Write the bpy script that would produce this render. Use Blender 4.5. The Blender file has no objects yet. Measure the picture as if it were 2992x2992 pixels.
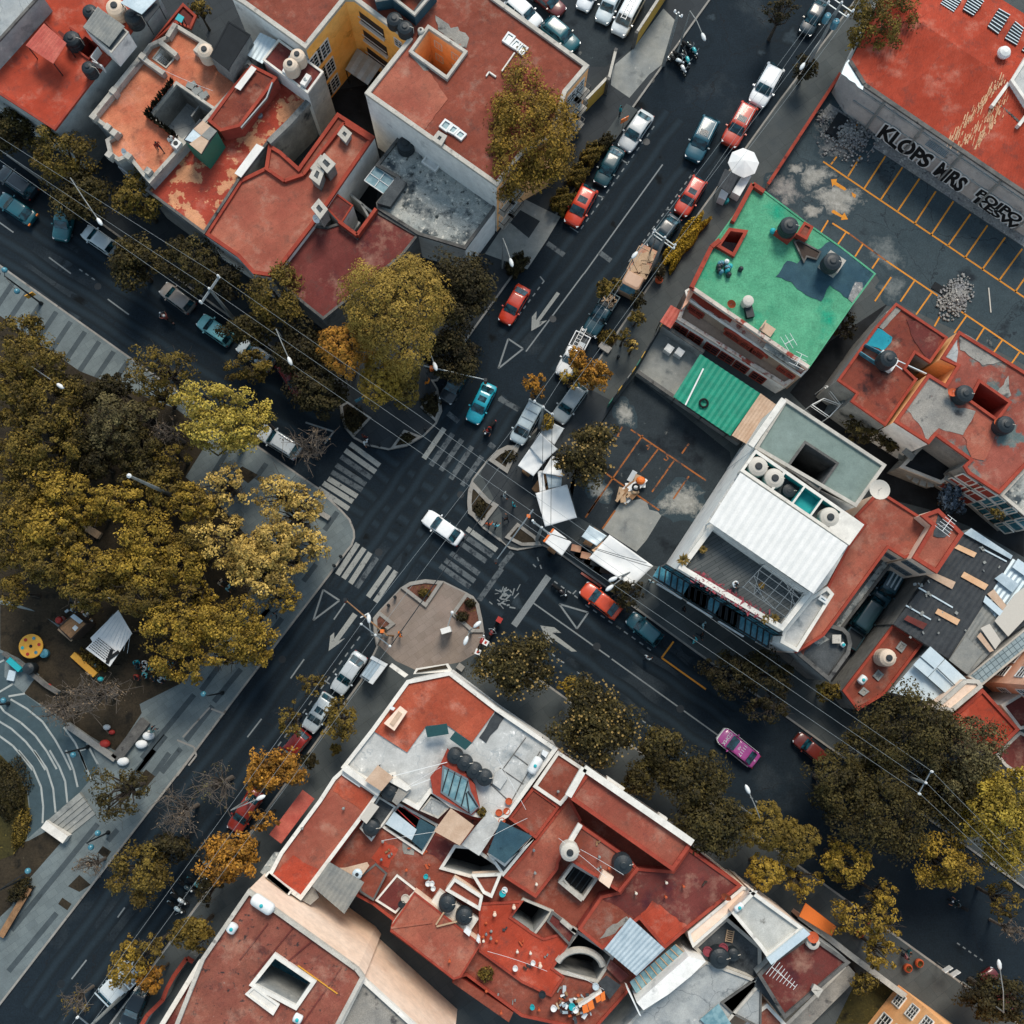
import bpy, math, random
import numpy as np
from mathutils import Vector, Matrix, geometry
random.seed(11)
S=bpy.context.scene
COL=S.collection
# ---------- camera: a drone 95 m up, tipped 7 degrees off straight down ----------
F, H=3000.0, 95.0
_n=Vector((-46, -384, -F)).normalized()
RQ=_n.rotation_difference(Vector((0, 0, -1)))
cam=bpy.data.objects.new('camera', bpy.data.cameras.new('camera'))
COL.objects.link(cam)
cam.location=(0, 0, H)
cam.rotation_mode='QUATERNION'
cam.rotation_quaternion=RQ
cam.data.sensor_fit='HORIZONTAL'
cam.data.sensor_width=36
cam.data.lens=36*F/2992
cam.data.clip_start=1
cam.data.clip_end=2000
S.camera=cam
# ---------- survey: plan coordinates read off the photograph ----------
TL={'Z':(0, 0)}
for i, k in enumerate('ABCDEFGHIJKLMNOP'):
 TL[k]=((0, 700, 1400, 2192)[i%4], (0, 700, 1450, 2192)[i//4])
def ray(u, v, z):
 d=RQ@Vector((u-1496, 1496-v, -F))
 t=(z-H)/d.z
 return Vector((d.x*t, d.y*t, z))
def px(s):
 out=[];T='Z'
 for w in s.split():
  if w[0].isalpha():
   T=w[0];w=w[1:]
   if not w:continue
  a, b=w.split(',')
  k=1.54865 if T=='Z' else 1/2.415
  out.append((TL[T][0]+float(a)*k, TL[T][1]+float(b)*k))
 return out
def P(s, z=0.0):
 return[ray(u, v, z)for u, v in px(s)]
def P1(s, z=0.0):
 return P(s, z)[0]
 # ---------- objects ----------
ORG={}
def tag(o, label=None, cat=None, group=None, kind=None):
 if label:o['label']=label
 if cat:o['category']=cat
 if group:o['group']=group
 if kind:o['kind']=kind
 return o
def thing(name, label, cat, loc=(0, 0, 0), rz=0, group=None):
 o=bpy.data.objects.new(name, None)
 COL.objects.link(o)
 o.empty_display_size=.3
 o.location=loc;o.rotation_euler=(0, 0, rz)
 ORG[o.name]=Vector(loc)
 return tag(o, label, cat, group)
class MB:
 def __init__(s):s.v=[];s.f=[];s.m=[];s.mi=0
 def poly(s, ps):
  n=len(s.v);s.v+=[tuple(p)for p in ps];s.f.append(tuple(range(n, n+len(ps))));s.m.append(s.mi)
  return s
 def cap(s, poly, z, holes=(), flip=False):
  loops=[[Vector((p[0], p[1], 0))for p in poly]]+[[Vector((p[0], p[1], 0))for p in h]for h in holes]
  tri=geometry.tessellate_polygon(loops)
  flat=[p for l in loops for p in l]
  n=len(s.v);s.v+=[(p.x, p.y, z)for p in flat]
  for t in tri:
   a, b, c=(flat[i]for i in t)
   up=(b-a).cross(c-a).z>0
   if up==flip:t=(t[0], t[2], t[1])
   s.f.append(tuple(n+i for i in t));s.m.append(s.mi)
  return s
 def sides(s, poly, z0, z1, inward=False):
  poly=ccw(poly)
  if inward:poly=poly[::-1]
  for i in range(len(poly)):
   a, b=poly[i], poly[(i+1)%len(poly)]
   s.poly([(a[0], a[1], z0), (b[0], b[1], z0), (b[0], b[1], z1), (a[0], a[1], z1)])
  return s
 def prism(s, poly, z0, z1, holes=(), bottom=False):
  s.sides(poly, z0, z1);s.cap(poly, z1, holes)
  for h in holes:s.sides(h, z0, z1, True)
  if bottom:s.cap(poly, z0, holes, True)
  return s
 def box(s, c, sx, sy, sz, rz=0.0):
  ca, sa=math.cos(rz), math.sin(rz)
  q=[(c[0]+x*ca-y*sa, c[1]+x*sa+y*ca)for x, y in((-sx/2, -sy/2), (sx/2, -sy/2), (sx/2, sy/2), (-sx/2, sy/2))]
  return s.prism(q, c[2], c[2]+sz, bottom=True)
 def bar(s, a, b, w, h):
  a=Vector(a);b=Vector(b);d=(b-a);L=d.length
  if L<1e-5:return s
  d/=L
  up=Vector((0, 0, 1))if abs(d.z)<.95 else Vector((1, 0, 0))
  r=d.cross(up).normalized()*w/2;u=r.cross(d).normalized()*h/2
  q=[r*x+u*y for x, y in((-1, -1), (1, -1), (1, 1), (-1, 1))]
  A=[a+k for k in q];B=[b+k for k in q]
  for i in range(4):
   j=(i+1)%4
   s.poly([A[i], B[i], B[j], A[j]])
  s.poly(A);s.poly(B[::-1])
  return s
 def lathe(s, c, prof, n=16, cap=True):
  rings=[]
  for r, z in prof:
   k=len(s.v)
   s.v+=[(c[0]+r*math.cos(2*math.pi*i/n), c[1]+r*math.sin(2*math.pi*i/n), c[2]+z)for i in range(n)]
   rings.append(k)
  for a, b in zip(rings, rings[1:]):
   for i in range(n):
    j=(i+1)%n
    s.f.append((a+i, a+j, b+j, b+i));s.m.append(s.mi)
  if cap:
   s.f.append(tuple(rings[-1]+i for i in range(n)));s.m.append(s.mi)
   s.f.append(tuple(rings[0]+n-1-i for i in range(n)));s.m.append(s.mi)
  return s
 def tube(s, pts, r, n=6):
  pts=[Vector(p)for p in pts];rings=[]
  rr=r if isinstance(r, (list, tuple))else[r]*len(pts)
  for i, p in enumerate(pts):
   d=(pts[min(i+1, len(pts)-1)]-pts[max(i-1, 0)]).normalized()
   up=Vector((0, 0, 1))if abs(d.z)<.95 else Vector((1, 0, 0))
   x=d.cross(up).normalized();y=x.cross(d).normalized()
   rings.append(len(s.v))
   s.v+=[tuple(p+(x*math.cos(2*math.pi*k/n)+y*math.sin(2*math.pi*k/n))*rr[i])for k in range(n)]
  for a, b in zip(rings, rings[1:]):
   for k in range(n):
    j=(k+1)%n
    s.f.append((a+k, b+k, b+j, a+j));s.m.append(s.mi)
  s.f.append(tuple(rings[0]+k for k in range(n)));s.m.append(s.mi)
  s.f.append(tuple(rings[-1]+n-1-k for k in range(n)));s.m.append(s.mi)
  return s
 def ball(s, c, rx, ry=None, rz=None, n=10, m=6):
  ry=ry or rx;rz=rz or rx
  k0=len(s.v)
  for j in range(m+1):
   t=math.pi*j/m-math.pi/2
   s.v+=[(c[0]+rx*math.cos(t)*math.cos(2*math.pi*i/n), c[1]+ry*math.cos(t)*math.sin(2*math.pi*i/n), c[2]+rz*math.sin(t))for i in range(n)]
  for j in range(m):
   for i in range(n):
    q=(i+1)%n
    s.f.append((k0+j*n+i, k0+j*n+q, k0+(j+1)*n+q, k0+(j+1)*n+i));s.m.append(s.mi)
  return s
 def build(s, name, mat, parent=None, smooth=False, local=False):
  me=bpy.data.meshes.new(name)
  vs=s.v
  if parent is not None and not local:
   o0=ORG[parent.name]
   vs=[(a-o0.x, b-o0.y, c-o0.z)for a, b, c in vs]
  me.from_pydata(vs, [], s.f)
  mats=mat if isinstance(mat, (list, tuple))else[mat]
  for m in mats:me.materials.append(M[m]if isinstance(m, str)else m)
  if len(mats)>1:me.polygons.foreach_set('material_index', s.m)
  if smooth:me.polygons.foreach_set('use_smooth', [True]*len(me.polygons))
  me.update()
  o=bpy.data.objects.new(name, me)
  COL.objects.link(o)
  if parent is not None:
   o.parent=parent
  ORG[o.name]=ORG[parent.name]if parent is not None else Vector((0, 0, 0))
  return o
 def top(s, name, mat, label, cat, group=None, smooth=False):
 # a thing that is one mesh: origin at its base
  vs=np.array(s.v);c=vs.mean(0);c[2]=vs[:, 2].min()
  s.v=[tuple(p)for p in vs-c]
  o=s.build(name, mat, smooth=smooth)
  o.location=c;ORG[o.name]=Vector(c)
  return tag(o, label, cat, group)
 def struct(s, name, mat):
  return tag(s.build(name, mat), kind='structure')
def area(p):
 return sum(p[i][0]*p[(i+1)%len(p)][1]-p[(i+1)%len(p)][0]*p[i][1]for i in range(len(p)))/2
def ccw(p):
 p=[Vector((q[0], q[1]))for q in p]
 return p if area(p)>0 else p[::-1]
def offset(p, d):
# d > 0 shrinks a counter-clockwise outline
 p=ccw(p);out=[];n=len(p)
 for i in range(n):
  a, b, c=p[i-1], p[i], p[(i+1)%n]
  e1=(b-a).normalized();e2=(c-b).normalized()
  n1=Vector((-e1.y, e1.x));n2=Vector((-e2.y, e2.x))
  m=n1+n2
  if m.length<.2:m=n1
  m=m.normalized();k=d/max(.35, m.dot(n1))
  out.append(b+m*k)
 return out
def ring(mb, poly, w, z0, z1, out=0.0):
 o=offset(poly, -out);i=offset(poly, w)
 n=len(o)
 for k in range(n):
  j=(k+1)%n
  mb.poly([(o[k].x, o[k].y, z1), (o[j].x, o[j].y, z1), (i[j].x, i[j].y, z1), (i[k].x, i[k].y, z1)])
  mb.poly([(o[k].x, o[k].y, z0), (o[j].x, o[j].y, z0), (o[j].x, o[j].y, z1), (o[k].x, o[k].y, z1)])
  mb.poly([(i[j].x, i[j].y, z0), (i[k].x, i[k].y, z0), (i[k].x, i[k].y, z1), (i[j].x, i[j].y, z1)])
 return mb
 # ---------- materials ----------
M={}
def C(h):
 h=h.lstrip('#')
 return tuple((lambda x:x/12.92 if x<=.04045 else((x+.055)/1.055)**2.4)(int(h[i:i+2], 16)/255)for i in(0, 2, 4))+(1, )
class NT:
 def __init__(s, name):
  s.m=bpy.data.materials.new(name);s.m.use_nodes=True
  s.t=s.m.node_tree;s.b=s.t.nodes['Principled BSDF']
  M[name]=s.m
  s.co=s.n('ShaderNodeTexCoord').outputs['Object']
 def n(s, ty, **kw):
  x=s.t.nodes.new(ty)
  for k, v in kw.items():setattr(x, k, v)
  return x
 def l(s, a, b):s.t.links.new(a, b)
 def noise(s, scale, detail=4, rough=.6, co=None, dist=0):
  x=s.n('ShaderNodeTexNoise');x.inputs['Scale'].default_value=scale
  x.inputs['Detail'].default_value=detail;x.inputs['Roughness'].default_value=rough
  x.inputs['Distortion'].default_value=dist
  s.l(co or s.co, x.inputs['Vector']);return x.outputs['Fac']
 def step(s, f, lo, hi, a=0., b=1.):
  x=s.n('ShaderNodeMapRange');x.inputs[1].default_value=lo;x.inputs[2].default_value=hi
  x.inputs[3].default_value=a;x.inputs[4].default_value=b
  s.l(f, x.inputs[0]);return x.outputs[0]
 def mix(s, f, a, b, mode='MIX'):
  x=s.n('ShaderNodeMix', data_type='RGBA', blend_type=mode)
  if isinstance(f, float):x.inputs[0].default_value=f
  else:s.l(f, x.inputs[0])
  for v, i in((a, 6), (b, 7)):
   if isinstance(v, tuple):x.inputs[i].default_value=v
   else:s.l(v, x.inputs[i])
  return x.outputs[2]
 def val(s, c, f, lo, hi):
 # multiply colour by a grey that runs lo..hi with f
  g=s.step(f, .25, .75, lo, hi)
  x=s.n('ShaderNodeVectorMath', operation='SCALE');s.l(c, x.inputs[0])if not isinstance(c, tuple)else None
  if isinstance(c, tuple):x.inputs[0].default_value=c[:3]
  s.l(g, x.inputs['Scale']);return x.outputs[0]
 def out(s, c, rough=.85, metal=0, spec=.3, bump=None, bs=.3, bd=.05):
  if isinstance(c, tuple):s.b.inputs['Base Color'].default_value=c
  else:s.l(c, s.b.inputs['Base Color'])
  s.b.inputs['Roughness'].default_value=rough;s.b.inputs['Metallic'].default_value=metal
  s.b.inputs['Specular IOR Level'].default_value=spec
  if bump is not None:
   x=s.n('ShaderNodeBump');x.inputs['Strength'].default_value=bs;x.inputs['Distance'].default_value=bd
   s.l(bump, x.inputs['Height']);s.l(x.outputs[0], s.b.inputs['Normal'])
  return s.m
def worn(name, a, b, big=.35, grain=.22, patches=(), rough=.9, spec=.2, lines=None, metal=0, gs=14.):
 """weathered surface: two tones, wear, grain, then (colour, scale, threshold, softness) stains"""
 t=NT(name)
 if name[:4]=='red_':C=lambda h:(lambda q:(q[0]*(.62 if name in('red_mid', 'red_salmon', 'red_dark', 'red_worn', 'red_gray', 'red_dirty')else .76), q[1]*.94, q[2], 1))(globals()['C'](h))
 else:C=globals()['C']
 c=t.mix(t.step(t.noise(big, 5, .65), .35, .65), C(a), C(b))
 for(pc, sc, th, so)in patches:
  c=t.mix(t.step(t.noise(sc, 6, .6), th, th+so), c, C(pc))
 c=t.val(c, t.noise(1.3, 4, .7), .84, 1.14)
 if name[:4]=='red_':
  mp=t.n('ShaderNodeMapping');mp.inputs['Rotation'].default_value=(0, 0, ST);t.l(t.co, mp.inputs['Vector'])
  x=t.n('ShaderNodeTexBrick');x.offset=.37;x.inputs['Color1'].default_value=(.86, .86, .86, 1);x.inputs['Color2'].default_value=(1.12, 1.12, 1.12, 1);x.inputs['Mortar'].default_value=(.66, .64, .64, 1)
  for k_, v_ in(('Scale', 1), ('Mortar Size', .03), ('Mortar Smooth', 1), ('Brick Width', 7.5), ('Row Height', 1.1)):x.inputs[k_].default_value=v_
  t.l(mp.outputs[0], x.inputs['Vector']);c=t.mix(.55, c, x.outputs['Color'], 'MULTIPLY')
  c=t.mix(t.step(t.noise(.8, 7, .75), .53, .68, 0, .55), c, C('#6a3f38'));c=t.mix(t.step(t.noise(.45, 6, .7), .53, .7, 0, .45), c, C('#d88f78'));c=t.mix(t.step(t.noise(3.5, 6, .8), .56, .7, 0, .6), c, C('#5a342f'));c=t.val(c, t.noise(.22, 4), .82, 1.18)
 if lines:
  lc, ls, lw=lines
  v=t.n('ShaderNodeTexVoronoi', feature='DISTANCE_TO_EDGE');v.inputs['Scale'].default_value=ls
  d=t.n('ShaderNodeVectorMath', operation='ADD');nn=t.n('ShaderNodeTexNoise');nn.inputs['Scale'].default_value=1.2
  t.l(t.co, nn.inputs['Vector']);t.l(t.co, d.inputs[0]);t.l(nn.outputs['Color'], d.inputs[1])
  t.l(d.outputs[0], v.inputs['Vector'])
  c=t.mix(t.step(v.outputs['Distance'], 0, lw, 1, 0), c, C(lc))
 g=t.noise(gs, 2, .7)
 c=t.val(c, g, 1-grain, 1+grain)
 return t.out(c, rough, metal, spec, g, .25, .02)
def plain(name, a, rough=.6, metal=0, spec=.4, grain=.08, b=None):
 t=NT(name)
 c=t.mix(t.step(t.noise(1.1, 4), .35, .65), C(a), C(b or a))
 c=t.val(c, t.noise(9, 3), 1-grain, 1+grain)
 return t.out(c, rough, metal, spec)
def glassy(name, a, b, rough=.12):
 t=NT(name)
 c=t.mix(t.step(t.noise(1.6, 3), .4, .6), C(a), C(b))
 return t.out(c, rough, 0, .7)
def tiles(name, a, b, mortar, sx, sy, mw=.02, rough=.85, rot=0., off=.5, big=None):
 t=NT(name)
 mp=t.n('ShaderNodeMapping');mp.inputs['Rotation'].default_value=(0, 0, rot);t.l(t.co, mp.inputs['Vector'])
 x=t.n('ShaderNodeTexBrick');x.offset=off
 x.inputs['Color1'].default_value=C(a);x.inputs['Color2'].default_value=C(b);x.inputs['Mortar'].default_value=C(mortar)
 x.inputs['Scale'].default_value=1;x.inputs['Mortar Size'].default_value=mw
 x.inputs['Brick Width'].default_value=sx;x.inputs['Row Height'].default_value=sy
 t.l(mp.outputs[0], x.inputs['Vector'])
 c=x.outputs['Color']
 if big:c=t.mix(t.step(t.noise(big[1], 5), big[2], big[2]+.15), c, C(big[0]))
 c=t.val(c, t.noise(.5, 5), .8, 1.15)
 c=t.val(c, t.noise(14, 2), .85, 1.15)
 return t.out(c, rough, 0, .25)
ST=math.radians(-35.7)
# red waterproofing of the roofs
worn('red_salmon', '#b5503f', '#c4624c', .2, .25, [('#8f4038', .5, .62, .12), ('#a99084', 2.2, .76, .08)])
worn('red_orange', '#cf684a', '#dc8460', .25, .25, [('#e39a78', .9, .66, .1), ('#a4402f', .5, .62, .1)])
worn('red_vivid', '#b5402a', '#bd4a34', .25, .22, [('#93352a', .4, .62, .12), ('#8f6a60', 3, .78, .06)])
worn('red_dark', '#7a2f2a', '#883a33', .3, .25, [('#61262a', .5, .58, .12), ('#9a584c', 1.4, .72, .08)])
worn('red_mid', '#99402f', '#a74c3c', .3, .26, [('#6f2d2a', .45, .58, .14), ('#8c7a74', 1.8, .74, .08)])
worn('red_worn', '#9a4438', '#ad5846', .3, .3, [('#4c3432', 2.2, .6, .08), ('#b9a195', 2.6, .7, .06), ('#6b2b28', .4, .6, .1)])
worn('red_peel', '#ad3f2e', '#ba4a38', .25, .22, [('#dd9068', .55, .53, .025), ('#dd9068', 1.3, .62, .03), ('#7d3a30', .3, .66, .1)])
worn('red_dirty', '#a34533', '#8f3a2e', .35, .26, [('#4a2523', .55, .54, .12), ('#2f2220', 1.3, .66, .1)])
worn('red_gray', '#b35344', '#a04437', .3, .28, [('#6f6a66', .3, .53, .05), ('#a59d92', 1.4, .68, .06), ('#5d2a27', .8, .66, .1)])
worn('mossy', '#8a908e', '#a9a9a2', .9, .35, [('#3d464b', .7, .5, .16), ('#2b3234', 1.9, .57, .1), ('#cbc8bd', 2.2, .58, .08)])
worn('gray_roof', '#8c9294', '#a7aaa8', .35, .2, [('#5f676c', .5, .58, .15), ('#c5c4bf', 1.2, .66, .1)], lines=('#6d7275', .35, .012))
worn('gray_dark', '#3d4245', '#54585a', .5, .3, [('#23272b', .6, .55, .15), ('#8a8781', 2, .7, .06)])
worn('mortar_roof', '#7b7a76', '#949088', .5, .3, [('#4b4b4b', .8, .57, .1), ('#a5705e', 1.5, .68, .06)])
worn('white_roof', '#a5a7a5', '#bebfbc', .3, .14, [('#7f8688', .5, .57, .14), ('#e0dfdb', 1.3, .62, .1)], lines=('#9aa0a2', .3, .01))
worn('sage_roof', '#6f7f79', '#7b8a84', .2, .12, [('#596a66', .5, .6, .15), ('#8a8077', 1.2, .72, .1)])
worn('turf', '#468b6b', '#599f7c', .35, .3, [('#1f8f70', .25, .56, .15), ('#7fc79c', 2.5, .7, .06), ('#8fa58f', 4, .76, .04)], gs=9.)
worn('blue_felt', '#2c4754', '#37525c', .5, .25, [('#1d333d', .8, .6, .1), ('#4f6a70', 2.2, .68, .1)])
# walls
worn('wall_white', '#dadad6', '#e6e4de', .4, .1, [('#8f9293', .5, .62, .15)])
worn('wall_gray', '#8f9494', '#a9aaa6', .4, .14, [('#6b7173', .5, .58, .15), ('#bdbab3', 1.3, .66, .1)])
worn('wall_dirty', '#6d6f6e', '#8d8d89', .5, .25, [('#3c4042', .5, .55, .15), ('#a8a59c', 1.4, .66, .1)])
worn('wall_cream', '#e0c4ad', '#ead3bf', .2, .06, [('#cfae96', .6, .62, .15), ('#f0e0d0', .15, .55, .1)])
worn('wall_pink', '#d79f83', '#e0ae92', .3, .1, [('#b98068', .7, .64, .14)])
worn('wall_yellow', '#fdb75a', '#ffc570', .3, .1, [('#b87b2b', .5, .62, .14)])
worn('wall_orange', '#f9b374', '#fcc088', .3, .1, [('#bb7748', .6, .64, .14)])
worn('wall_red', '#8d3a30', '#9b473a', .4, .2, [('#5d2a27', .8, .58, .14), ('#b98a78', 2, .72, .06)])
worn('wall_teal', '#2b9a9c', '#35a8a8', .4, .12, [('#1d6f75', .7, .6, .15)])
worn('stone', '#9b9890', '#b7b2a8', .6, .2, [('#6d6f6e', 1.1, .58, .12), ('#d2cdc3', 2, .66, .1)])
worn('coping', '#a8a49b', '#bdb8ae', .6, .2, [('#77746f', 1.2, .6, .12)])
worn('coping_red', '#8a3a2e', '#9c4636', .5, .2, [('#5c2825', 1.2, .6, .12), ('#c09a86', 2.6, .72, .05)])
worn('coping_white', '#cfccc4', '#dcd8cf', .5, .1, [('#a19d96', 1.2, .62, .12)])
worn('coping_dark', '#4c4c4b', '#6b6965', .8, .25, [('#2c2c2d', 1.2, .58, .12), ('#908b83', 2.4, .68, .06)])
worn('block_wall', '#a9aaa8', '#bbb9b3', .4, .18, [('#585c5f', .6, .58, .12), ('#b3aca3', 1.5, .68, .08)])
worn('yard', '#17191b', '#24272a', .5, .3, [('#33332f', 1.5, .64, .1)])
worn('concrete', '#7d8180', '#94958f', .35, .16, [('#5d6263', .6, .58, .14), ('#a9a8a1', 1.5, .66, .08)])
# ground
worn('asphalt', '#131d24', '#1b262e', .06, .35, [('#10181d', .18, .6, .1), ('#2b373e', .9, .7, .05), ('#30383d', .1, .56, .12)], rough=.92, gs=7., lines=('#1a1e22', .09, .004))
worn('asphalt_lot', '#334046', '#3d494e', .12, .25, [('#20272d', .3, .6, .1), ('#6d7372', .22, .66, .06), ('#4a5355', .9, .68, .08)], rough=.92, gs=7., lines=('#232a30', .15, .006))
worn('asphalt_yard', '#262d32', '#31393d', .12, .25, [('#1a2025', .3, .56, .1), ('#7b7c78', .35, .67, .06), ('#566062', 1.1, .68, .06)], rough=.92, gs=7.)
worn('asphalt_patch', '#4b4e4e', '#5a5c5a', .3, .2, [('#393d3f', .8, .6, .1)], rough=.92)
worn('rubble', '#8e8d88', '#77787a', .8, .4, [('#b5b1a8', 2.6, .6, .06), ('#4d5052', 3.4, .6, .06)], gs=5.)
worn('dirt', '#2a251d', '#3a3226', .5, .35, [('#181713', .8, .56, .12), ('#57503f', 2.4, .68, .06), ('#5f4a1e', 3.6, .7, .05)], gs=6.)
worn('grass_soil', '#2f2d18', '#403a1c', .6, .35, [('#1c1b10', .8, .56, .12), ('#635625', 3, .64, .06)], gs=6.)
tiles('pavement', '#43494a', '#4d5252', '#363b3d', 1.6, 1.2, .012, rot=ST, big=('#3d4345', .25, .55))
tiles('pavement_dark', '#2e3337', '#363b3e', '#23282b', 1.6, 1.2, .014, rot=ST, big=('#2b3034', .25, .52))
tiles('paving', '#626c6e', '#6c7677', '#525b5d', .95, .6, .01, rot=ST, big=('#60696b', .2, .55))
tiles('paving_warm', '#7a7773', '#85817b', '#68665f', .95, .6, .01, rot=ST, big=('#6b6966', .2, .55))
worn('paving_bar', '#3f484c', '#485155', .5, .2, [('#333b3f', 1.2, .62, .1)])
worn('kerb', '#83807a', '#93908a', .6, .2, [('#625f5b', 1.4, .6, .1)])
worn('plaza', '#3b4b51', '#46565b', .25, .16, [('#38494e', .5, .58, .14), ('#60767a', 2.4, .7, .06)])
worn('plaza_line', '#949a98', '#a5a9a5', .6, .12, [('#7d8380', 1.5, .64, .1)])
worn('bed_red', '#5a3a30', '#6b4638', .8, .35, [('#32251e', 1.3, .58, .1), ('#6c5a2a', 2.6, .62, .08)], gs=6.)
def paint(name, a, under, wear, sc=1.6):
 t=NT(name)
 f=t.step(t.noise(sc, 8, .75), wear, wear+.12)
 f2=t.step(t.noise(9, 4, .7), .3, .75, 0, .45)
 c=t.mix(f2, C(a), C(under));c=t.mix(f, c, C(under))
 return t.out(c, .9, 0, .2)
paint('paint_white', '#9a9c97', '#2a3137', .56)
paint('paint_faint', '#5c6366', '#2a3137', .48)
paint('paint_line', '#83898a', '#2a3137', .62)
paint('paint_yellow', '#d98f2e', '#2f383e', .6)
paint('paint_worn_yellow', '#a5622e', '#2c353a', .5)
paint('paint_kerb', '#c89a2c', '#7d7a74', .55)
paint('paint_kerb_red', '#b24a34', '#7d7a74', .5)
tiles('paving_tan', '#7c7066', '#867a71', '#6a6058', .95, .6, .01, rot=ST, big=('#85756b', .2, .55))
def faded(name, a, under, b=None, amp=.45):
 t=NT(name);at=t.n('ShaderNodeAttribute', attribute_name='edge')
 m=t.n('ShaderNodeMath', operation='ADD');t.l(at.outputs['Fac'], m.inputs[0]);t.l(t.step(t.noise(1.4, 8, .75), .25, .75, -amp, amp), m.inputs[1])
 c=t.mix(t.step(t.noise(2.2, 5, .7), .4, .65), C(a), C(b or a));c=t.mix(t.step(m.outputs[0], .18, .62), C(under), c)
 c=t.val(c, t.noise(7, 3, .7), .78, 1.2);return t.out(c, .92, 0, .2)
faded('spot_pale', '#85857f', '#334046', '#9a9a94');faded('spot_rubble', '#8b8984', '#334046', '#6c6c6b');faded('spot_gray', '#515a5c', '#334046', '#6a7070');faded('spot_road', '#323d44', '#182127', '#252f36');faded('spot_oil', '#0b1013', '#182127');faded('track', '#202c34', '#182127', '#232f37', .12)
# metals, plastics, glass
plain('white_metal', '#dddcd8', .5, b='#d3d3cf')
plain('white_paint', '#dadcda', .55, b='#cfd2d1')
plain('zinc', '#9fb0b8', .45, .3, .5, .12, b='#b6c4ca')
plain('zinc_pale', '#b9c9d0', .45, .2, .5, .08, b='#c6d3d8')
plain('sheet_gray', '#6f7270', .7, grain=.15, b='#85857f')
plain('sheet_tan', '#bfa58e', .8, grain=.12, b='#b0947c')
plain('sheet_red', '#a84a3e', .7, grain=.2, b='#b86050')
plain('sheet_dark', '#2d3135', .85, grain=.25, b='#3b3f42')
plain('sheet_black', '#11161a', .9, grain=.2, b='#191e22')
plain('sheet_green', '#0f7a63', .6, grain=.2, b='#148a70')
plain('sheet_cream', '#d2ab86', .8, grain=.1, b='#c79c76')
plain('tank_black', '#1d262b', .5, grain=.12)
plain('tank_beige', '#cdbba7', .6, grain=.06)
plain('tank_lid', '#22282c', .6)
plain('tank_pale', '#b9b4aa', .6, grain=.06)
plain('steel', '#7b8488', .4, .6, .5)
plain('dark_metal', '#20262a', .5, .4, .5)
plain('pole_gray', '#8b8e8c', .7, grain=.15, b='#6f7473')
plain('wire', '#8a9193', .5)
plain('wire_dark', '#23282b', .6)
plain('rubber', '#0d0f11', .9)
plain('orange_paint', '#d9702a', .6)
plain('terracotta', '#b1502c', .8)
plain('red_paint', '#a02a22', .6)
plain('teal_paint', '#1fa0a8', .5)
plain('green_paint', '#1d6b58', .6)
plain('yellow_paint', '#d8a13a', .6, b='#c98f30')
plain('wood', '#7a5c40', .8, grain=.25, b='#946f4d')
plain('wood_pale', '#b49a7d', .8, grain=.2, b='#a3876a')
plain('wood_dark', '#3a2f28', .85, grain=.25)
plain('tarp', '#dfe0de', .7, grain=.04, b='#d4d7d7')
plain('tarp_gray', '#b8bcbd', .7, grain=.06, b='#a9b0b3')
plain('cloth_tan', '#b98f74', .9, grain=.15, b='#9d6f59')
plain('skin', '#8a5a42', .7)
plain('hair', '#15110f', .8)
plain('jeans', '#1d2733', .9)
plain('letter_black', '#0d1114', .8)
plain('letter_white', '#d5dddd', .8)
plain('bark', '#4a4239', .95, grain=.3, b='#332d27')
plain('bark_pale', '#6b6259', .95, grain=.25, b='#4f4841')
plain('pvc', '#d7cdbd', .5)
plain('amber_light', '#e07a2a', .4)
plain('lens', '#d7dde0', .15, 0, .6)
plain('tail_red', '#8a1512', .3)
glassy('glass_car', '#0a1a20', '#1c4a56', .1)
glassy('glass_dark', '#0c1216', '#16242b', .12)
glassy('glass_sky', '#5d838d', '#7fa0a6', .2)
glassy('glass_blue', '#2f6a7c', '#4b8797', .25)
def object_tint(name, rough, coat=0.0, grain=.05, spec=.5):
 t=NT(name)
 oi=t.n('ShaderNodeObjectInfo')
 c=t.val(oi.outputs['Color'], t.noise(3, 3), 1-grain, 1+grain)
 t.out(c, rough, 0, spec);t.b.inputs['Coat Weight'].default_value=coat;t.b.inputs['Coat Roughness'].default_value=.08
object_tint('car_paint', .35, .5)
object_tint('cloth', .9, 0, .12, .2)
# ---------- light: overcast late afternoon ----------
w=bpy.data.worlds.new('World');S.world=w;w.use_nodes=True
nt=w.node_tree;bg=nt.nodes['Background']
sky=nt.nodes.new('ShaderNodeTexSky');sky.sky_type='NISHITA';sky.sun_disc=False
SUN_E, SUN_A=50.0, 12.0
sky.sun_elevation=math.radians(SUN_E);sky.sun_rotation=math.radians(SUN_A)
sky.dust_density=3.5;sky.air_density=1.0;sky.ozone_density=1.0;sky.altitude=2200
hs=nt.nodes.new('ShaderNodeHueSaturation');hs.inputs['Saturation'].default_value=.68;hs.inputs['Hue'].default_value=.473
nt.links.new(sky.outputs[0], hs.inputs['Color']);nt.links.new(hs.outputs[0], bg.inputs[0]);bg.inputs[1].default_value=.13
sun=bpy.data.objects.new('sun', bpy.data.lights.new('sun', 'SUN'));COL.objects.link(sun)
sun.data.energy=1.9;sun.data.angle=math.radians(22);sun.data.color=(1, .9, .77)
az=math.radians(SUN_A)
sd=Vector((math.sin(az)*math.cos(math.radians(SUN_E)), math.cos(az)*math.cos(math.radians(SUN_E)), math.sin(math.radians(SUN_E))))
sun.rotation_euler=sd.to_track_quat('Z', 'Y').to_euler()
sun.location=(0, 0, 60)
S.view_settings.view_transform='Standard';S.view_settings.look='None'
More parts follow.
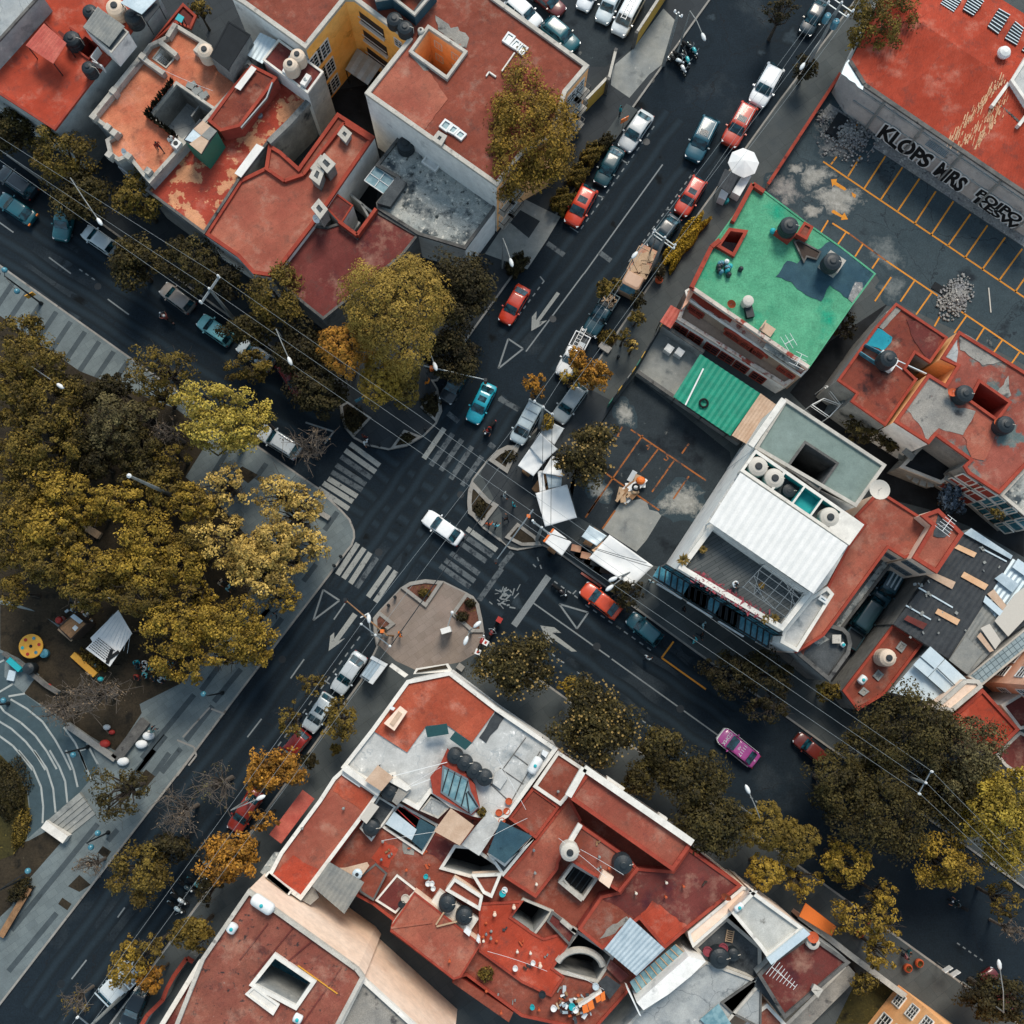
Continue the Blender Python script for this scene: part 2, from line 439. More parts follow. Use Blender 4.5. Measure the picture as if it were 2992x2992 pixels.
S.view_settings.exposure=0.8;S.view_settings.gamma=1.0
S.render.film_transparent=False
S.cycles.max_bounces=5;S.cycles.diffuse_bounces=3;S.cycles.glossy_bounces=2;S.cycles.transparent_max_bounces=4
S.cycles.use_denoising=True
worn('blue_panel', '#1f7d8f', '#2a8d9c', .4, .15, [('#155a68', .8, .62, .1)])
worn('red_orange2', '#b24a33', '#c05a40', .3, .25, [('#8f382a', .6, .62, .12), ('#a89384', 2.6, .77, .05)])
worn('mossy_pale', '#a5a7a3', '#b8b8b2', .5, .2, [('#6b6a64', .8, .6, .12), ('#4d3f33', 2.2, .68, .06)])
plain('green_felt', '#1c4346', .9, grain=.15)
plain('flower_red', '#7a2f3a', .8, grain=.2, b='#8f4048')
tiles('paver_tiles', '#7f9096', '#8b9a9e', '#56656b', .5, .5, .04, rot=ST, off=0)
def leafmat(name, a, b, c, sc=.55):
 t=NT(name)
 col=t.mix(t.step(t.noise(sc, 4, .7), .34, .64), C(a), C(b))
 col=t.mix(t.step(t.noise(2.6, 2, .6), .45, .75), col, C(c))
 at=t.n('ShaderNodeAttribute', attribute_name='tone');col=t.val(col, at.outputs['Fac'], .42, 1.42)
 t.out(col, .75, 0, .25)
 return t.m
leafmat('leaf_dark', '#23200f', '#332d12', '#40361a')
leafmat('leaf_olive', '#4d4118', '#65541d', '#776228')
leafmat('leaf_olive_gray', '#433d24', '#554d30', '#6a603c')
leafmat('leaf_gold', '#6f5b1c', '#876e24', '#a08236')
leafmat('leaf_orange', '#80551a', '#986822', '#ad8030')
leafmat('leaf_yellow', '#8e7b2c', '#a48f3a', '#b8a350')
leafmat('leaf_mustard', '#75621e', '#8c7728', '#a08b38')
leafmat('leaf_pale', '#94793a', '#b0934a', '#c8aa62')
leafmat('leaf_hedge', '#7d6314', '#95761a', '#a98a28')
leafmat('leaf_blue', '#2c3a44', '#48596a', '#7a8a98')
leafmat('leaf_magnolia', '#2b2710', '#3d3516', '#544820')
leafmat('leaf_pepper', '#6b5418', '#806420', '#917430', 1.2)
leafmat('twig', '#57493a', '#6b5b48', '#85745d')
plain('blossom', '#b3955a', .8, b='#8f7740')
leafmat('leaf_gold_gray', '#6b5620', '#836a2a', '#97803c', 1.0)
worn('wall_tan', '#8d7868', '#9d8878', .4, .15, [('#6b584c', .8, .6, .12)])
worn('coping_stain', '#b7aba0', '#cabfb4', .7, .25, [('#8a3f34', 1.1, .53, .08), ('#6d6660', 1.9, .6, .1)])
# ================= GROUND =================
g=MB();g.poly([(-300, -300, 0), (300, -300, 0), (300, 300, 0), (-300, 300, 0)]);g.struct('ground', 'asphalt')
NWB="Z -90,219 47,319 625,738 F 705,1160 715,1250 740,1330 800,1400 900,1455 1050,1485 1180,1460 1300,1390 1390,1300 1430,1210 1420,1130 1400,1050 1370,1000 Z 825,719 1048,409 1134,289 1340,0 1400,-90 -90,-90"
NEB="Z 1680,-90 1471,187 1321,396 1054,786 1015,805 G 285,1448 200,1450 120,1490 55,1555 F 1690,1625 1640,1690 1612,1770 1606,1850 J 1608,50 1640,140 1710,220 1840,320 K 150,315 215,370 270,382 450,350 590,425 Z 1300,1222 1680,1495 2030,1747 2030,-90"
SOB="J 965,1060 945,960 940,860 985,805 1135,645 1200,605 1310,585 1440,598 1590,672 1650,705 1690,760 1712,860 1727,960 1735,1010 Z 1990,1979 2030,2030 140,2030 206,1932 680,1283"
WEB="Z -90,435 0,499 238,668 601,920 J 720,95 780,160 812,240 815,290 795,350 765,385 640,555 Z 452,1308 366,1423 0,1897 -90,2013"
for nm, s, mt in(('sidewalk_block_north', NWB, 'pavement_dark'), ('sidewalk_block_east', NEB, 'pavement'), ('sidewalk_block_south', SOB, 'pavement'), ('park_paving', WEB, 'paving')):  # north sidewalk: tree shade is put into its darker pavement colour
 q=ccw(P(s, .13));mb=MB();mb.cap(offset(q, .17), .13);mb.struct(nm, mt)
 k=MB();ring(k, q, .175, -.02, .134);k.struct('kerb', 'kerb')
def sheet(name, mat, s, z):
 mb=MB();mb.cap(ccw(P(s, z)), z);return mb.struct(name, mat)
 # plaza floor of the north-east corner, darker teal asphalt
sheet('lot_surface', 'asphalt_yard', "C 150,-60 330,110 775,470 890,470 1080,345 1340,-60", .136)
sheet('driveway', 'concrete', "C 930,600 1060,690 1200,525 1290,455 1380,140 1300,60 1085,345 940,470", .14)
sheet('driveway_patch', 'pavement', "C 1040,730 1120,775 960,990 860,985", .14)
sheet('front_drive', 'concrete', "C 130,1655 300,1395 575,1530 480,1690 340,1900 40,1790", .14)
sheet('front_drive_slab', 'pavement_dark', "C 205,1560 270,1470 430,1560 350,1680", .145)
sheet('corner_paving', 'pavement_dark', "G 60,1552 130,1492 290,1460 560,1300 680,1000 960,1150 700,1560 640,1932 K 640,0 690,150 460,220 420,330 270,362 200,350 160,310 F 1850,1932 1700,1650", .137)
sheet('parking_surface', 'asphalt_lot', "D 560,640 640,520 880,1050 1990,1790 H 1990,920 1930,880 1450,640 1000,430 880,240 D 500,1700 330,1500 120,1330 380,960", .137)
sheet('rubble_strip', 'rubble', "D 870,1040 1990,1780 1990,1700 1500,1360 1000,1020 880,960", .141)
sheet('rubble_patch', 'rubble', "D 480,820 560,730 760,860 880,960 870,1040 830,1090 600,1100 500,1060 450,960", .142)
sheet('courtyard_surface', 'asphalt_yard', "G 1100,960 960,1140 690,1560 640,1760 690,1932 K 690,140 860,240 1080,420 1180,480 1290,500 1800,-100 G 1770,1500", .137)
sheet('yard_concrete', 'concrete', "G 1280,640 1560,820 1370,1110 1100,950", .138)
sheet('pale_concrete', 'concrete', "K 870,235 960,100 1000,40 1140,20 1275,95 1290,130 1230,230 1180,310 1110,390 1000,320", .1415)
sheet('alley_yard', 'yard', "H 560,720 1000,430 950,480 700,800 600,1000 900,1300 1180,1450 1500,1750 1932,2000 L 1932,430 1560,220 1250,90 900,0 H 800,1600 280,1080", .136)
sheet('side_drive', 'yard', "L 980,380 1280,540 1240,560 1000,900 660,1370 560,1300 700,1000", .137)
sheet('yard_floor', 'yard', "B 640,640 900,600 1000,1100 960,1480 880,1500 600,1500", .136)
sheet('garden_soil', 'grass_soil', "P 600,1932 780,1560 960,1640 1100,1750 900,1932", .138)
# asphalt repairs and pale spots
def blob(name, mat, s, r, z, sx=1.0, rot=0.0, n=26, rough=.35):
 c=P1(s, z);rr=1.3*r/2.415/31.4;ps=[];ph=[random.uniform(0, 6.3)for _ in range(4)]
 for i in range(n):
  t=2*math.pi*i/n
  k=rr*(1+rough*(.5*math.sin(2*t+ph[0])+.35*math.sin(3*t+ph[1])+.3*math.sin(5*t+ph[2])+.2*math.sin(9*t+ph[3])))
  x, y=k*math.cos(t)*sx, k*math.sin(t)
  ps.append((c.x+x*math.cos(rot)-y*math.sin(rot), c.y+x*math.sin(rot)+y*math.cos(rot)))
 n0=len(ps);mb=MB();mb.v=[(c.x, c.y, z)]+[(p[0], p[1], z)for p in ps];mb.f=[(0, 1+i, 1+(i+1)%n0)for i in range(n0)];mb.m=[0]*n0
 o=mb.struct(name, mat);at=o.data.attributes.new('edge', 'FLOAT', 'POINT');at.data[0].value=1.0;return o
blob('pale_spot', 'spot_pale', "G 1030,1225", 85, .1416, .75)
blob('pale_spot', 'spot_pale', "G 840,1760", 75, .1417)
blob('pale_spot', 'spot_pale', "G 1430,1850", 110, .1418, 1.5, .4)
blob('pale_spot', 'spot_pale', "D 610,1400", 130, .1416, 1.2, -.5)
blob('pale_spot', 'spot_pale', "D 450,1240", 100, .1417, 1.1, -.4)
blob('pale_spot', 'spot_pale', "D 320,1190", 50, .1418)
blob('pale_spot', 'spot_pale', "D 440,1490", 60, .1419)
blob('pale_spot', 'spot_rubble', "D 240,1330", 110, .1421)
blob('pale_spot', 'spot_gray', "D 950,1780", 120, .1416)
blob('pale_spot', 'spot_gray', "H 1010,340", 90, .1418)
blob('pale_spot', 'spot_rubble', "D 630,1000", 150, .1425)
for s, r in(("D 290,260", 60), ("D 80,370", 26), ("C 1640,120", 28), ("E 530,540", 45), ("K 1600,1060", 90)):
 blob('asphalt_repair', 'spot_road', s, r, .0037, 1.2, -.6)
for k_ in range(34):
 s_, z_=random.choice((("F", 0), ("G", 0), ("J", 0), ("K", 0), ("C", 0), ("E", 0)));u_, v_={'F':(1250, 1750), 'G':(350, 500), 'J':(1000, 250), 'K':(700, 950), 'C':(1150, 1200), 'E':(700, 350)}[s_]
 blob('oil_stain', random.choice(('spot_oil', 'spot_oil', 'spot_road')), "%s %f,%f"%(s_, random.gauss(u_, 260), random.gauss(v_, 220)), random.uniform(14, 48), .0038+k_*.00002, random.uniform(1, 2.6), random.uniform(0, 3))
TRK=[.0048]
def tracks(s, offs):
 a, b=P(s, .0052);d=(b-a);n=Vector((-d.y, d.x, 0)).normalized();N=40
 for o_ in offs:
  TRK[0]+=.00004;mb=MB();ed=[]
  for i in range(N+1):
   for k, e in((-.55, 0), (0, .75), (.55, 0)):p=a.lerp(b, i/N)+n*(o_+k+.08*math.sin(i*.7+o_));mb.v.append((p.x, p.y, TRK[0]));ed.append(e)
  for i in range(N):
   for k in(0, 1):q=i*3+k;mb.f.append((q, q+1, q+4, q+3));mb.m.append(0)
  o=mb.struct('wheel_track', 'track');o.data.attributes.new('edge', 'FLOAT', 'POINT').data.foreach_set('value', ed)
tracks("G 330,790 C 1500,900", (-3.2, -1.6, 1.4, 3.0));tracks("K 385,755 1690,1690", (-3.1, -1.5, 1.5, 3.1));tracks("J 700,830 M 300,1900", (-1.9, -.3, 1.6, 3.1));tracks("A 0,1590 F 500,1330", (-2.6, -1.0, 1.2, 2.8));tracks("F 850,1650 K 300,650", (-3, -1.2, 1.0, 2.7));tracks("G 100,1050 J 760,700", (-2.5, -.8, 1.3, 3.0))
for s_, r_ in(("J 982,395", .36), ("C 1180,1000", .36), ("F 1560,1800", .34), ("K 830,1060", .36), ("E 690,330", .34), ("M 430,1650", .36), ("J 300,1150", .34), ("G 520,560", .34), ("C 1210,560", .4), ("K 1420,1500", .36)):
 p=P1(s_, .008);MB().lathe((p.x, p.y, -.05), [(r_, .0), (r_, .062), (r_*.86, .062), (r_*.84, .058), (.02, .058)], 20).struct('manhole_cover', 'dark_metal')
q=ccw(P(SOB, .1365));sheet('corner_paving', 'paving_tan', "J 975,1045 955,960 952,862 990,812 1138,655 1203,615 1310,597 1435,608 1580,678 1640,712 1680,765 1702,860 1717,960 1700,1090 1560,1170 1250,1230 1100,1160", .1362)
# ---------- road markings ----------
def strip(mb, a, b, w, z):
 a=Vector((a.x, a.y));b=Vector((b.x, b.y));d=(b-a)
 if d.length<1e-4:return
 d.normalize();n=Vector((-d.y, d.x))*w/2
 mb.poly([(p.x, p.y, z)for p in(a-n, b-n, b+n, a+n)])
def marks(name, mat, data, w, z, close=False):
 mb=MB()
 for seg in data.strip().split(';'):
  if not seg.strip():continue
  q=P(seg, z)
  for a, b in zip(q, q[1:]):strip(mb, a, b, w, z)
 return mb.struct(name, mat)
def dashes(mb, s, n, w, z, duty=.5):
 a, b=P(s, z)
 for i in range(n):
  strip(mb, a.lerp(b, i/n), a.lerp(b, (i+duty)/n), w, z)
marks('centre_line', 'paint_line', "C 1295,1160 740,1932;G 740,238 330,790;K 385,755 920,1135;K 935,1148 1690,1690", .13, .006)
marks('lane_dash', 'paint_line', "E 345,125 500,240;E 760,420 910,530;A -10,1565 95,1640;J 360,1285 455,1150;J 55,1700 155,1570;M 505,1615 610,1480;M 830,1180 880,1110;J 665,870 745,755", .13, .006)
marks('stop_line', 'paint_line', "K 490,565 245,912", .62, .006)
marks('stop_line', 'paint_faint', "J 1690,735 1850,510;K 150,500 235,395;G 140,1120 280,1200;C 480,1715 600,1800;G 850,90 930,150", .5, .006)
marks('crosswalk', 'paint_white', "F 780,1440 988,1595;F 745,1487 960,1640;F 625,1685 830,1812;F 590,1718 800,1850;F 555,1755 770,1900;J 835,332 690,553;J 880,366 733,580;J 922,398 782,615;J 1060,495 907,710;J 1105,528 957,745;J 1605,228 1815,380;F 1445,1332 1300,1545", .48, .0065)
marks('worn_crosswalk', 'paint_faint', "F 715,1530 930,1682;F 680,1590 890,1728;F 650,1640 865,1768;J 970,432 825,645;J 1570,268 1785,420;J 1530,310 1740,460;J 1490,400 1690,548;J 1450,450 1660,600;J 1415,490 1625,640;F 1505,1370 1350,1595;F 1570,1410 1420,1630;F 1640,1460 1490,1690;F 1710,1530 1570,1735;F 1470,1225 1545,1285;F 1760,1440 1800,1470;F 1835,1110 1875,1150", .48, .0065)
def arrow(name, mat, s, z=.0066):
 mb=MB();mb.cap(ccw(P(s, z)), z);return mb.struct(name, mat)
arrow('lane_arrow', 'paint_white', "J 800,820 832,842 700,1020 745,1000 700,1040 628,1092 640,985 668,960 668,1005")
arrow('lane_arrow', 'paint_white', "G 548,368 570,382 425,580 480,570 430,610 368,645 372,545 405,505 403,570")
arrow('lane_arrow', 'paint_white', "K 432,912 530,925 580,965 515,962 690,1095 650,1095 490,985 522,1040 470,1000")
for s in("J 590,660 705,735 520,875 590,660", "G 205,700 310,770 135,910 205,700", "K 565,760 770,820 690,935 565,760", "F 465,1290 665,1355 600,1440"):
 marks('yield_triangle', 'paint_line', s, .16, .0066)
mb=MB()
for s, n in(("C 1235,890 700,1640", 15), ("C 1530,1190 1040,1870", 15), ("J 850,990 250,1790", 14), ("K 530,600 720,735", 4), ("K 750,765 1240,1105", 9), ("K 380,1010 600,1180", 5), ("K 690,1240 790,1310", 2), ("K 1150,1580 1500,1840", 7), ("P 1460,1360 1660,1500", 5), ("P 0,330 110,410", 3), ("G 460,290 230,600", 7), ("K 410,430 450,540", 2), ("A 560,1900 690,1990", 3)):
 dashes(mb, s, n, .12, .006)
for s in("C 1010,1130 1050,1155;C 840,1380 880,1395;C 640,1600 700,1640;C 1490,1235 1530,1250;C 1320,1475 1350,1480;K 660,690 685,665;K 970,915 1000,935;K 380,480 400,500;K 1290,1140 1345,1065;K 560,1155 600,1175;G 430,260 455,290;J 600,1300 635,1325".split(';')):
 a, b=P(s, .006);strip(mb, a, b, .12, .006)
mb.struct('parking_lane_line', 'paint_line')
marks('yellow_kerb_line', 'paint_yellow', "K 1372,1025 1288,1140 1600,1362", .16, .0072)
marks('painted_kerb', 'paint_kerb_red', "K 720,540 860,635;L -60,1740 20,1800", .2, .137)
marks('bay_line', 'paint_yellow', "D 515,1140 1990,2136;D 570,1160 610,1105;D 690,1245 780,1100;D 805,1330 955,1100;D 920,1410 1075,1180;D 1040,1490 1195,1260;D 1160,1580 1310,1350;D 1275,1660 1435,1420;D 1395,1735 1555,1510;D 1515,1820 1675,1590;D 1635,1905 1800,1675;H 1755,290 1920,65;H 1870,370 1960,240;D 580,1575 700,1650;H 960,150 1990,848;D 680,1000 760,870;D 545,940 585,870", .16, .1465)
marks('bay_line', 'paint_yellow', "D 550,1555 445,1730;D 675,1640 620,1722;D 795,1722 740,1810;D 910,1820 860,1895;H 995,265 880,435;H 1160,290 1060,437;H 1280,375 1170,530;H 1340,540 1300,612;H 1525,540 1440,660;H 1650,625 1595,712;H 1780,708 1720,795;H 1900,795 1840,880", .15, .147)
marks('bay_line', 'paint_worn_yellow', "D 700,1650 H 960,150;G 1155,1380 770,1932;G 1070,1340 1600,1700;G 1265,1475 1140,1640;G 1375,1560 1220,1780;G 1480,1670 1370,1830;G 880,1640 1270,1910;K 850,0 750,150;K 960,100 870,230;G 1010,1320 975,1390;G 1480,1440 1430,1510", .15, .1465)
arrow('bay_arrow', 'paint_yellow', "D 570,1265 612,1262 608,1285 668,1322 680,1338 665,1345 590,1302 580,1318", .1475)
arrow('bay_arrow', 'paint_yellow', "D 575,1488 590,1480 650,1520 665,1500 690,1548 640,1552 645,1535 575,1500", .1475)
arrow('bay_arrow', 'paint_yellow', "D 715,1355 748,1375 740,1398 722,1385", .1475)
def text_on(name, txt, size, mat, loc, xdir, ydir, parent=None, thick=0.0, fat=0.0, center=True):
 cu=bpy.data.curves.new(name, 'FONT');cu.body=txt;cu.size=size;cu.extrude=thick;cu.offset=fat
 if center:cu.align_x='CENTER';cu.align_y='CENTER'
 tmp=bpy.data.objects.new(name, cu);COL.objects.link(tmp)
 dg=bpy.context.evaluated_depsgraph_get()
 me=bpy.data.meshes.new_from_object(tmp.evaluated_get(dg));me.name=name
 bpy.data.objects.remove(tmp);me.materials.clear();me.materials.append(M[mat])
 X=Vector(xdir).normalized();Y=Vector(ydir);Y=(Y-X*Y.dot(X)).normalized();Zv=X.cross(Y)
 mt=Matrix((X, Y, Zv)).transposed().to_4x4();mt.translation=Vector(loc)
 o0=ORG[parent.name]if parent is not None else Vector((0, 0, 0))
 me.transform(Matrix.Translation(-o0)@mt)
 o=bpy.data.objects.new(name, me);COL.objects.link(o)
 if parent is not None:o.parent=parent
 ORG[o.name]=o0
 return o
for t_, s in(("5", "G 1325,1540"), ("4", "G 1195,1460")):
 p=P1(s, .1475);a, b=P("G 1155,1380 1375,1530", .1475)
 tag(text_on('bay_number', t_, 1.0, 'paint_worn_yellow', p, b-a, Vector((b.y-a.y, a.x-b.x, 0))*-1), kind='structure')
 # worn bicycle mark painted on the road
mb=MB()
for _ in range(30):
 u=random.gauss(185, 40);v=random.gauss(715, 36);p=P1("K %f,%f"%(u, v), .0068);t=random.choice((-.6, .3, .9))+random.gauss(0, .25)
 d=Vector((math.cos(t), math.sin(t), 0))*random.uniform(.15, .5);strip(mb, p-d*.7, p+d*.7, random.uniform(.05, .16), .0068+random.uniform(0, .002))
mb.struct('worn_road_mark', 'paint_line')
# ---------- park side: paving bands, plaza, beds ----------
mb=MB()
for i in range(-2, 9):
 a=P1("E %f,%f"%(95+i*101, 300+i*70), .136)
 b=P1("E %f,%f"%(95+i*101-150, 300+i*70+222), .136)
 strip(mb, a, b, .48, .1365)
for s in "I 1170,1690 960,1945;I 1275,1780 1140,1950;I 1500,1480 1310,1725;I 1370,1400 1000,1850;I 1700,1220 1510,1450;I 1545,1200 1420,1370;M 1090,0 930,215;M 1195,20 1080,180;M 690,520 80,1270;M 400,1150 60,1560;M 830,560 760,640;J 220,770 80,940;J 330,330 230,470;J 690,110 600,240;J 540,480 450,600;E 1880,1580 1800,1690;E 1600,1500 1500,1660;I 1260,170 1190,250;I 1900,800 1770,930;J 300,860 150,1060".split(';'):
 a, b=P(s, .136);strip(mb, a, b, .48, .1365)
mb.struct('paving_band', 'paving_bar')
marks('paving_edge', 'kerb', "I 1490,1500 1585,1535;I 1480,1490 1290,1700;I 1250,1720 1370,1770 1385,1830 1330,1900;M 1370,20 1250,180", .16, .1372)
sheet('planting_soil', 'dirt', "Z -80,540 150,700 330,770 400,820 350,900 420,960 500,1050 440,1180 340,1290 260,1330 200,1330 130,1190 60,1150 -80,1100", .1366)
sheet('lawn_soil', 'dirt', "I 940,1280 1000,1530 820,1800 480,1600 170,1390 250,1280 500,1100 700,1230", .1369)
sheet('planting_soil', 'dirt', "I 280,820 520,1010 700,1250 640,1330 430,1380 130,1140 0,1080 0,760", .1371)
sheet('hedge_bed', 'dirt', "M 330,570 440,640 160,960 80,1100 -120,1290 -120,700 200,640", .1372)
sheet('plaza', 'plaza', "I -60,1100 35,1110 30,1275 170,1392 300,1490 480,1610 650,1760 690,1890 M 685,150 560,300 300,530 195,625 215,480 200,300 120,150 -60,-30", .138)
marks('plaza_line', 'plaza_line', "I 75,1432 190,1500 300,1590 390,1720 450,1830 500,1932;M 465,0 520,140 548,260;I 0,1480 30,1520 150,1600 250,1690 330,1800 400,1925;M 350,0 420,120 460,220 475,370;I -20,1580 80,1640 180,1730 260,1830 320,1932;M 240,0 330,130 375,270 392,440;I -20,1680 90,1760 160,1840 230,1932;M 130,0 230,120 290,260 305,400 300,515;I 450,1630 530,1740 580,1850 610,1932;M 560,10 610,130 640,200;I -20,1390 90,1325;I 550,1800 620,1775;I 60,1412 175,1392;I -20,1180 30,1155;I 610,1740 690,1890", .17, .1425)
sheet('bed_soil', 'grass_soil', "M -80,-20 0,25 120,150 190,290 212,480 190,625 90,740 -80,800", .1378)
for s in("M 1030,135 1095,185 1030,265 965,215", "M 725,675 785,715 750,765 690,722", "M 440,1040 505,1085 475,1130 410,1085", "F 20,1600 130,1660 60,1720 -40,1640", "G 880,640 990,690 920,780 830,735", "M 560,1000 480,960 560,880 640,950"):
 sheet('tree_pit', 'dirt', s, .1395)
 # kerbed planting beds at the corners
def bed(s, soil, km='kerb', h=.22, w=.32):
 q=ccw(P(s, .13+h));mb=MB();ring(mb, q, w, .12, .13+h);mb.struct('bed_kerb', km)
 mb=MB();mb.cap(offset(q, w-.02), .13+h*.6);mb.struct('bed_soil', soil)
bed("J 1135,645 1200,605 1310,588 1440,600 1315,785", 'bed_red', h=.3)
bed("J 1600,676 1650,708 1688,760 1710,860 1722,960 1640,960 1490,830", 'bed_red')
bed("J 985,808 945,860 950,960 970,1050 1020,960 1100,900", 'bed_red')
bed("F 712,1170 722,1250 745,1325 800,1395 930,1255 760,1140", 'dirt', w=.2)
bed("F 1275,1180 1400,1055 1420,1190 1385,1285", 'dirt', w=.2)
bed("F 1060,1480 1160,1340 1290,1390 1180,1455", 'dirt', w=.22)
bed("G 62,1555 130,1493 200,1455 290,1450 200,1650", 'dirt', w=.4)
bed("F 1640,1700 1612,1770 1606,1850 F 1612,1932 J 1645,145 1710,215 1830,60 1760,20", 'dirt', w=.4)
bed("K 180,290 270,185 400,280 440,345 300,350", 'dirt', w=.3)
# ================= BUILDINGS =================
def house(label, cat='house', s='Z 966,966', name='house', group=None):
 p=P1(s);return thing(name, label, cat, (p.x, p.y, 0), 0, group)
PHS={}
def jit():return random.uniform(-.025, .025)
def blk(h, s, z, wall='wall_gray', roof='red_mid', ph=.35, pw=.22, pm='coping', z0=-.02, holes=(), walls={}, zref=None, rn='roof'):
 if zref is None:PHS[round(z, 2)]=ph
 z+=jit()
 raw=P(s, (z+ph)if zref is None else zref)
 raw=[Vector((p.x, p.y))for p in raw]
 q=ccw(raw);rev=area(raw)<0
 by={}
 n=len(raw)
 for i in range(n):
  a, b=raw[i], raw[(i+1)%n]
  if rev:a, b=b, a
  by.setdefault(walls.get(i, wall), []).append((a, b))
 for m, es in by.items():
  mb=MB()
  for a, b in es:mb.poly([(a.x, a.y, z0), (b.x, b.y, z0), (b.x, b.y, z), (a.x, a.y, z)])
  mb.build('wall', m, h)
 hp=[]
 for ho in holes:
  hs, zf, wm, fm=ho[:4];rh, rw, rm=ho[4:7]if len(ho)>4 else(0, 0, None)
  hq=ccw(P(hs, z+rh));hp.append(hq)
  mb=MB();mb.sides(hq, zf, z+.001, True);mb.build('light_well', wm, h)
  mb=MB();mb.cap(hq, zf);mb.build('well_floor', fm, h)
  if rh:
   mb=MB();o=offset(hq, -rw);ring(mb, o, rw, z-.01, z+rh);mb.build('well_kerb', rm, h)
 mb=MB();mb.cap(q, z, hp);r=mb.build(rn, roof, h)
 if ph>0:
  mb=MB();ring(mb, q, pw, z-.06, z+ph, .035);mb.build('parapet', pm, h)
 return r
def slab(h, s, z, t, mat, name='roof_sheet', legs=None, lm='dark_metal', z0=0):
 q=ccw(P(s, z));mb=MB();mb.prism(q, z-t, z, bottom=True);o=mb.build(name, mat, h)
 if legs:
  mb=MB()
  for p in offset(q, .12):mb.tube([(p.x, p.y, z0), (p.x, p.y, z-t)], .05, 5)
  mb.build('post', lm, h)
 return o
def corr(h, s, z, mat, pitch=.4, amp=.05, name='roof_sheet', dz=0.0, t=.04, slope=(0, 0)):
# corrugated sheet over a four-cornered outline; ribs run from side 0-1 to side 3-2
 a, b, c, d=P(s, z);a.z+=slope[0];b.z+=slope[0];c.z+=slope[1];d.z+=slope[1]
 n=max(2, int((b-a).length/pitch));mb=MB()
 top=[]
 for i in range(2*n+1):
  k=i/(2*n);e=amp if i%2 else 0
  top.append((a.lerp(b, k)+Vector((0, 0, e)), d.lerp(c, k)+Vector((0, 0, e))))
 for(p, q), (r, w_)in zip(top, top[1:]):mb.poly([p, r, w_, q]if area([a, b, c, d])>0 else[q, w_, r, p])
 dn=Vector((0, 0, -t))
 A=[a, b, c, d]
 mb.poly([p+dn for p in A])
 for i in range(4):mb.poly([A[i]+dn, A[(i+1)%4]+dn, A[(i+1)%4], A[i]])
 return mb.build(name, mat, h)
def posts(h, s, z0, z1, r=.05, mat='dark_metal', name='post'):
 for p in P(s, z1):MB().tube([(p.x, p.y, z0), (p.x, p.y, z1)], r, 5).build(name, mat, h)
def patch(h, s, z, mat, name='roof_patch', e=.012):
 q=ccw(P(s, z));r_=[]
 for i in range(len(q)):
  a, b=q[i], q[(i+1)%len(q)];k=max(1, min(14, int((b-a).length/.45)));r_+=[a.lerp(b, j/k)+(Vector((random.gauss(0, .07), random.gauss(0, .07)))if j else Vector((0, 0)))for j in range(k)]
 mb=MB();mb.cap(r_, z+.03+e);return mb.build(name, mat, h)
def bars(h, s, z0, z1, w, mat, name='low_wall'):
 mb=MB()
 for seg in s.split(';'):
  q=P(seg, z1)
  for a, b in zip(q, q[1:]):
   mb.bar((a.x, a.y, (z0+z1)/2), (b.x, b.y, (z0+z1)/2), w, z1-z0)
 return mb.build(name, mat, h)
def face(s, z):
 a, b=P(s, z+PHS.get(round(z, 2), 0));d=(b-a);L=d.length;d.normalize();n=Vector((d.y, -d.x, 0))
 if n.dot(-(a+b))<0:n=-n
 return a, d, n, L
def windows(h, s, z, specs, frame='white_paint', pane='glass_dark', mun=(1, 2), proud=.06, balcony=None):
 """windows on the wall whose top edge is the line s at height z; specs = (along 0..1, sill z, width, height)"""
 a, d, n, L=face(s, z)
 for(k, zs, w, hh)in specs:
  c=Vector((a.x, a.y, zs))+d*(L*k);f=MB();u=Vector((0, 0, 1))
  p0, p1=c-d*w/2+n*proud/2, c+d*w/2+n*proud/2
  for q, r in((p0, p1), (p0+u*hh, p1+u*hh), (p0, p0+u*hh), (p1, p1+u*hh)):f.bar(q, r, .1, .1)
  for i in range(1, mun[0]+1):
   t=p0.lerp(p1, i/(mun[0]+1));f.bar(t, t+u*hh, .05, .05)
  for i in range(1, mun[1]+1):
   t=u*hh*i/(mun[1]+1);f.bar(p0+t, p1+t, .05, .05)
  wf=f.build('window', frame, h)
  q0, q1=c-d*w/2+n*.02, c+d*w/2+n*.02
  MB().poly([q0, q1, q1+u*hh, q0+u*hh]).build('pane', pane, wf)
  if balcony:
   b=MB();o=n*.7
   b.bar(c-d*(w/2+.2)+n*.35-u*.1, c+d*(w/2+.2)+n*.35-u*.1, .7, .15)
   B=b.build('balcony', 'stone', h);r=MB()
   e0, e1=c-d*(w/2+.15)+o, c+d*(w/2+.15)+o
   r.bar(e0+u*.9, e1+u*.9, .05, .05);r.bar(e0-o*.9+u*.9, e0+u*.9, .05, .05);r.bar(e1-o*.9+u*.9, e1+u*.9, .05, .05)
   for i in range(9):
    t=e0.lerp(e1, i/8);r.bar(t, t+u*.9, .03, .03)
   r.build('railing', 'dark_metal', B)
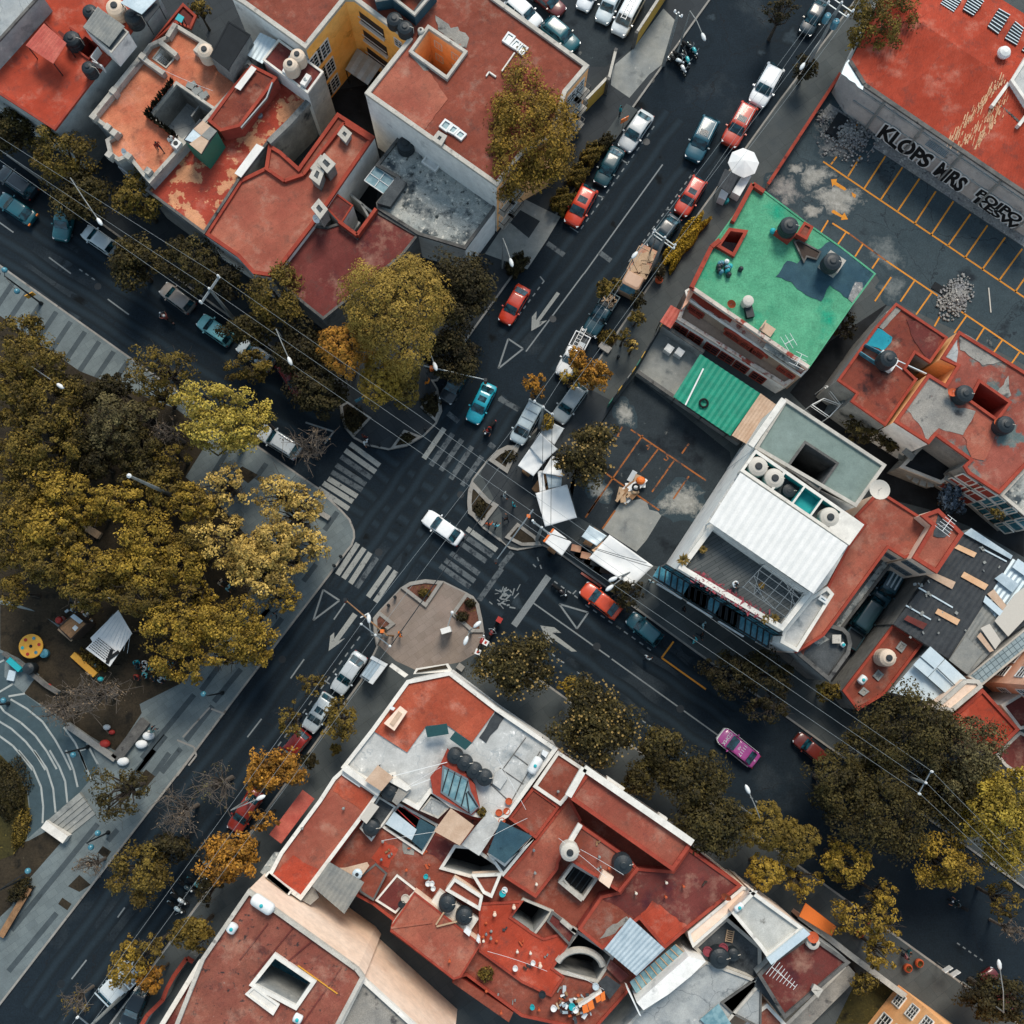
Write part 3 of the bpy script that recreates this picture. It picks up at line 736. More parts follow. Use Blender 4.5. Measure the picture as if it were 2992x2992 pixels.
def tank(s, z, r, hh, mat, label, group=None, cat='water tank', base=None):
 """cylindrical roof tank with ribs, shoulder and lid; s is where its top shows"""
 p=P1(s, z+hh);t=thing('water_tank', label, cat, (p.x, p.y, z), 0, group)
 pr=[(r*.94, 0), (r, .06), (r, hh*.2), (r*.96, hh*.23), (r, hh*.27), (r, hh*.45), (r*.96, hh*.48), (r, hh*.52), (r, hh*.7), (r*.93, hh*.8), (r*.62, hh*.9), (r*.38, hh*.93)]
 MB().lathe((p.x, p.y, z), pr, 20).build('tank_body', mat, t, smooth=False)
 MB().lathe((p.x, p.y, z+hh*.93), [(r*.36, 0), (r*.36, hh*.05), (r*.26, hh*.07)], 16).build('lid', 'tank_lid' if mat!='tank_black' else 'tank_black', t)
 MB().tube([(p.x+r*1.02, p.y, z+.05), (p.x+r*1.02, p.y, z+hh*.75), (p.x+r*.6, p.y, z+hh*.9)], .03, 5).build('pipe', 'pvc', t)
 return t
def gas_tank(s, z, L, r, label, rz=None, group=None):
 """lying white gas cylinder between the two points"""
 a, b=P(s, z+r*1.6);d=(b-a);L=d.length;d.normalize();c=(a+b)/2
 t=thing('gas_tank', label, 'gas tank', (c.x, c.y, z), 0, group)
 m=MB();pts=[];rr=[]
 for k, q in((0, .2), (.03, .6), (.08, .88), (.16, 1), (.84, 1), (.92, .88), (.97, .6), (1, .2)):
  pts.append(a.lerp(b, k)[:2]+(z+r+.15, ));rr.append(r*q)
 m.tube(pts, rr, 14).build('tank_body', 'white_paint', t, smooth=True)
 m=MB()
 for k in(.25, .75):
  q=a.lerp(b, k);m.box((q.x, q.y, z), .12, r*1.2, r*.7, math.atan2(d.y, d.x))
 m.build('cradle', 'steel', t)
 q=a.lerp(b, .5);MB().lathe((q.x, q.y, z+2*r+.12), [(.14, 0), (.14, .1), (.07, .14)], 10).build('valve', 'teal_paint', t)
 return t
def dish(s, z, r, label, mat='tank_pale', aim=(-.5, -.6, .65)):
 p=P1(s, z+.8);t=thing('satellite_dish', label, 'satellite dish', (p.x, p.y, z));a=Vector(aim).normalized()
 q=a.to_track_quat('Z', 'Y');c=Vector((p.x, p.y, z+.75))
 m=MB();m.lathe((0, 0, 0), [(r*k, .28*r*k*k)for k in(.05, .3, .55, .8, 1.0, .98)], 18, cap=False)
 m.v=[tuple(c+q@Vector(v))for v in m.v];m.build('reflector', mat, t)
 MB().tube([(p.x, p.y, z), (p.x, p.y, z+.7)], .035, 5).tube([c, c+a*r*.9], .02, 4).build('mast', 'steel', t)
def skylight(h, s, z, hh=.25, frame='white_paint', pane='glass_sky', bars_n=0):
 q=ccw(P(s, z+hh));mb=MB();ring(mb, q, .16, z-.02, z+hh);f=mb.build('skylight', frame, h)
 MB().cap(offset(q, .14), z+hh*.55).build('pane', pane, f)
 return f
def chimney(h, s, z, hh, mat='mortar_roof', cap='gray_dark'):
 q=ccw(P(s, z+hh));mb=MB();mb.prism(q, z-.1, z+hh);c=mb.build('chimney', mat, h)
 mb=MB();ring(mb, q, .25, z+hh-.02, z+hh+.12, .1);mb.build('chimney_cap', 'coping', c)
 mb=MB();mb.cap(offset(q, .24), z+hh+.03);mb.build('flue', cap, c)
def yagi(s, z, label, hh=2.2, n=7, L=1.6, rz=.5):
 p=P1(s, z+hh);t=thing('tv_antenna', label, 'antenna', (p.x, p.y, z));b=MB()
 b.tube([(p.x, p.y, z), (p.x, p.y, z+hh)], .03, 5)
 d=Vector((math.cos(rz), math.sin(rz), 0));e=Vector((-d.y, d.x, 0));c=Vector((p.x, p.y, z+hh))
 b.bar(c-d*L/2, c+d*L/2, .04, .04).build('mast', 'white_paint', t);b=MB()
 for i in range(n):
  q=c+d*(i/(n-1)-.5)*L;w_=.75-.06*i;b.bar(q-e*w_, q+e*w_, .03, .03)
 b.build('antenna_rod', 'white_paint', t)
 # --- 1 far corner: tall grey block
h=house('tall pale grey block cut by the top left corner with a bare side wall', s='A 100,100', cat='building', name='apartment_building')
blk(h, "A 290,-40 185,75 0,280 -100,390 -500,100 0,-400", 10.6, 'wall_gray', 'gray_roof', .12, .2, 'coping_dark')
# --- 2 red roof, far left
h=house('red flat roofed house with corrugated sheds on top and grey side wall, at top left', s='A 350,600');z2=8.3
blk(h, "A 385,915 640,580 720,480 800,385 1000,120 1120,-30 700,-400 -300,-200 -300,470", z2, 'wall_gray', 'red_vivid', .18, .2, 'coping_red', holes=[("A 600,255 690,320 625,405 530,335", 3, 'wall_red', 'yard', .25, .15, 'coping_red')])
corr(h, "A 310,165 470,305 375,450 180,320", z2+2.1, 'sheet_red', .3, .06);posts(h, "A 190,320 372,440 465,310 315,175", z2, z2+2.1)
blk(h, "A 690,50 905,225 785,370 590,190", z2+2.2, 'wall_white', 'gray_dark', .05, .1, 'coping', z0=z2)
corr(h, "A 690,50 880,185 770,330 585,190", z2+2.5, 'sheet_gray', .3, .05)
slab(h, "A 850,20 960,-80 1110,-10 1000,100", z2+2.3, .08, 'zinc');slab(h, "A 1000,105 1115,-5 1130,40 1035,160", z2+1.9, .08, 'sheet_dark');posts(h, "A 855,20 1000,98 1035,155 1125,45", z2, z2+1.9)
bars(h, "A 320,150 440,275;A 490,190 545,235 470,330", z2, z2+.35, .2, 'coping_red')
patch(h, "A 420,215 470,255 430,300 380,262", z2, 'red_dark')
bars(h, "A 690,330 640,400 720,470;A 650,430 720,460", z2, z2+1, .06, 'white_paint', 'railing')
tank("A 622,62", z2, .68, 1.5, 'tank_black', 'black water tank at the corner of a grey corrugated shed, top left roof')
tank("A 492,255", z2, .75, 1.5, 'tank_black', 'black water tank between the red corrugated pergola and a dark light well')
tank("A 612,462", z2+.3, .62, 1.4, 'tank_black', 'black water tank on a small white stand near the edge of the red roof')
tank("A 925,95", z2, .78, 1.6, 'tank_black', 'black water tank next to a fallen beige tank on the top left roof')
tank("A 800,30", z2, .85, 1.7, 'tank_beige', 'beige water tank with dark lid near the top edge above the grey shed')
# --- 3 ornate house with a patio
h=house('salmon roofed old house with stone balustrade and sunken grey patio', s='A 1000,800');z3=7.1
blk(h, "A 645,825 990,395 1050,310 1180,250 1235,165 1490,320 1480,395 1620,500 1750,420 1800,470 1510,790 1290,1030 1055,1290 1010,1240 900,1105 835,1135 768,1085 745,985 815,940 750,900", z3, 'wall_gray', 'red_orange', .45, .3, 'stone', holes=[("A 1245,595 1510,775 1440,862 1285,980 1068,812", 4.2, 'wall_dirty', 'gray_roof', .35, .25, 'coping'), ("A 1085,410 1155,320 1245,385 1170,470", 3.5, 'wall_white', 'wall_white', .1, .12, 'coping')])
bars(h, "A 995,400 1155,515;A 1235,165 1180,255;A 1125,290 1245,385;A 640,830 990,400", z3, z3+.75, .42, 'stone', 'balustrade')
blk(h, "A 1612,150 1765,245 1610,490 1485,395", z3+2.4, 'wall_dirty', 'sheet_black', .03, .1, 'sheet_black', z0=z3-.1)
mb=MB()
for k in range(9):
 q=P1("A %f,%f"%(1100+k*9, 400+k*8), z3-.4*k*.5)
 mb.box((q.x, q.y, z3-.25*k-.3), 1.1, .3, .12, ST+1.57)
mb.build('stair', 'white_paint', h)
for i, (u, v)in enumerate(((655, 815), (795, 635), (1000, 390), (755, 890), (800, 930), (765, 1085), (900, 1095), (1040, 1200))):
 q=P1("A %d,%d"%(u, v), z3+1);MB().box((q.x, q.y, z3), .55, .55, .95, ST).build('pier', 'stone', h)
windows(h, "A 768,1085 835,1135", z3, [(.5, 3.4, 1, 1.8)]);windows(h, "A 900,1105 1010,1240", z3, [(.5, 3.4, 1.1, 1.9)])
bars(h, "A 1405,745 1505,805;A 1405,745 1350,820", 4.2, 6.2, .15, 'wall_dirty', 'partition')
for i in range(26):
 k=i/26;u, v=(1240-175*k*2, 590+225*k*2)if k<.5 else(1068+215*(k-.5)*2, 815+165*(k-.5)*2)
 q=P1("A %f,%f"%(u-22, v+4), z3+.3);r_=random.uniform(.16, .26)
 pt=thing('potted_plant', 'small potted plant in the row along the patio edge of the salmon roof', 'plant', (q.x, q.y, z3), 0, 'potted plants round the patio')
 MB().lathe((q.x, q.y, z3), [(r_*.6, 0), (r_, .3), (r_*.9, .31)], 10).build('pot', 'terracotta', pt)
 mb=MB()
 for _ in range(14):
  t=random.uniform(0, 6.3);d=Vector((math.cos(t)*.3, math.sin(t)*.3, random.uniform(.3, .8)));c=Vector((q.x, q.y, z3+.3))
  mb.poly([c, c+d*.6+Vector((-d.y, d.x, 0))*.3, c+d, c+d*.6-Vector((-d.y, d.x, 0))*.3])
 mb.build('leaf', 'leaf_dark', pt)
for u, v in((1345, 610), (1385, 650), (1430, 680)):
 q=P1("A %d,%d"%(u, v), z3+.2);MB().box((q.x, q.y, z3+.02), .7, .5, .35, ST+random.uniform(-.5, .5)).box((q.x+.3, q.y+.2, z3+.02), .4, .5, .3, .6).top('rubble_sack', 'concrete', 'pale sack lying on the salmon roof beside the sunken patio', 'sack', 'sacks beside the patio')
blk(h, "A 1410,840 1530,925 1420,1085 1300,985", z3+2.0, 'green_paint', 'sheet_dark', .03, .1, 'sheet_dark', z0=6.0, rn='shed_roof')
for s, m in(("A 1430,850 1485,890 1420,955 1365,910", 'sheet_tan'), ("A 1485,890 1530,925 1475,990 1420,955", 'sheet_gray'), ("A 1365,910 1420,955 1375,1010 1305,985", 'zinc'), ("A 1420,955 1475,990 1420,1085 1335,1015", 'sheet_tan')):slab(h, s, z3+2.12+jit()*2, .05, m)
q=P1("A 1440,380", z3);MB().box((q.x, q.y, z3), 1.1, 1.1, .8, ST).build('tank_stand', 'stone', h)
tank("A 1437,340", z3+.8, .72, 1.7, 'tank_beige', 'tall beige water tank on a stone stand beside a black roofed shed')
dish("A 880,1070", z3, .35, 'small white satellite dish on the salmon roof corner above the trees', 'white_paint')
t=thing('washing_machine', 'white washing machine standing by the patio wall on the salmon roof', 'washing machine', P1("A 1240,1010", z3))
q=P1("A 1240,1010", z3+.9);MB().box((q.x, q.y, z3), .75, .75, .9, ST).build('body', 'white_metal', t);MB().lathe((q.x, q.y, z3+.9), [(.22, 0), (.22, .03), (.18, .04)], 12).build('lid', 'dark_metal', t)
blk(h, "A 1055,315 1290,22 1385,110 1345,200 1240,160", 5.8, 'wall_dirty', 'red_dark', .2, .2, 'coping_red')
slab(h, "A 1260,95 1300,120 1280,160 1235,135", 7.2, .06, 'teal_paint', 'roof_sheet', 1, z0=5.8)
# --- 4 red roof with flaking orange paint
h=house('red flat roof with flaking orange patches and a white strip, next to the street trees', s='A 1400,1300');z4=6.1
blk(h, "A 1025,1340 1290,1012 1440,860 1560,940 1700,900 B 250,590 300,540 505,690 205,1000 0,1262 A 1440,1648", z4, 'wall_dirty', 'red_peel', .3, .2, 'coping_dark', walls={7:'wall_dirty'})
blk(h, "A 1465,850 1555,925 1695,890 B 265,545 85,455 A 1650,600", z4+1.7, 'wall_red', 'red_dirty', .12, .25, 'coping_red', z0=z4-.1)
slab(h, "A 1775,462 1810,485 1695,637 1655,615", z4+2.1, .08, 'white_metal');slab(h, "A 1810,1013 1862,1040 1700,1252 1655,1222", z4+.5, .08, 'white_metal')
bars(h, "A 1700,900 1880,690 B 230,580", z4+1.7, z4+2.0, .12, 'steel', 'gutter')
q=P1("A 1835,820", z4);MB().lathe((q.x, q.y, z4), [(.28, 0), (.28, .25), (.2, .3)], 12).build('vent', 'steel', h)
bars(h, "B 505,690 350,860 205,1000", z4, z4+.5, .55, 'wall_dirty', 'ledge')
# --- tower with two tanks
h=house('narrow white walled roof tower carrying two beige water tanks', s='B 400,500', cat='building', name='roof_tower');zt=8.3
blk(h, "B 165,420 275,275 590,505 480,655", zt, 'wall_white', 'red_dark', .15, .15, 'coping_white', walls={2:'wall_gray'})
corr(h, "B 145,230 260,285 160,450 45,385", zt-.3, 'zinc_pale', .35, .05);posts(h, "B 60,380 160,440 250,290", 5, zt-.4)
bars(h, "B 30,470 120,480", 5, 7.2, .1, 'white_paint')
slab(h, "B 350,395 430,330 480,380 470,440 370,550 300,500", zt+.35, .3, 'white_paint', 'tank_slab')
tank("B 402,375", zt+.35, .68, 1.6, 'tank_beige', 'upper of the two beige water tanks on the white walled tower')
tank("B 352,440", zt+.35, .68, 1.6, 'tank_beige', 'lower of the two beige water tanks on the white walled tower')
t=thing('air_conditioner', 'white box unit lying on the dark red tower roof', 'air conditioner', P1("B 465,560", zt));q=P1("B 465,560", zt+.5)
MB().box((q.x, q.y, zt), .5, 1.1, .5, ST+.1).build('casing', 'white_metal', t);MB().lathe((q.x, q.y, zt+.5), [(.18, 0), (.18, .03), (.1, .04)], 12).build('fan', 'steel', t)
# --- 6 large red house with stone chimneys
h=house('large salmon roofed house with three stone chimneys and a narrow light slot', s='B 500,1300');z6=6.0
blk(h, "A 1445,1650 B 0,1268 180,1180 205,1015 290,1065 415,1178 690,795 950,962 720,1295 615,1450 520,1583 300,1870 F 215,255 95,238 -12,120", z6, 'wall_white', 'red_salmon', .25, .3, 'coping_red')
bars(h, "B 180,1182 315,1275 450,1228 738,865 930,985", z6, z6+.4, .28, 'coping_red')
patch(h, "B 690,800 760,845 738,862 450,1222 415,1180", z6, 'red_mid', e=.02)
chimney(h, "B 735,900 785,945 750,1000 700,950", z6, .8, 'wall_gray');chimney(h, "B 600,1095 670,1160 620,1215 560,1150", z6, 1.8);chimney(h, "B 540,1175 590,1215 560,1300 500,1250", z6, 1.5);chimney(h, "B 560,1415 615,1480 570,1540 515,1470", z6, 2.0)
MB().box(tuple(P1("B 575,1190", z6))[:2]+(z6, ), .9, 1.6, .9, ST).build('chimney_base', 'stone', h)
dish("B 545,1540", z6, .4, 'white satellite dish on the stone chimney near the dark red roof', 'white_paint')
blk(h, "B 515,1588 615,1600 700,1572 828,1668 958,1480 1262,1658 1150,1800 F 590,562 215,262 B 302,1872", z6-.7, 'wall_dirty', 'red_dark', .15, .2, 'coping_dark')
bars(h, "B 700,1560 828,1655 962,1470", z6-.8, z6+.1, .3, 'coping_red')
blk(h, "B 690,1368 800,1448 715,1580 612,1465", z6-.3, 'wall_white', 'red_dark', .08, .12, 'coping_red')
q=P1("B 770,1580", 2);MB().box((q.x, q.y, 0), 1.8, 1.4, 2.2, ST).build('lean_to', 'wall_gray', h)
bars(h, "B 760,1355 940,1500;B 860,1440 930,1560", 0, 3, .2, 'wall_gray', 'yard_wall')
# --- 7 mossy grey roof
h=house('mossy grey concrete roof with a glass canopy and dark slab at its edge', s='B 1400,1400');z7=5.4
blk(h, "B 960,1165 1125,958 1812,1415 1800,1475 1592,1755 1262,1655 972,1470 965,1430 1110,1250", z7, 'wall_white', 'mossy', .25, .25, 'coping_dark')
slab(h, "B 960,1170 1090,1265 1020,1368 880,1272", z7-.2, .06, 'glass_sky', 'canopy');bars(h, "B 960,1170 1090,1265 1020,1368 880,1272 960,1170;B 1025,1218 950,1320;B 920,1221 1055,1316", z7-.25, z7-.12, .07, 'white_paint', 'canopy_frame')
slab(h, "B 1110,1242 1182,1290 1062,1458 970,1432", z7+.7, .6, 'gray_dark', 'roof_slab')
windows(h, "B 1812,1415 1592,1755", z7, [(.25, 2.4, 1.6, 1.5), (.55, 2.4, 1.6, 1.5), (.4, .3, 2.2, 1.8)])
tank("B 1168,1005", z7, .8, 1.3, 'tank_black', 'black water tank at the weedy corner of the mossy grey roof')
t=thing('bathtub', 'white bathtub with dark leaves in it on the mossy grey roof', 'bathtub', P1("B 1350,1150", z7));q=P1("B 1350,1150", z7+.5)
MB().box((q.x, q.y, z7), 1.5, .75, .25, ST).build('basin', 'white_metal', t);mb=MB();e=[(q.x+x*math.cos(ST)-y*math.sin(ST), q.y+x*math.sin(ST)+y*math.cos(ST))for x, y in((-.8, -.42), (.8, -.42), (.8, .42), (-.8, .42))];ring(mb, e, .14, z7+.22, z7+.5);mb.build('rim', 'white_metal', t)
# --- 8 apartment block with yellow court
h=house('red roofed apartment block with bright yellow courtyard and orange street front', s='C 0,700', cat='apartment building', name='apartment_building');z8=9.9
blk(h, "B -60,-30 30,25 465,337 745,-8 805,-8 1185,278 885,655 1815,1310 C 305,1085 520,960 615,648 775,460 345,148 100,-30 -100,-300 B 0,-300", z8, 'wall_white', 'red_mid', .3, .35, 'coping', holes=[("B 1335,200 1580,365 1460,530 1222,357", .3, 'wall_orange', 'yard', .4, .28, 'coping')], walls={2:'wall_yellow', 3:'wall_yellow', 4:'wall_yellow', 5:'wall_yellow', 7:'wall_orange', 8:'wall_orange', 9:'wall_orange', 10:'wall_orange', 1:'wall_white', 6:'wall_white'})
patch(h, "B 900,655 1290,930 1470,700 1190,300", z8, 'red_salmon');patch(h, "B 1380,110 1440,150 1490,200 1540,190 1620,270 1600,340 1560,330 1400,215", z8, 'mortar_roof', e=.02);patch(h, "B 1200,390 1230,390 1340,500 1300,500", z8, 'mortar_roof', e=.02)
blk(h, "B 960,0 1075,-20 1235,105 1385,-70 1300,-300 900,-200", z8+1.4, 'blue_felt', 'gray_dark', .2, .2, 'coping', z0=z8-.1, holes=[("B 1090,-20 1225,75 1330,-60 1200,-150", z8-1, 'wall_dirty', 'yard')])
for s in("B 1450,835 1505,870 1460,930 1405,890", "B 1505,872 1555,905 1510,950 1462,925", "B 1555,908 1605,945 1565,990 1512,952", "C 205,220 260,255 210,320 160,285", "C 262,270 300,298 258,350 212,322", "C 302,300 350,335 305,390 260,352"):
 skylight(h, s, z8)
chimney(h, "B 1405,935 1455,965 1420,1025 1365,985", z8, .5);bars(h, "C 250,370 160,500;C 120,540 70,505 50,535", z8, z8+.2, .12, 'coping_white', 'pipe')
windows(h, "C 120,1310 305,1085", z8, [(k, zz, 1.3, 1.7)for k in(.3, .68)for zz in(1.2, 4.2, 7.2)], balcony=1)
windows(h, "C 775,460 615,648", z8, [(k, zz, 1.3, 1.7)for k in(.35, .72)for zz in(1.2, 4.2, 7.2)], balcony=1)
windows(h, "B 465,337 745,-8", z8, [(k, zz, 1.6, 2.0)for k in(.12, .32)for zz in(.6, 3.4, 6.3)], mun=(2, 3))
a, d, n, L=face("B 805,-8 1185,278", z8)
for zz in(1.7, 4.5, 7.3):
 f=MB();c=Vector((a.x, a.y, zz))+n*.02;u=Vector((0, 0, 1))
 f.poly([c+d*L*.06, c+d*L*.52, c+d*L*.52+u*1.5, c+d*L*.06+u*1.5]);g_=f.build('gallery', 'wood_dark', h)
 f=MB();f.bar(c+d*L*.05+n*.1, c+d*L*.53+n*.1, .25, .2);f.bar(c+d*L*.05+n*.18+u*.9, c+d*L*.53+n*.18+u*.9, .06, .06);f.build('railing', 'coping_white', g_)
windows(h, "B 805,-8 1185,278", z8, [(.8, zz, .9, 1.1)for zz in(2, 4.9, 7.8)])
corr(h, "B 830,340 1000,462 905,600 745,490", 2.6, 'zinc', .9, .08);posts(h, "B 835,350 900,590 750,490", 0, 2.5)
windows(h, "B 1335,200 1580,365", z8, [(.25, zz, .8, 1)for zz in(3, 6, 8)]+[(.75, zz, .8, 1)for zz in(3, 6, 8)])
q=P1("B 1275,205", z8+.5);tank("B 1278,205", z8, .3, .7, 'tank_pale', 'small pale water tank beside the orange light well on the red roof')
tank("B 1090,120", z8+.1, .7, 1.2, 'tank_black', 'upper black water tank under the dark roof box by the yellow court', None);tank("B 1165,180", z8+.1, .7, 1.2, 'tank_black', 'lower black water tank under the dark roof box by the yellow court', None)
# --- top parking lot fences
for lab, s, m, hh in(('yellow painted mural wall beside the row of white cars', "C 1085,342 1320,-20", 'paint_kerb', 2.6), ('grey board panel standing on the gate wall by the orange building', "C 893,662 942,462", 'wall_gray', 2.6), ('yellow painted mural wall in front of the orange building', "C 735,800 890,640", 'paint_kerb', 2.4)):
 a, b=P(s, 0);t=thing('mural_wall', lab, 'wall', (a.x, a.y, 0));mb=MB();mb.bar((a.x, a.y, hh/2+.05), (b.x, b.y, hh/2+.05), .2, hh);mb.build('panel', m, t)
 mb=MB();mb.bar((a.x, a.y, hh+.1), (b.x, b.y, hh+.1), .26, .09);mb.build('coping', 'coping', t)
 for k in(0, 1):
  c=a.lerp(b, k);MB().box((c.x, c.y, 0), .3, .3, hh+.2, ST).build('pier', 'coping_dark', t)
  # --- 10 warehouse with graffiti wall
h=house('big red roofed warehouse with graffiti on its long grey wall', s='D 1400,700', cat='warehouse', name='warehouse');zw=5.4
E0, E1=P("D 798,598 2150,1514", zw);R0, R1=P("D 990,20 2250,846", zw+1.3);G0=P1("D 700,440", zw);G1=P1("D 770,312", zw+.4)
back=(R0-E0)*2+E0;back1=(R1-E1)*2+E1;back.z=back1.z=zw
mb=MB();n_=70
for(A0, A1, B0, B1)in((E0, E1, R0, R1), (R0, R1, back, back1)):
 for i in range(n_*2):
  k, k2=i/(2*n_), (i+1)/(2*n_);e0=Vector((0, 0, .05 if i%2 else 0));e1=Vector((0, 0, 0 if i%2 else .05))
  mb.poly([A0.lerp(A1, k)+e0, A0.lerp(A1, k2)+e1, B0.lerp(B1, k2)+e1, B0.lerp(B1, k)+e0])
mb.poly([E0, R0, back, P1("D 770,312", zw), G0]);rr_=mb.build('roof', 'red_vivid', h)
mb=MB()
for a, b in((E0, E1), (G0, E0), (Vector((back.x, back.y, zw)), G0)):mb.poly([(a.x, a.y, 0), (b.x, b.y, 0), (b.x, b.y, zw-.03), (a.x, a.y, zw-.03)])
mb.build('wall', 'block_wall', h)
mb=MB();mb.bar(E0+Vector((0, 0, .06)), E1+Vector((0, 0, .06)), .4, .22);mb.bar(G0+Vector((0, 0, .1)), E0+Vector((0, 0, .1)), .35, .35);mb.build('gutter', 'coping_dark', h)
patch(h, "D 640,525 692,425 800,600 790,640", zw, 'zinc', 'gable_sheet', .1)
dW=(E1-E0).normalized();nW=Vector((dW.y, -dW.x, 0));nW=nW if nW.dot(-E0)>0 else-nW
base=Vector((E0.x, E0.y, 0))
for i in range(12):
 c=base+dW*(2.5+i*4.35)+nW*.06;MB().bar(c+Vector((0, 0, 0)), c+Vector((0, 0, zw-.1)), .45, .12).build('pilaster', 'concrete', h)
mb=MB()
for zz in(2.7, 4.6):mb.bar(base+nW*.05+Vector((0, 0, zz)), base+dW*52+nW*.05+Vector((0, 0, zz)), .16, .22)
mb.build('wall_band', 'wall_gray', h)
for along, zz, w_ in((19.5, 3.2, 2.2), (22.6, 3.2, 2.2), (22.4, 1.1, 2.4), (31.8, 3.2, 1.6), (32, 1.2, 2.0), (8, 3.3, 2.2)):
 c=base+dW*along+nW*.05+Vector((0, 0, zz));f=MB()
 for i in range(7):f.bar(c+Vector((0, 0, i*.2)), c+dW*w_+Vector((0, 0, i*.2)), .06, .07)
 gr=f.build('vent_grille', 'zinc', h);MB().poly([c-nW*.03, c+dW*w_-nW*.03, c+dW*w_-nW*.03+Vector((0, 0, 1.25)), c-nW*.03+Vector((0, 0, 1.25))]).build('opening', 'sheet_dark', gr)
XW=dW if dW.x>0 else-dW
for txt, s, zz, hh in(('KLOPS', "D 905,905 1270,1175", 1.35, 2.3), ('MRS', "D 1292,1195 1508,1335", 1.35, 2.3), ('POIPO', "D 1580,1390 1900,1570", 1.95, 1.25), ('KESW', "D 1560,1410 1890,1620", .75, 1.15)):
 q=P(s, zz);c=base+dW*((q[0]+q[1])/2-base).dot(dW)+Vector((0, 0, zz));wd=abs((q[1]-q[0]).dot(dW))
 for nm, mt, offs in(('graffiti_outline', 'letter_white', [(.17*math.cos(k*.785), .17*math.sin(k*.785), .13+.002*k)for k in range(8)]), ('graffiti', 'letter_black', [(0, 0, .16)])):
  o=text_on(nm, txt, 1.0, mt, (0, 0, 0), (1, 0, 0), (0, 1, 0), None, 0, .045);v0=np.empty(len(o.data.vertices)*3);o.data.vertices.foreach_get('co', v0);v0=v0.reshape(-1, 3);fs=[tuple(p.vertices)for p in o.data.polygons];bpy.data.objects.remove(o);m=MB();kx=wd/(3.2 if txt=='KLOPS' else 2.05 if txt=='MRS' else 2.9);ky=hh/.72
  for ox, oy, of in offs:
   n0=len(m.v);m.v+=[tuple(c+nW*of+XW*(x*kx+ox)+Vector((0, 0, y*ky+math.sin(x*5)*.05*hh+oy)))for x, y, _ in v0];m.f+=[tuple(n0+i for i in f)for f in fs];m.m+=[0]*len(fs)
  m.build(nm, mt, h)
for s in("D 1405,-60 1500,-10 1440,80 1345,20", "D 1560,-50 1650,10 1580,105 1505,60", "D 1755,60 1835,105 1755,235 1680,180", "D 1870,150 1932,200 1885,315 1800,265", "D 1990,240 2060,290 1995,400 1920,350"):
 q=ccw(P(s, zw+.9));mb=MB();mb.prism(q, zw+.2, zw+.8);f=mb.build('roof_vent', 'sheet_dark', h);mb=MB()
 for i in range(7):
  k=i/6;a_=q[0].lerp(q[3], k);b_=q[1].lerp(q[2], k);mb.bar((a_.x, a_.y, zw+.86), (b_.x, b_.y, zw+.86), .07, .07)
 mb.build('slat', 'zinc', f)
q=P1("D 1790,372", zw+1.6);MB().lathe((q.x, q.y, zw+.9), [(.3, 0), (.3, .4), (.55, .5), (.62, .75), (.5, 1.0), (.2, 1.15)], 16).build('roof_ventilator', 'white_metal', h)
blk(h, "D 1840,565 1990,330 2200,470 1990,780", zw+1.6, 'wall_white', 'white_roof', .25, .25, 'coping_white', z0=zw)
blk(h, "D 1745,725 1830,605 2040,740 1900,865", zw+.9, 'coping_dark', 'red_salmon', .05, .15, 'coping_dark', z0=zw-.6);bars(h, "D 1710,745 1835,570;D 1895,885 1990,760", zw, zw+1.3, .3, 'coping_white')
mb=MB();dd=(R0-E0).normalized()
for i in range(260):
 u0, v0, u1, v1=random.choice(((1420, 1010, 1760, 590), (1420, 1010, 1760, 590), (1490, 1045, 1770, 720), (1600, 1030, 1760, 790)));k=random.random()**1.2
 p=P1("D %f,%f"%(u0+(u1-u0)*k+random.gauss(0, 13), v0+(v1-v0)*k+random.gauss(0, 13)), zw+.7)
 p.z=zw+1.3*min(max((p-E0).dot(nW)/(R0-E0).dot(nW), 0), 1)+.056;sd_=dd*random.uniform(.15, .8);nn=dW*random.uniform(.01, .05)
 mb.poly([p-nn, p+nn, p+nn+sd_, p-nn+sd_])
mb.build('paint_streak', 'sheet_cream', h)
# lot boundary
t=thing('boundary_wall', 'low overgrown wall between the parking lot and the east sidewalk', 'wall', P1("D 600,570"))
a, b=P("D 610,560 105,1335", 0);mb=MB();mb.bar((a.x, a.y, .55), (b.x, b.y, .55), .22, 1.1);mb.build('masonry', 'wall_dirty', t);mb=MB();mb.bar((a.x, a.y, 1.15), (b.x, b.y, 1.15), .3, .1);mb.build('coping', 'coping_red', t)
# --- 12 green roof building
h=house('house with a bright green turf roof, red parapets and arched windows', s='G 1800,300');zg=5.6
blk(h, "G 1495,330 C 1640,1735 1850,1445 D 20,1290 110,1352 388,1562 640,1740 H 885,240 725,455 415,905", zg, 'wall_pink', 'turf', .07, .12, 'turf', holes=[("C 1775,1630 1865,1642 1790,1780 1705,1730", 3.6, 'wall_red', 'gray_roof', .45, .3, 'coping_red')], walls={9:'wall_pink', 0:'wall_red', 1:'wall_red'})
bars(h, "G 1500,335 C 1640,1740 1700,1690;C 1790,1560 1850,1450 D 20,1295 100,1350", zg, zg+.55, .4, 'coping_red', 'parapet');bars(h, "G 1500,335 H 415,900", zg, zg+.4, .35, 'coping_stain', 'parapet')
patch(h, "H 180,262 260,150 330,170 412,110 560,15 885,238 770,385 722,450 560,322 535,360 500,437 430,410 330,350 290,300", zg, 'blue_felt', 'felt_patch', .02);patch(h, "H 690,420 740,300 790,305 795,360 725,452", zg, 'rubble', 'felt_patch', .035)
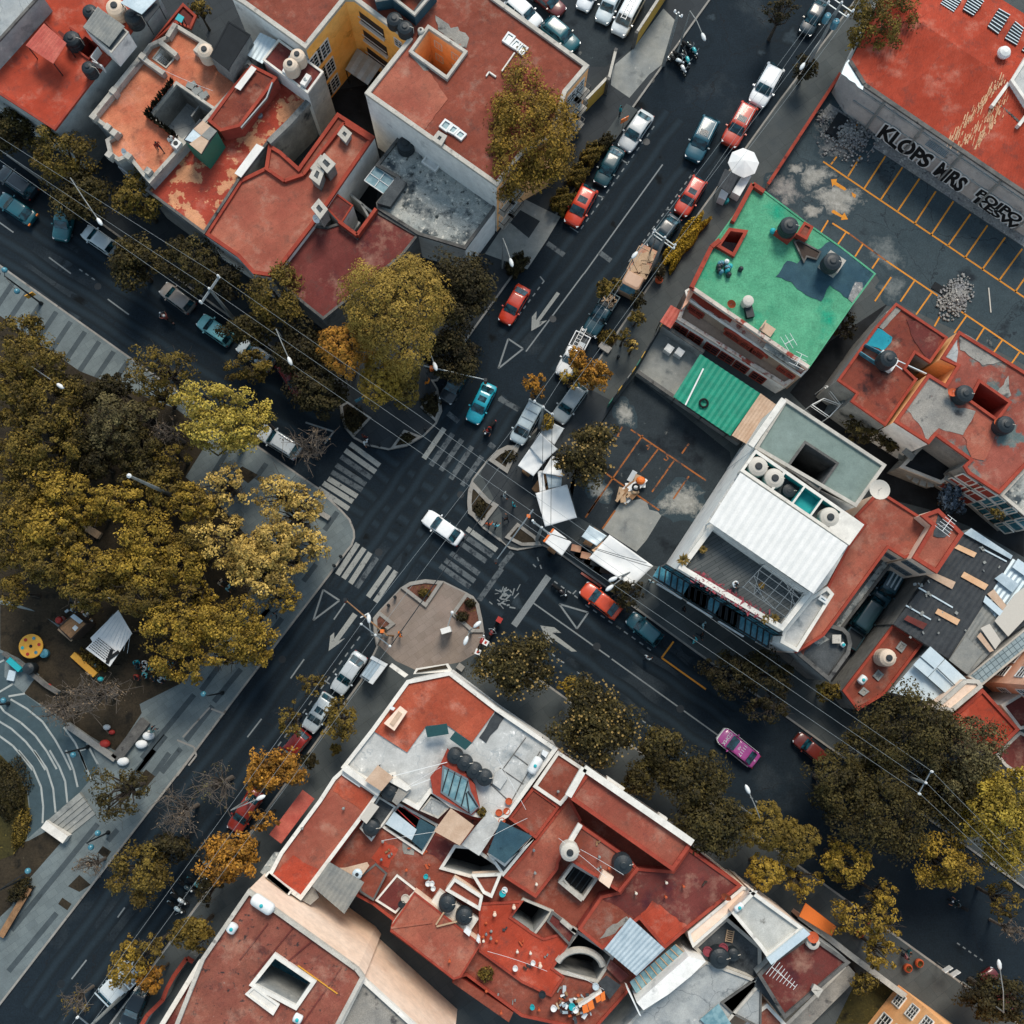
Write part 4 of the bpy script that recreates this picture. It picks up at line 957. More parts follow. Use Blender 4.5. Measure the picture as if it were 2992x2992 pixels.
blk(h, "D 345,1690 500,1775 470,1830 400,1810 380,1850 310,1700", zg+.25, 'wood_dark', 'wood_dark', .1, .1, 'coping_dark', z0=zg-.2)
blk(h, "D 385,1565 445,1600 400,1690 330,1650", zg+.9, 'wall_red', 'red_worn', .15, .2, 'coping_red', z0=zg-.1)
blk(h, "D 230,1590 330,1650 280,1700 180,1630", zg+.9, 'wall_red', 'red_vivid', .08, .12, 'coping_red', z0=zg-.1);tank("D 285,1580", zg+.9, .85, 1.4, 'tank_black', 'round black water tank on a red stand at the edge of the green roof')
q=P1("H 560,190", zg);MB().box((q.x, q.y, zg), 1.7, 1.5, 1.2, ST).build('tank_stand', 'stone', h);tank("H 590,145", zg+1.2, .85, 1.4, 'tank_black', 'round black water tank on a concrete stand on the dark felt')
MB().ball(tuple(P1("D 160,1630", zg+.35)), .28, n=12, m=8).top('ball', 'teal_paint', 'teal ball lying on the green roof by the red tank stand', 'ball', smooth=True)
blk(h, "G 1455,360 1495,335 H 415,908 360,965 G 1470,420", zg-.9, 'wall_tan', 'coping_stain', .12, .15, 'coping_white')
blk(h, "G 1450,430 H 350,970 240,1030 G 1400,560", 2.9, 'wall_white', 'wall_tan', .25, .3, 'coping_stain')
patch(h, "G 1490,350 1790,560 1770,590 1470,400", zg-.9, 'coping_red', 'roof_patch', .02)
slab(h, "H 115,725 375,865 340,920 95,765", zg-.2, .25, 'mossy', 'ledge')
windows(h, "G 1470,420 H 360,965", zg-.78, [(.1, 3.1, 1.6, 1.1), (.43, 3.0, 1.7, 1.1), (.55, 3.0, 1.5, 1.1), (.64, 3.0, 1.4, 1.1), (.9, 3.1, 1.7, 1.1)], 'coping_red', proud=.14)
windows(h, "G 1400,560 H 240,1030", 2.9, [(k, .4, 1.4, 1.8)for k in(.06, .2, .36, .5, .64, .8)], 'coping_red')
for u, v in((1531, 512), (1819, 630), (1935, 725), (2010, 775), (2075, 850)):
 skylight(h, "G "+" ".join("%f,%f"%(u+a*.82*48-b*.57*22, v+a*.57*48+b*.82*22)for a, b in((-1, -1), (1, -1), (1, 1), (-1, 1))), 2.95, .3, 'coping_red', 'glass_dark')
for k in(.43, .55, .64):
 a, d, n, L=face("G 1470,420 H 360,965", zg-.78);c=Vector((a.x, a.y, 4.15))+d*L*k+n*.1
 mb=MB();mb.tube([c+d*(1.0*math.cos(t))+Vector((0, 0, .5*math.sin(t)))for t in np.linspace(0, math.pi, 9)], .14, 5);mb.build('window_arch', 'coping_red', h)
corr(h, "G 1352,462 1430,505 1350,628 1275,580", 2.7, 'sheet_red', .3, .06, 'awning');posts(h, "G 1280,578 1350,615", 0, 2.6)
slab(h, "G 1430,490 1495,320 1530,345 1470,450", 4.9, .3, 'wall_pink', 'cornice')
dish("G 1785,450", zg, .4, 'salmon satellite dish beside the red parapet of the green roof', 'terracotta')
for i, (u, v)in enumerate(((1830, 560), (1870, 560))):
 pass
yagi("H 275,720", zg, 'white cross shaped antenna at the edge of the green roof', 1.6, 3, .9, .5);yagi("H 345,850", zg, 'white rod antenna at the lower corner of the green roof', 1.6, 4, 1.2, 1.1)
t=thing('metal_chair', 'pale metal lounge chair at the parapet of the green roof', 'chair', P1("H 125,630", zg));q=P1("H 125,630", zg+.5)
MB().box((q.x, q.y, zg+.3), 1.2, .9, .08, ST).build('seat', 'sheet_tan', t);MB().box((q.x-.5, q.y+.3, zg+.3), .1, .9, .6, ST).build('backrest', 'sheet_tan', t)
for x in(-.45, .45):
 for y in(-.3, .3):MB().tube([(q.x+x, q.y+y, zg), (q.x+x, q.y+y, zg+.3)], .03, 4).build('leg', 'steel', t)
for i in range(14):
 q=P1("G %f,%f"%(1735+random.gauss(0, 38), 205+random.gauss(0, 28)), zg+.4);m=random.choice(('glass_blue', 'teal_paint', 'glass_blue', 'tank_black', 'white_paint'))
 b_=MB();b_.lathe((0, 0, 0), [(.2, 0), (.22, .05), (.22, .5), (.18, .56), (.08, .62), (.08, .68)], 12)
 b_.v=[(x+q.x, y+q.y, z+zg+.03)for x, y, z in b_.v];b_.top('water_jug', m, 'one of the water jugs heaped in the corner of the green roof', 'jug', 'water jugs on the green roof')
t=thing('water_tank', 'pale open tank with dark pipes standing on the green roof', 'water tank', P1("G 1900,440", zg));q=P1("G 1900,430", zg+1)
MB().lathe((q.x, q.y, zg), [(.45, 0), (.5, .1), (.5, 1.0), (.42, 1.05), (.2, 1.12)], 16).build('tank_body', 'tank_pale', t);q2=P1("G 1905,510", zg+.3);MB().box((q2.x, q2.y, zg), .7, 1.1, .5, .2).build('pump', 'dark_metal', t)
# carport
h=house('carport with bright green corrugated roof and a grey sheet at its end', s='G 1700,1100', cat='carport', name='carport')
corr(h, "G 1560,808 1985,1088 1772,1385 1370,1110", 2.8, 'sheet_green', .55, .09);posts(h, "G 1385,1112 1560,830 1765,1360 1960,1090 1580,1240", 0, 2.7)
corr(h, "G 1985,1085 2100,1168 1900,1450 1782,1382", 3.0, 'sheet_tan', .3, .05);posts(h, "G 1890,1430 2085,1170", 0, 2.9)
a, b=P("G 1582,910 1455,1168", 3.0);MB().bar(a, b, .14, .1).top('pipe', 'white_paint', 'white pipe lying across the green corrugated roof', 'pipe')
q=P1("G 1585,1155", 3.0);mb=MB();mb.tube([(q.x+.38*math.cos(t), q.y+.38*math.sin(t), 3.03)for t in np.linspace(0, 6.283, 17)], .1, 6);mb.top('tyre', 'rubber', 'old tyre lying on the green corrugated roof', 'tyre')
t=thing('yard_wall', 'low dark wall between the numbered parking yard and the green carport', 'wall', P1("G 1100,950"))
a, b=P("G 1105,955 1820,1450", 0);MB().bar((a.x, a.y, .6), (b.x, b.y, .6), .25, 1.2).build('masonry', 'wall_dirty', t);MB().bar((a.x, a.y, 1.25), (b.x, b.y, 1.25), .34, .1).build('coping', 'coping_dark', t)
t=thing('yard_wall', 'broken grey wall along the side of the green roofed house drive', 'wall', P1("G 1290,650"))
a, b=P("G 1275,640 1560,830", 0);MB().bar((a.x, a.y, .9), (b.x, b.y, .9), .3, 1.8).build('masonry', 'wall_gray', t);MB().bar((a.x, a.y, 1.85), (b.x, b.y, 1.85), .36, .12).build('coping', 'coping_dark', t)
t=thing('street_fence', 'rusty sheet fence along the sidewalk of the numbered parking yard', 'fence', P1("G 1000,1080"))
q=P("G 1285,610 1090,930 900,1190", 0)
for a, b in zip(q, q[1:]):
 for i in range(6):
  c, e=a.lerp(b, i/6), a.lerp(b, (i+.97)/6);MB().bar((c.x, c.y, 1.0), (e.x, e.y, 1.0), .07, 1.8).build('panel', random.choice(('sheet_dark', 'sheet_dark', 'wall_dirty', 'green_paint', 'paint_kerb')), t);MB().tube([(c.x, c.y, 0), (c.x, c.y, 2)], .05, 5).build('post', 'dark_metal', t)
  # --- 14 restaurant
h=house('restaurant building with white corrugated roof, tank boxes and plank roof terrace', s='K 1700,500', cat='restaurant', name='restaurant');zr=10.6
tiles('deck', '#4a4f50', '#565a5a', '#33383a', 2.4, .3, .02, rot=ST+.1)
blk(h, "H 250,1122 960,1590 748,1885 35,1470", zr, 'wall_white', 'sage_roof', .25, .25, 'coping', holes=[("H 392,1440 606,1580 482,1755 275,1602", .2, 'gray_dark', 'yard', .2, .2, 'coping_dark')])
bars(h, "H 5,1455 240,1125", zr, zr+.45, .5, 'coping_white', 'parapet')
blk(h, "K 1395,508 H 30,1470 L 805,200 690,350 540,620 425,715 215,955", zr-.5, 'wall_white', 'white_roof', .0)
cells=[(.02, .27, 'tank'), (.29, .46, 'low'), (.475, .625, 'empty'), (.64, .8, 'tank1')]
A0, A1, B1, B0=[P1(s, zr+.6)for s in("H 40,1480", "L 805,200", "L 700,345", "H -70,1632")]
def cq(k0, k1, e0=.12, e1=.88):
 f=lambda k, e:A0.lerp(A1, k).lerp(B0.lerp(B1, k), e)
 return[f(k0, e0), f(k1, e0), f(k1, e1), f(k0, e1)]
mb=MB();hol=[ccw(cq(a, b))for a, b, _ in cells];mb.prism(ccw([A0, A1, B1, B0]), zr-.55, zr+.6, hol);mb.build('tank_box', 'coping_white', h)
for(a, b, k), q in zip(cells, hol):
 mb=MB();mb.sides(offset(q, .005), zr-.49, zr+.5, True);mb.build('tank_bay', 'wall_teal', h)
 mb=MB();mb.cap(q, zr-.46);mb.build('bay_floor', 'wall_teal' if k=='empty' else 'gray_dark', h)
tank("H 62,1597", zr-.45, .85, 1.3, 'tank_pale', 'first round pale water tank in the teal box row, at its upper left end');tank("H 178,1680", zr-.45, .85, 1.3, 'tank_pale', 'second round pale water tank in the teal box row')
tank("L 570,145", zr-.45, .85, 1.3, 'tank_pale', 'pale water tank alone in a teal box near the salmon roof');tank("H 280,1770", zr-.45, .6, .5, 'tank_black', 'low dark tank inside the third teal box')
corr(h, "Z 1338,985 1535,1120 1597,1030 1395,893", zr+1.6, 'white_metal', .62, .05, slope=(.0, .3));posts(h, "Z 1342,985 1535,1116 1595,1032 1398,896", zr-.5, zr+1.5, .07, 'white_paint')
q=ccw(P("K 1400,510 1640,190 L 430,690 225,950", zr));mb=MB();mb.cap(offset(q, .3), zr-.46);mb.build('terrace_deck', 'deck', h)
mb=MB();ring(mb, q, .42, zr-.55, zr+.2);mb.build('parapet', 'coping_white', h)
slab(h, "K 1640,200 L 0,440 410,700 440,660 K 1670,160", zr-.38, .06, 'concrete', 'deck_edge')
blk(h, "L 425,715 545,640 590,690 335,1095 215,1030 235,950", 8.4, 'wall_white', 'white_roof', .35, .25, 'coping_white')
windows(h, "K 1400,510 L 215,955", zr-.5, [(.16, 6.9, 5.0, 2.4), (.47, 6.9, 5.0, 2.4), (.79, 6.9, 5.0, 2.4), (.16, 3.2, 5.0, 2.4), (.47, 3.2, 5.0, 2.4), (.79, 3.2, 5.0, 2.4)], 'dark_metal', 'glass_blue', (4, 1), .16)
a, d, n, L=face("K 1400,510 L 215,955", zr-.5)
for k in(.16, .47, .79):
 c=Vector((a.x, a.y, 5.9))+d*L*k+n*.6;mb=MB();mb.bar(c-d*2.6, c+d*2.6, 1.2, .15);b_=mb.build('balcony', 'glass_blue', h);mb=MB()
 for i in range(9):e=c-d*2.5+d*i*.6;mb.bar(e-n*.6+Vector((0, 0, .1)), e+d*.5+n*.6+Vector((0, 0, .1)), .12, .05)
 mb.build('floor_bar', 'dark_metal', b_)
 mb=MB()
 for zz in(.35, .7, 1.05):mb.bar(c-d*2.6+n*.58+Vector((0, 0, zz)), c+d*2.6+n*.58+Vector((0, 0, zz)), .05, .05)
 for i in range(8):e=c-d*2.6+d*5.2*i/7+n*.58;mb.bar(e, e+Vector((0, 0, 1.05)), .05, .05)
 mb.build('railing', 'dark_metal', b_)
 mb=MB();mb.bar(c-d*1.9+n*.75+Vector((0, 0, -.6)), c+d*.6+n*.75+Vector((0, 0, -.6)), .1, .55);mb.build('sign_board', 'white_paint', h)
for s_, k in(("K 1425,640 1525,655 1510,705 1412,688", 'left'), ("K 1625,785 1725,800 1705,840 1615,822", 'middle')):t=thing('awning', 'small red awning under the %s balcony of the restaurant'%k, 'awning', P1(s_));slab(t, s_, 3.0, .08, 'sheet_red', 'canopy');posts(t, s_, .1, 2.95, .03)
t=thing('pergola_frame', 'white wire frame of triangles over the terrace end by the white roof', 'trellis', P1("L 200,650", zr-.4));mb=MB()
f=[P1(s, zr+1.3)for s in("L -50,640", "L 100,480", "L 380,680", "L 250,850")]
for i in range(5):
 k=i/4;mb.bar(f[0].lerp(f[3], k), f[1].lerp(f[2], k), .035, .035);mb.bar(f[0].lerp(f[1], k), f[3].lerp(f[2], k), .035, .035)
 if i<4:
  mb.bar(f[0].lerp(f[1], k), f[0].lerp(f[3], 1-k), .03, .03);mb.bar(f[3].lerp(f[2], k), f[1].lerp(f[2], 1-k), .03, .03)
mb.build('lattice', 'steel', t);mb=MB()
for p in f:mb.tube([(p.x, p.y, zr-.45), tuple(p)], .06, 6)
mb.build('post', 'steel', t)
tt=thing('flower_bed', 'long planter of dark red flowers along the terrace parapet', 'planter', P1("K 1700,700", zr-.4));mb=MB();a_, b_=P("K 1500,540 L 90,850", zr-.1)
mb.bar((a_.x, a_.y, zr-.3), (b_.x, b_.y, zr-.3), .5, .3);mb.build('trough', 'wood_dark', tt);mb=MB()
for i in range(700):
 c=a_.lerp(b_, random.random())+Vector((random.gauss(0, .2), random.gauss(0, .2), random.uniform(-.1, .3)));r1=Vector((random.gauss(0, .1), random.gauss(0, .1), random.gauss(0, .05)));r2=Vector((random.gauss(0, .1), random.gauss(0, .1), .02));mb.poly([c-r1, c+r2, c+r1, c-r2])
mb.build('flowers', 'flower_red', tt)
# --- salmon roofs behind the restaurant
h=house('salmon roofed annex wrapping round the restaurant with a rounded dark corner terrace', s='L 800,300');zs=7.3
blk(h, "L 690,350 805,200 742,140 880,-10 960,-10 1290,200 1175,405 1090,437 975,365 580,905 520,985 325,1105 220,1030 545,640", zs, 'wall_cream', 'red_salmon', .2, .2, 'coping_red')
blk(h, "L 1205,135 1330,88 1505,262 1318,542 1150,435 1288,205", zs+1.4, 'wall_cream', 'red_salmon', .25, .3, 'coping_red')
patch(h, "L 1330,120 1400,180 1420,230 1370,290 1290,280 1300,220", zs+1.4, 'gray_dark')
windows(h, "L 1150,435 1318,542", zs+1.4, [(.25, 6.2, .9, 1.2), (.65, 6.2, .9, 1.2), (.25, 3.2, .9, 1.2), (.65, 3.2, .9, 1.2)], 'steel');windows(h, "L 975,365 1090,437", zs, [(.6, 5.0, .9, 1.1)], 'steel')
blk(h, "L 470,870 580,908 660,930 700,970 717,1040 700,1110 560,1305 322,1105", 6.3, 'wall_dirty', 'gray_dark', .5, .3, 'coping_dark')
patch(h, "L 430,1000 500,960 560,1010 480,1060", 6.3, 'mossy');chimney(h, "L 585,985 630,985 630,1030 585,1030", 6.3, .5, 'mortar_roof');patch(h, "L 470,872 535,905 370,1130 325,1103", 6.3, 'red_mid', e=.03)
blk(h, "L 982,372 1035,432 625,965 585,905", 3.0, 'wall_dirty', 'mossy', .1, .2, 'coping_dark')
skylight(h, "L 500,695 550,730 535,760 480,725", 8.75, .15, 'white_paint', 'glass_blue');dish("H 910,1768", zr, .85, 'large pale round dish at the corner of the sage green roof', 'tank_pale', (-.05, .1, 1))
yagi("L 1390,200", zs+1.4, 'white rod antenna on the raised salmon block', 1.6, 6, 1.4, .9);gas_tank("L 640,1035 665,1060", 6.3, .6, .2, 'small white gas tank on the rounded dark terrace')
# --- corrugated workshop
h=house('workshop with patched dark corrugated roof and tan translucent sheets', s='L 1500,700', cat='workshop', name='workshop');zc=5.4
blk(h, "L 1500,262 1560,228 1852,425 2100,600 2100,800 1820,990 1540,1262 1400,1152 1010,902 1245,548 1330,545", zc-.6, 'wall_dirty', 'sheet_dark', 0)
corr(h, "L 1508,258 1852,440 1402,1150 1010,902", zc, 'sheet_dark', .42, .07);corr(h, "L 1852,440 2100,600 1820,990 1650,740", zc-.1, 'zinc', .42, .07);corr(h, "L 1650,740 1815,985 1540,1262 1402,1150", zc-.15, 'sheet_gray', .42, .06)
for i, (s, m)in enumerate((("L 1470,340 1600,400 1580,432 1440,365", 'sheet_cream'), ("L 1510,532 1682,625 1655,662 1487,568", 'sheet_cream'), ("L 1325,792 1482,872 1460,910 1305,825", 'sheet_cream'), ("L 1280,530 1450,605 1425,655 1240,555", 'sheet_tan'), ("L 1720,655 1815,780 1785,810 1672,690", 'sheet_tan'), ("L 1625,960 1720,1090 1690,1100 1600,990", 'sheet_tan'), ("L 1520,990 1640,1100 1530,1255 1402,1155", 'sheet_gray'), ("L 1870,690 1990,600 2000,800 1820,990 1725,880", 'tank_pale'), ("L 1660,700 1785,810 1760,845 1645,745", 'zinc_pale'), ("L 1780,540 1895,620 1850,680 1725,580", 'zinc'), ("L 1690,900 1770,1020 1730,1080 1625,930", 'tank_pale'), ("L 1890,440 1990,510 1990,600 1850,500", 'zinc_pale'), ("L 1110,840 1250,900 1220,940 1085,870", 'red_dark'), ("L 1560,225 1852,418 1840,445 1508,262", 'zinc'))):
 slab(h, s, zc+.16+.012*i, .03, m)
for s in("L 1620,360 1810,460", "L 1190,645 1430,785", "L 1100,770 1275,870"):bars(h, s, zc, zc+.14, .12, 'zinc_pale', 'flashing')
mb=MB()
for i in range(60):
 q=P1("L %f,%f"%(random.uniform(1100, 1800), random.uniform(350, 1000)), zc+.12);q.z=zc+.13
 if random.random()<.6:mb.box(tuple(q), random.uniform(.1, .3), random.uniform(.1, .3), .06, random.random())
mb.build('debris', 'concrete', h)
blk(h, "L 2010,880 2100,950 1640,1330 1535,1268", 4.6, 'wall_white', 'paver_tiles', .1, .12, 'coping')
# low red roof with tank
h=house('low dark red roof with square grilles and a tall beige tank', s='L 950,1150');zl=4.3
blk(h, "L 1012,905 1218,1042 945,1400 760,1510 655,1372", zl, 'wall_dirty', 'red_mid', .2, .2, 'coping_red')
for s in("L 1065,1020 1108,1050 1070,1105 1028,1070", "L 905,1222 945,1258 905,1305 865,1268", "L 800,1345 842,1378 800,1410 765,1385"):skylight(h, s, zl, .15, 'concrete', 'mortar_roof')
tank("L 985,1140", zl, .78, 2.0, 'tank_beige', 'tall beige water tank on the low dark red roof');gas_tank("L 770,1320 815,1270", zl, 1, .34, 'short white gas tank on the low dark red roof near the street')
h=house('group of pale blue metal roofs beside the dark workshop', s='L 1300,1250', cat='shed', name='shed')
blk(h, "L 1272,1062 1370,1150 1535,1302 1395,1405 1260,1455 985,1385 1150,1190", 4.6, 'wall_gray', 'concrete', 0)
slab(h, "L 1272,1060 1372,1148 1252,1276 1150,1190", 6.0, .1, 'zinc_pale');slab(h, "L 1376,1150 1537,1300 1397,1405 1254,1278", 5.8, .1, 'zinc_pale');slab(h, "L 1150,1194 1250,1280 1372,1392 1262,1450 985,1382", 5.2, .1, 'zinc_pale');bars(h, "L 1195,1125 1300,1215;L 1325,1215 1465,1350", 5.9, 6.12, .05, 'steel', 'seam')
h=house('red roofed house with raised cream side wall by the big dark tree', s='L 1600,1500')
blk(h, "L 1640,1360 1900,1645 1722,1822 1390,1575 1500,1490", 5.8, 'wall_pink', 'red_vivid', .2, .25, 'coping_red');blk(h, "L 1520,1292 1615,1298 1640,1345 1430,1520 1285,1500", 6.6, 'wall_cream', 'wall_cream', .2, .3, 'coping')
h=house('cream apartment house with barred windows at the right edge', s='L 1800,1250', cat='apartment building', name='apartment_building')
blk(h, "L 1615,1305 1790,1085 2200,1400 2000,1620", 9, 'wall_pink', 'red_mid', .3, zref=0);windows(h, "L 1615,1305 1790,1085", 0, [(.35, 2.2, 1.1, 1.5), (.75, 2.2, 1.1, 1.5), (.35, 5.6, 1.1, 1.5), (.75, 5.6, 1.1, 1.5)])
windows(h, "L 1615,1305 2000,1620", 0, [(.2, 2.2, 1.1, 1.5), (.45, 2.2, 1.1, 1.5), (.2, 5.6, 1.1, 1.5), (.45, 5.6, 1.1, 1.5)])
h=house('dark red flat roofs at the right edge below the cream apartment house', s='L 1850,1700')
blk(h, "L 1775,1475 2100,1280 2100,1600 1905,1645", 5, 'wall_gray', 'red_dark', .2);blk(h, "L 1735,1822 1905,1660 2100,1760 2100,2000 P 2000,250 1800,110", 4.4, 'wall_gray', 'red_dark', .2)
# --- east red houses
h=house('dark red roofed house with blue panel and black tank beside the parking lot', s='H 1000,800');ze=6.3
blk(h, "H 1030,448 1395,690 1272,870 1165,800 1098,910 1178,985 955,1312 712,1140 750,1085 618,992 890,610", ze, 'wall_dirty', 'red_dirty', .2, .2, 'coping_red')
patch(h, "H 890,622 1002,690 935,788 805,725", ze, 'blue_panel', 'roof_panel');patch(h, "H 1010,470 1070,490 935,635 890,605", ze, 'mortar_roof');patch(h, "H 1100,560 1260,600 1350,690 1260,860 1160,720", ze, 'red_dark')
bars(h, "H 815,735 940,800 905,870;H 780,790 970,915", ze, ze+.7, .07, 'glass_blue', 'railing');q=P1("H 945,870", ze);MB().box((q.x, q.y, ze), 1.7, 1.2, .8, ST).build('tank_stand', 'white_paint', h)
tank("H 990,830", ze+.8, .8, 1.7, 'tank_black', 'tall black water tank on a white stand beside the blue roof panel')
bars(h, "H 1035,850 1245,945;H 1020,880 1180,985", ze-.3, ze, .08, 'zinc_pale', 'railing')
h=house('large worn red and grey roof with two black tanks and a dark light well', s='H 1600,1200');zf=7.2
blk(h, "H 1475,645 2100,1030 2100,1430 1760,1792 1540,1650 1508,1598 1552,1555 1310,1382 1262,1440 1020,1285 1260,948 1382,1022 1462,890 1350,838", zf, 'wall_orange', 'red_gray', .2, .25, 'coping_red', holes=[("H 1622,1010 1822,1150 1740,1258 1560,1130", .5, 'wall_red', 'yard', .2, .25, 'coping_red')], walls={3:'wall_dirty', 4:'wall_dirty', 5:'wall_dirty', 6:'wall_dirty', 7:'wall_dirty', 8:'wall_white'})
patch(h, "H 1260,960 1390,1050 1420,1180 1590,1210 1500,1380 1330,1330 1240,1430 1210,1330 1100,1200", zf, 'mortar_roof', e=.005);patch(h, "H 1480,660 1560,690 1780,860 1640,890 1480,780", zf, 'mortar_roof', e=.02);patch(h, "H 1820,960 1840,1100 1800,1130 1740,1080", zf, 'mortar_roof', e=.02);patch(h, "H 1360,820 1460,700 1455,870", zf, 'gray_roof', e=.01)
patch(h, "H 1590,1215 1760,1330 1650,1560 1560,1540 1500,1390", zf, 'red_salmon', e=.03)
tank("H 1530,1080", zf, .8, 1.5, 'tank_black', 'black water tank beside the dark light well on the worn red roof');tank("H 1820,1300", zf, .8, 1.5, 'tank_black', 'black water tank at the right edge of the worn red roof')
dish("H 1430,1080", zf, .4, 'round salmon dish beside the black tank left of the light well', 'terracotta', (-.2, .2, 1));dish("H 1755,1292", zf, .4, 'round salmon dish beside the right hand black tank', 'terracotta', (-.2, .2, 1))
windows(h, "H 1540,1650 1760,1792", zf, [(k, zz, 2.0, 1.6)for k in(.25, .72)for zz in(1, 3, 5.2)], 'coping_white', 'wall_red', (1, 0), .1)
blk(h, "H 1765,1800 2100,1440 2300,1700 2000,2000", zf-.8, 'wall_gray', 'mossy', .3, .25, 'coping')
windows(h, "H 1765,1800 2000,2000", zf-.8, [(k, zz, 2.0, 1.6)for k in(.15, .5, .85)for zz in(1, 3, 4.8)], 'coping_white', 'glass_blue', (1, 0), .1)
bars(h, "H 1380,1020 1462,890", 3, 6.5, .15, 'wall_orange', 'yard_wall')
h=house('grey stair annex with fan shaped steps behind the restaurant', s='H 1300,1600', cat='annex', name='annex')
blk(h, "H 1060,1605 1180,1480 1250,1420 1500,1560 1380,1700 1350,1720", 3.2, 'wall_dirty', 'yard', .25, .25, 'coping');mb=MB();c=P1("H 1290,1540", 3)
for i in range(11):
 t=math.pi*(.95+i*.09);e=c+Vector((math.cos(t), math.sin(t), 0))*2.6;mb.bar((c.x, c.y, 1.5+i*.14), (e.x, e.y, 1.5+i*.14), .55, .14)
mb.build('stair', 'concrete', h);slab(h, "H 1330,1390 1400,1440 1340,1490 1280,1450", 4.6, .1, 'glass_blue')
slab(h, "H 1100,1470 1170,1520 1140,1560 1070,1500", 3.7, .08, 'sheet_gray');slab(h, "H 1410,1640 1490,1690 1450,1740 1370,1690", 3.9, .08, 'sheet_gray')
t=thing('metal_stair', 'white railed outdoor steel staircase beside the dark red house', 'staircase', P1("H 560,1120"));mb=MB()
for i in range(12):
 q=P1("H %f,%f"%(540+14*i, 1200-9*i), .35*i);mb.box((q.x, q.y, .3+.3*i), .35, 1.5, .06, ST+.1)
mb.build('tread', 'steel', t);mb=MB();k=[P1("H %d,%d"%p, 3.4)for p in((535, 1030), (700, 1105), (560, 1250), (435, 1165), (520, 1120), (640, 1165))]
for a, b in zip(k, k[1:]+k[:1]):mb.bar(a, b, .06, .06);mb.bar(a, (a.x, a.y, 0), .05, .05);mb.bar(a-Vector((0, 0, .5)), b-Vector((0, 0, .5)), .04, .04)
mb.build('railing', 'white_paint', t)
# ================= SOUTH BLOCK =================
h=house('corner building with orange red roof, white parapets and pale terraces', s='J 1400,1600', cat='building', name='corner_building');za=6.9
blk(h, "J 925,1650 1180,1300 1485,1238 K 128,1495 552,1782 O 205,468 N 1835,505 1640,462 1490,402 1350,300 1262,422 1108,335 1080,185 905,225 718,122", za, 'wall_white', 'white_roof', .35, .3, 'coping_white')
blk(h, "J 1175,1302 1487,1235 K 128,1492 J 1640,1738 1455,1608 1318,1620 1182,1808 935,1650", za+.12, 'wall_white', 'red_orange2', 0, z0=za-.1)
slab(h, "J 1130,1482 1182,1522 1092,1655 1018,1602", za+1.1, .55, 'wall_cream', 'skylight_box');slab(h, "J 1122,1515 1148,1535 1085,1625 1058,1605", za+1.16, .1, 'sheet_tan', 'skylight_pane')
slab(h, "J 1062,1478 1098,1495 1085,1512 1055,1500", za+.9, .3, 'white_paint', 'vent');slab(h, "J 1308,1627 1462,1603 1476,1678 1325,1702", za+1.5, .06, 'green_felt', 'awning');slab(h, "J 1520,1660 1640,1742 1592,1792 1482,1712", za+1.5, .06, 'green_felt', 'awning')
patch(h, "J 1815,1510 1866,1565 1740,1742 1690,1702", za, 'sheet_dark', e=.02)  # shadow cast on the pale terrace, drawn as a dark patch
# facade planter and ledges
slab(h, "J 1225,1255 1245,1215 1470,1180 1500,1225 1480,1238", 4.2, .5, 'coping_white', 'balcony');slab(h, "J 1245,1245 1260,1225 1455,1190 1470,1215", 4.3, .1, 'dirt', 'balcony_bed')
slab(h, "J 1075,1178 1190,1260 1165,1280 1055,1200", 3.6, .3, 'coping_white', 'ledge')
blk(h, "N 1345,190 1410,110 1465,-10 1625,200 1660,245 1695,400 1640,458 1365,305", za+.7, 'wall_red', 'coping_red', .0, z0=za-.1)
sk=skylight(h, "N 1432,105 1612,200 1632,290 1690,400 1635,452 1418,300", za+.7, .12, 'steel', 'glass_sky');bars(h, "N 1475,130 1430,290;N 1520,155 1475,320;N 1565,180 1520,350;N 1612,215 1565,395;N 1610,290 1680,400;N 1600,300 1620,440", za+.7, za+.88, .1, 'dark_metal', 'glazing_bar')
for i, (u, v)in enumerate(((1520, 45), (1588, 95), (1655, 150), (1728, 200))):tank("N %d,%d"%(u, v), za, .68, 1.3, 'tank_black', '%s of four black water tanks lined up on the pale corner terrace'%('uppermost', 'second from the top', 'third from the top', 'lowest')[i], 'four black tanks on the pale terrace')
gas_tank("O 360,165 430,50", za, 2, .42, 'long white gas tank on the pale terrace near the magnolia trees');slab(h, "N 1800,160 1850,130 1890,200 1840,275 1785,235", za+.25, .2, 'white_roof', 'roof_hatch')
bars(h, "N 1085,182 1465,85;N 1210,255 1345,205", za+.9, za+.96, .05, 'white_paint', 'pipe');slab(h, "N 975,105 1085,190 1000,290 885,215", za+1.6, .06, 'sheet_tan', 'canopy', 1, z0=za)
slab(h, "N 1050,220 1110,190 1210,270 1180,290", za+.8, .5, 'coping_white', 'duct');slab(h, "N 1125,260 1200,290 1110,390 1075,360", za+.6, .1, 'mortar_roof', 'roof_sheet')
bars(h, "O 80,254 330,-90;O 222,370 430,8;O 145,125 313,240;O 40,200 222,370;O 245,30 345,105", za, za+.035, .07, 'coping_dark', 'roof_joint')
slab(h, "K 450,1790 490,1810 470,1845 440,1820", za+.9, .8, 'white_paint', 'meter_box')
h=house('long salmon roof along the lower left street with white parapet', s='N 550,600');zb=7.0
blk(h, "N 725,135 985,312 862,482 432,1057 198,890 285,722 560,350 660,195", zb, 'wall_white', 'red_salmon', .25, .28, 'coping_white');patch(h, "N 725,175 945,330 880,440 660,290", zb, 'red_orange2', e=.01);patch(h, "N 380,740 560,840 430,1040 215,890", zb, 'red_vivid', e=.01)
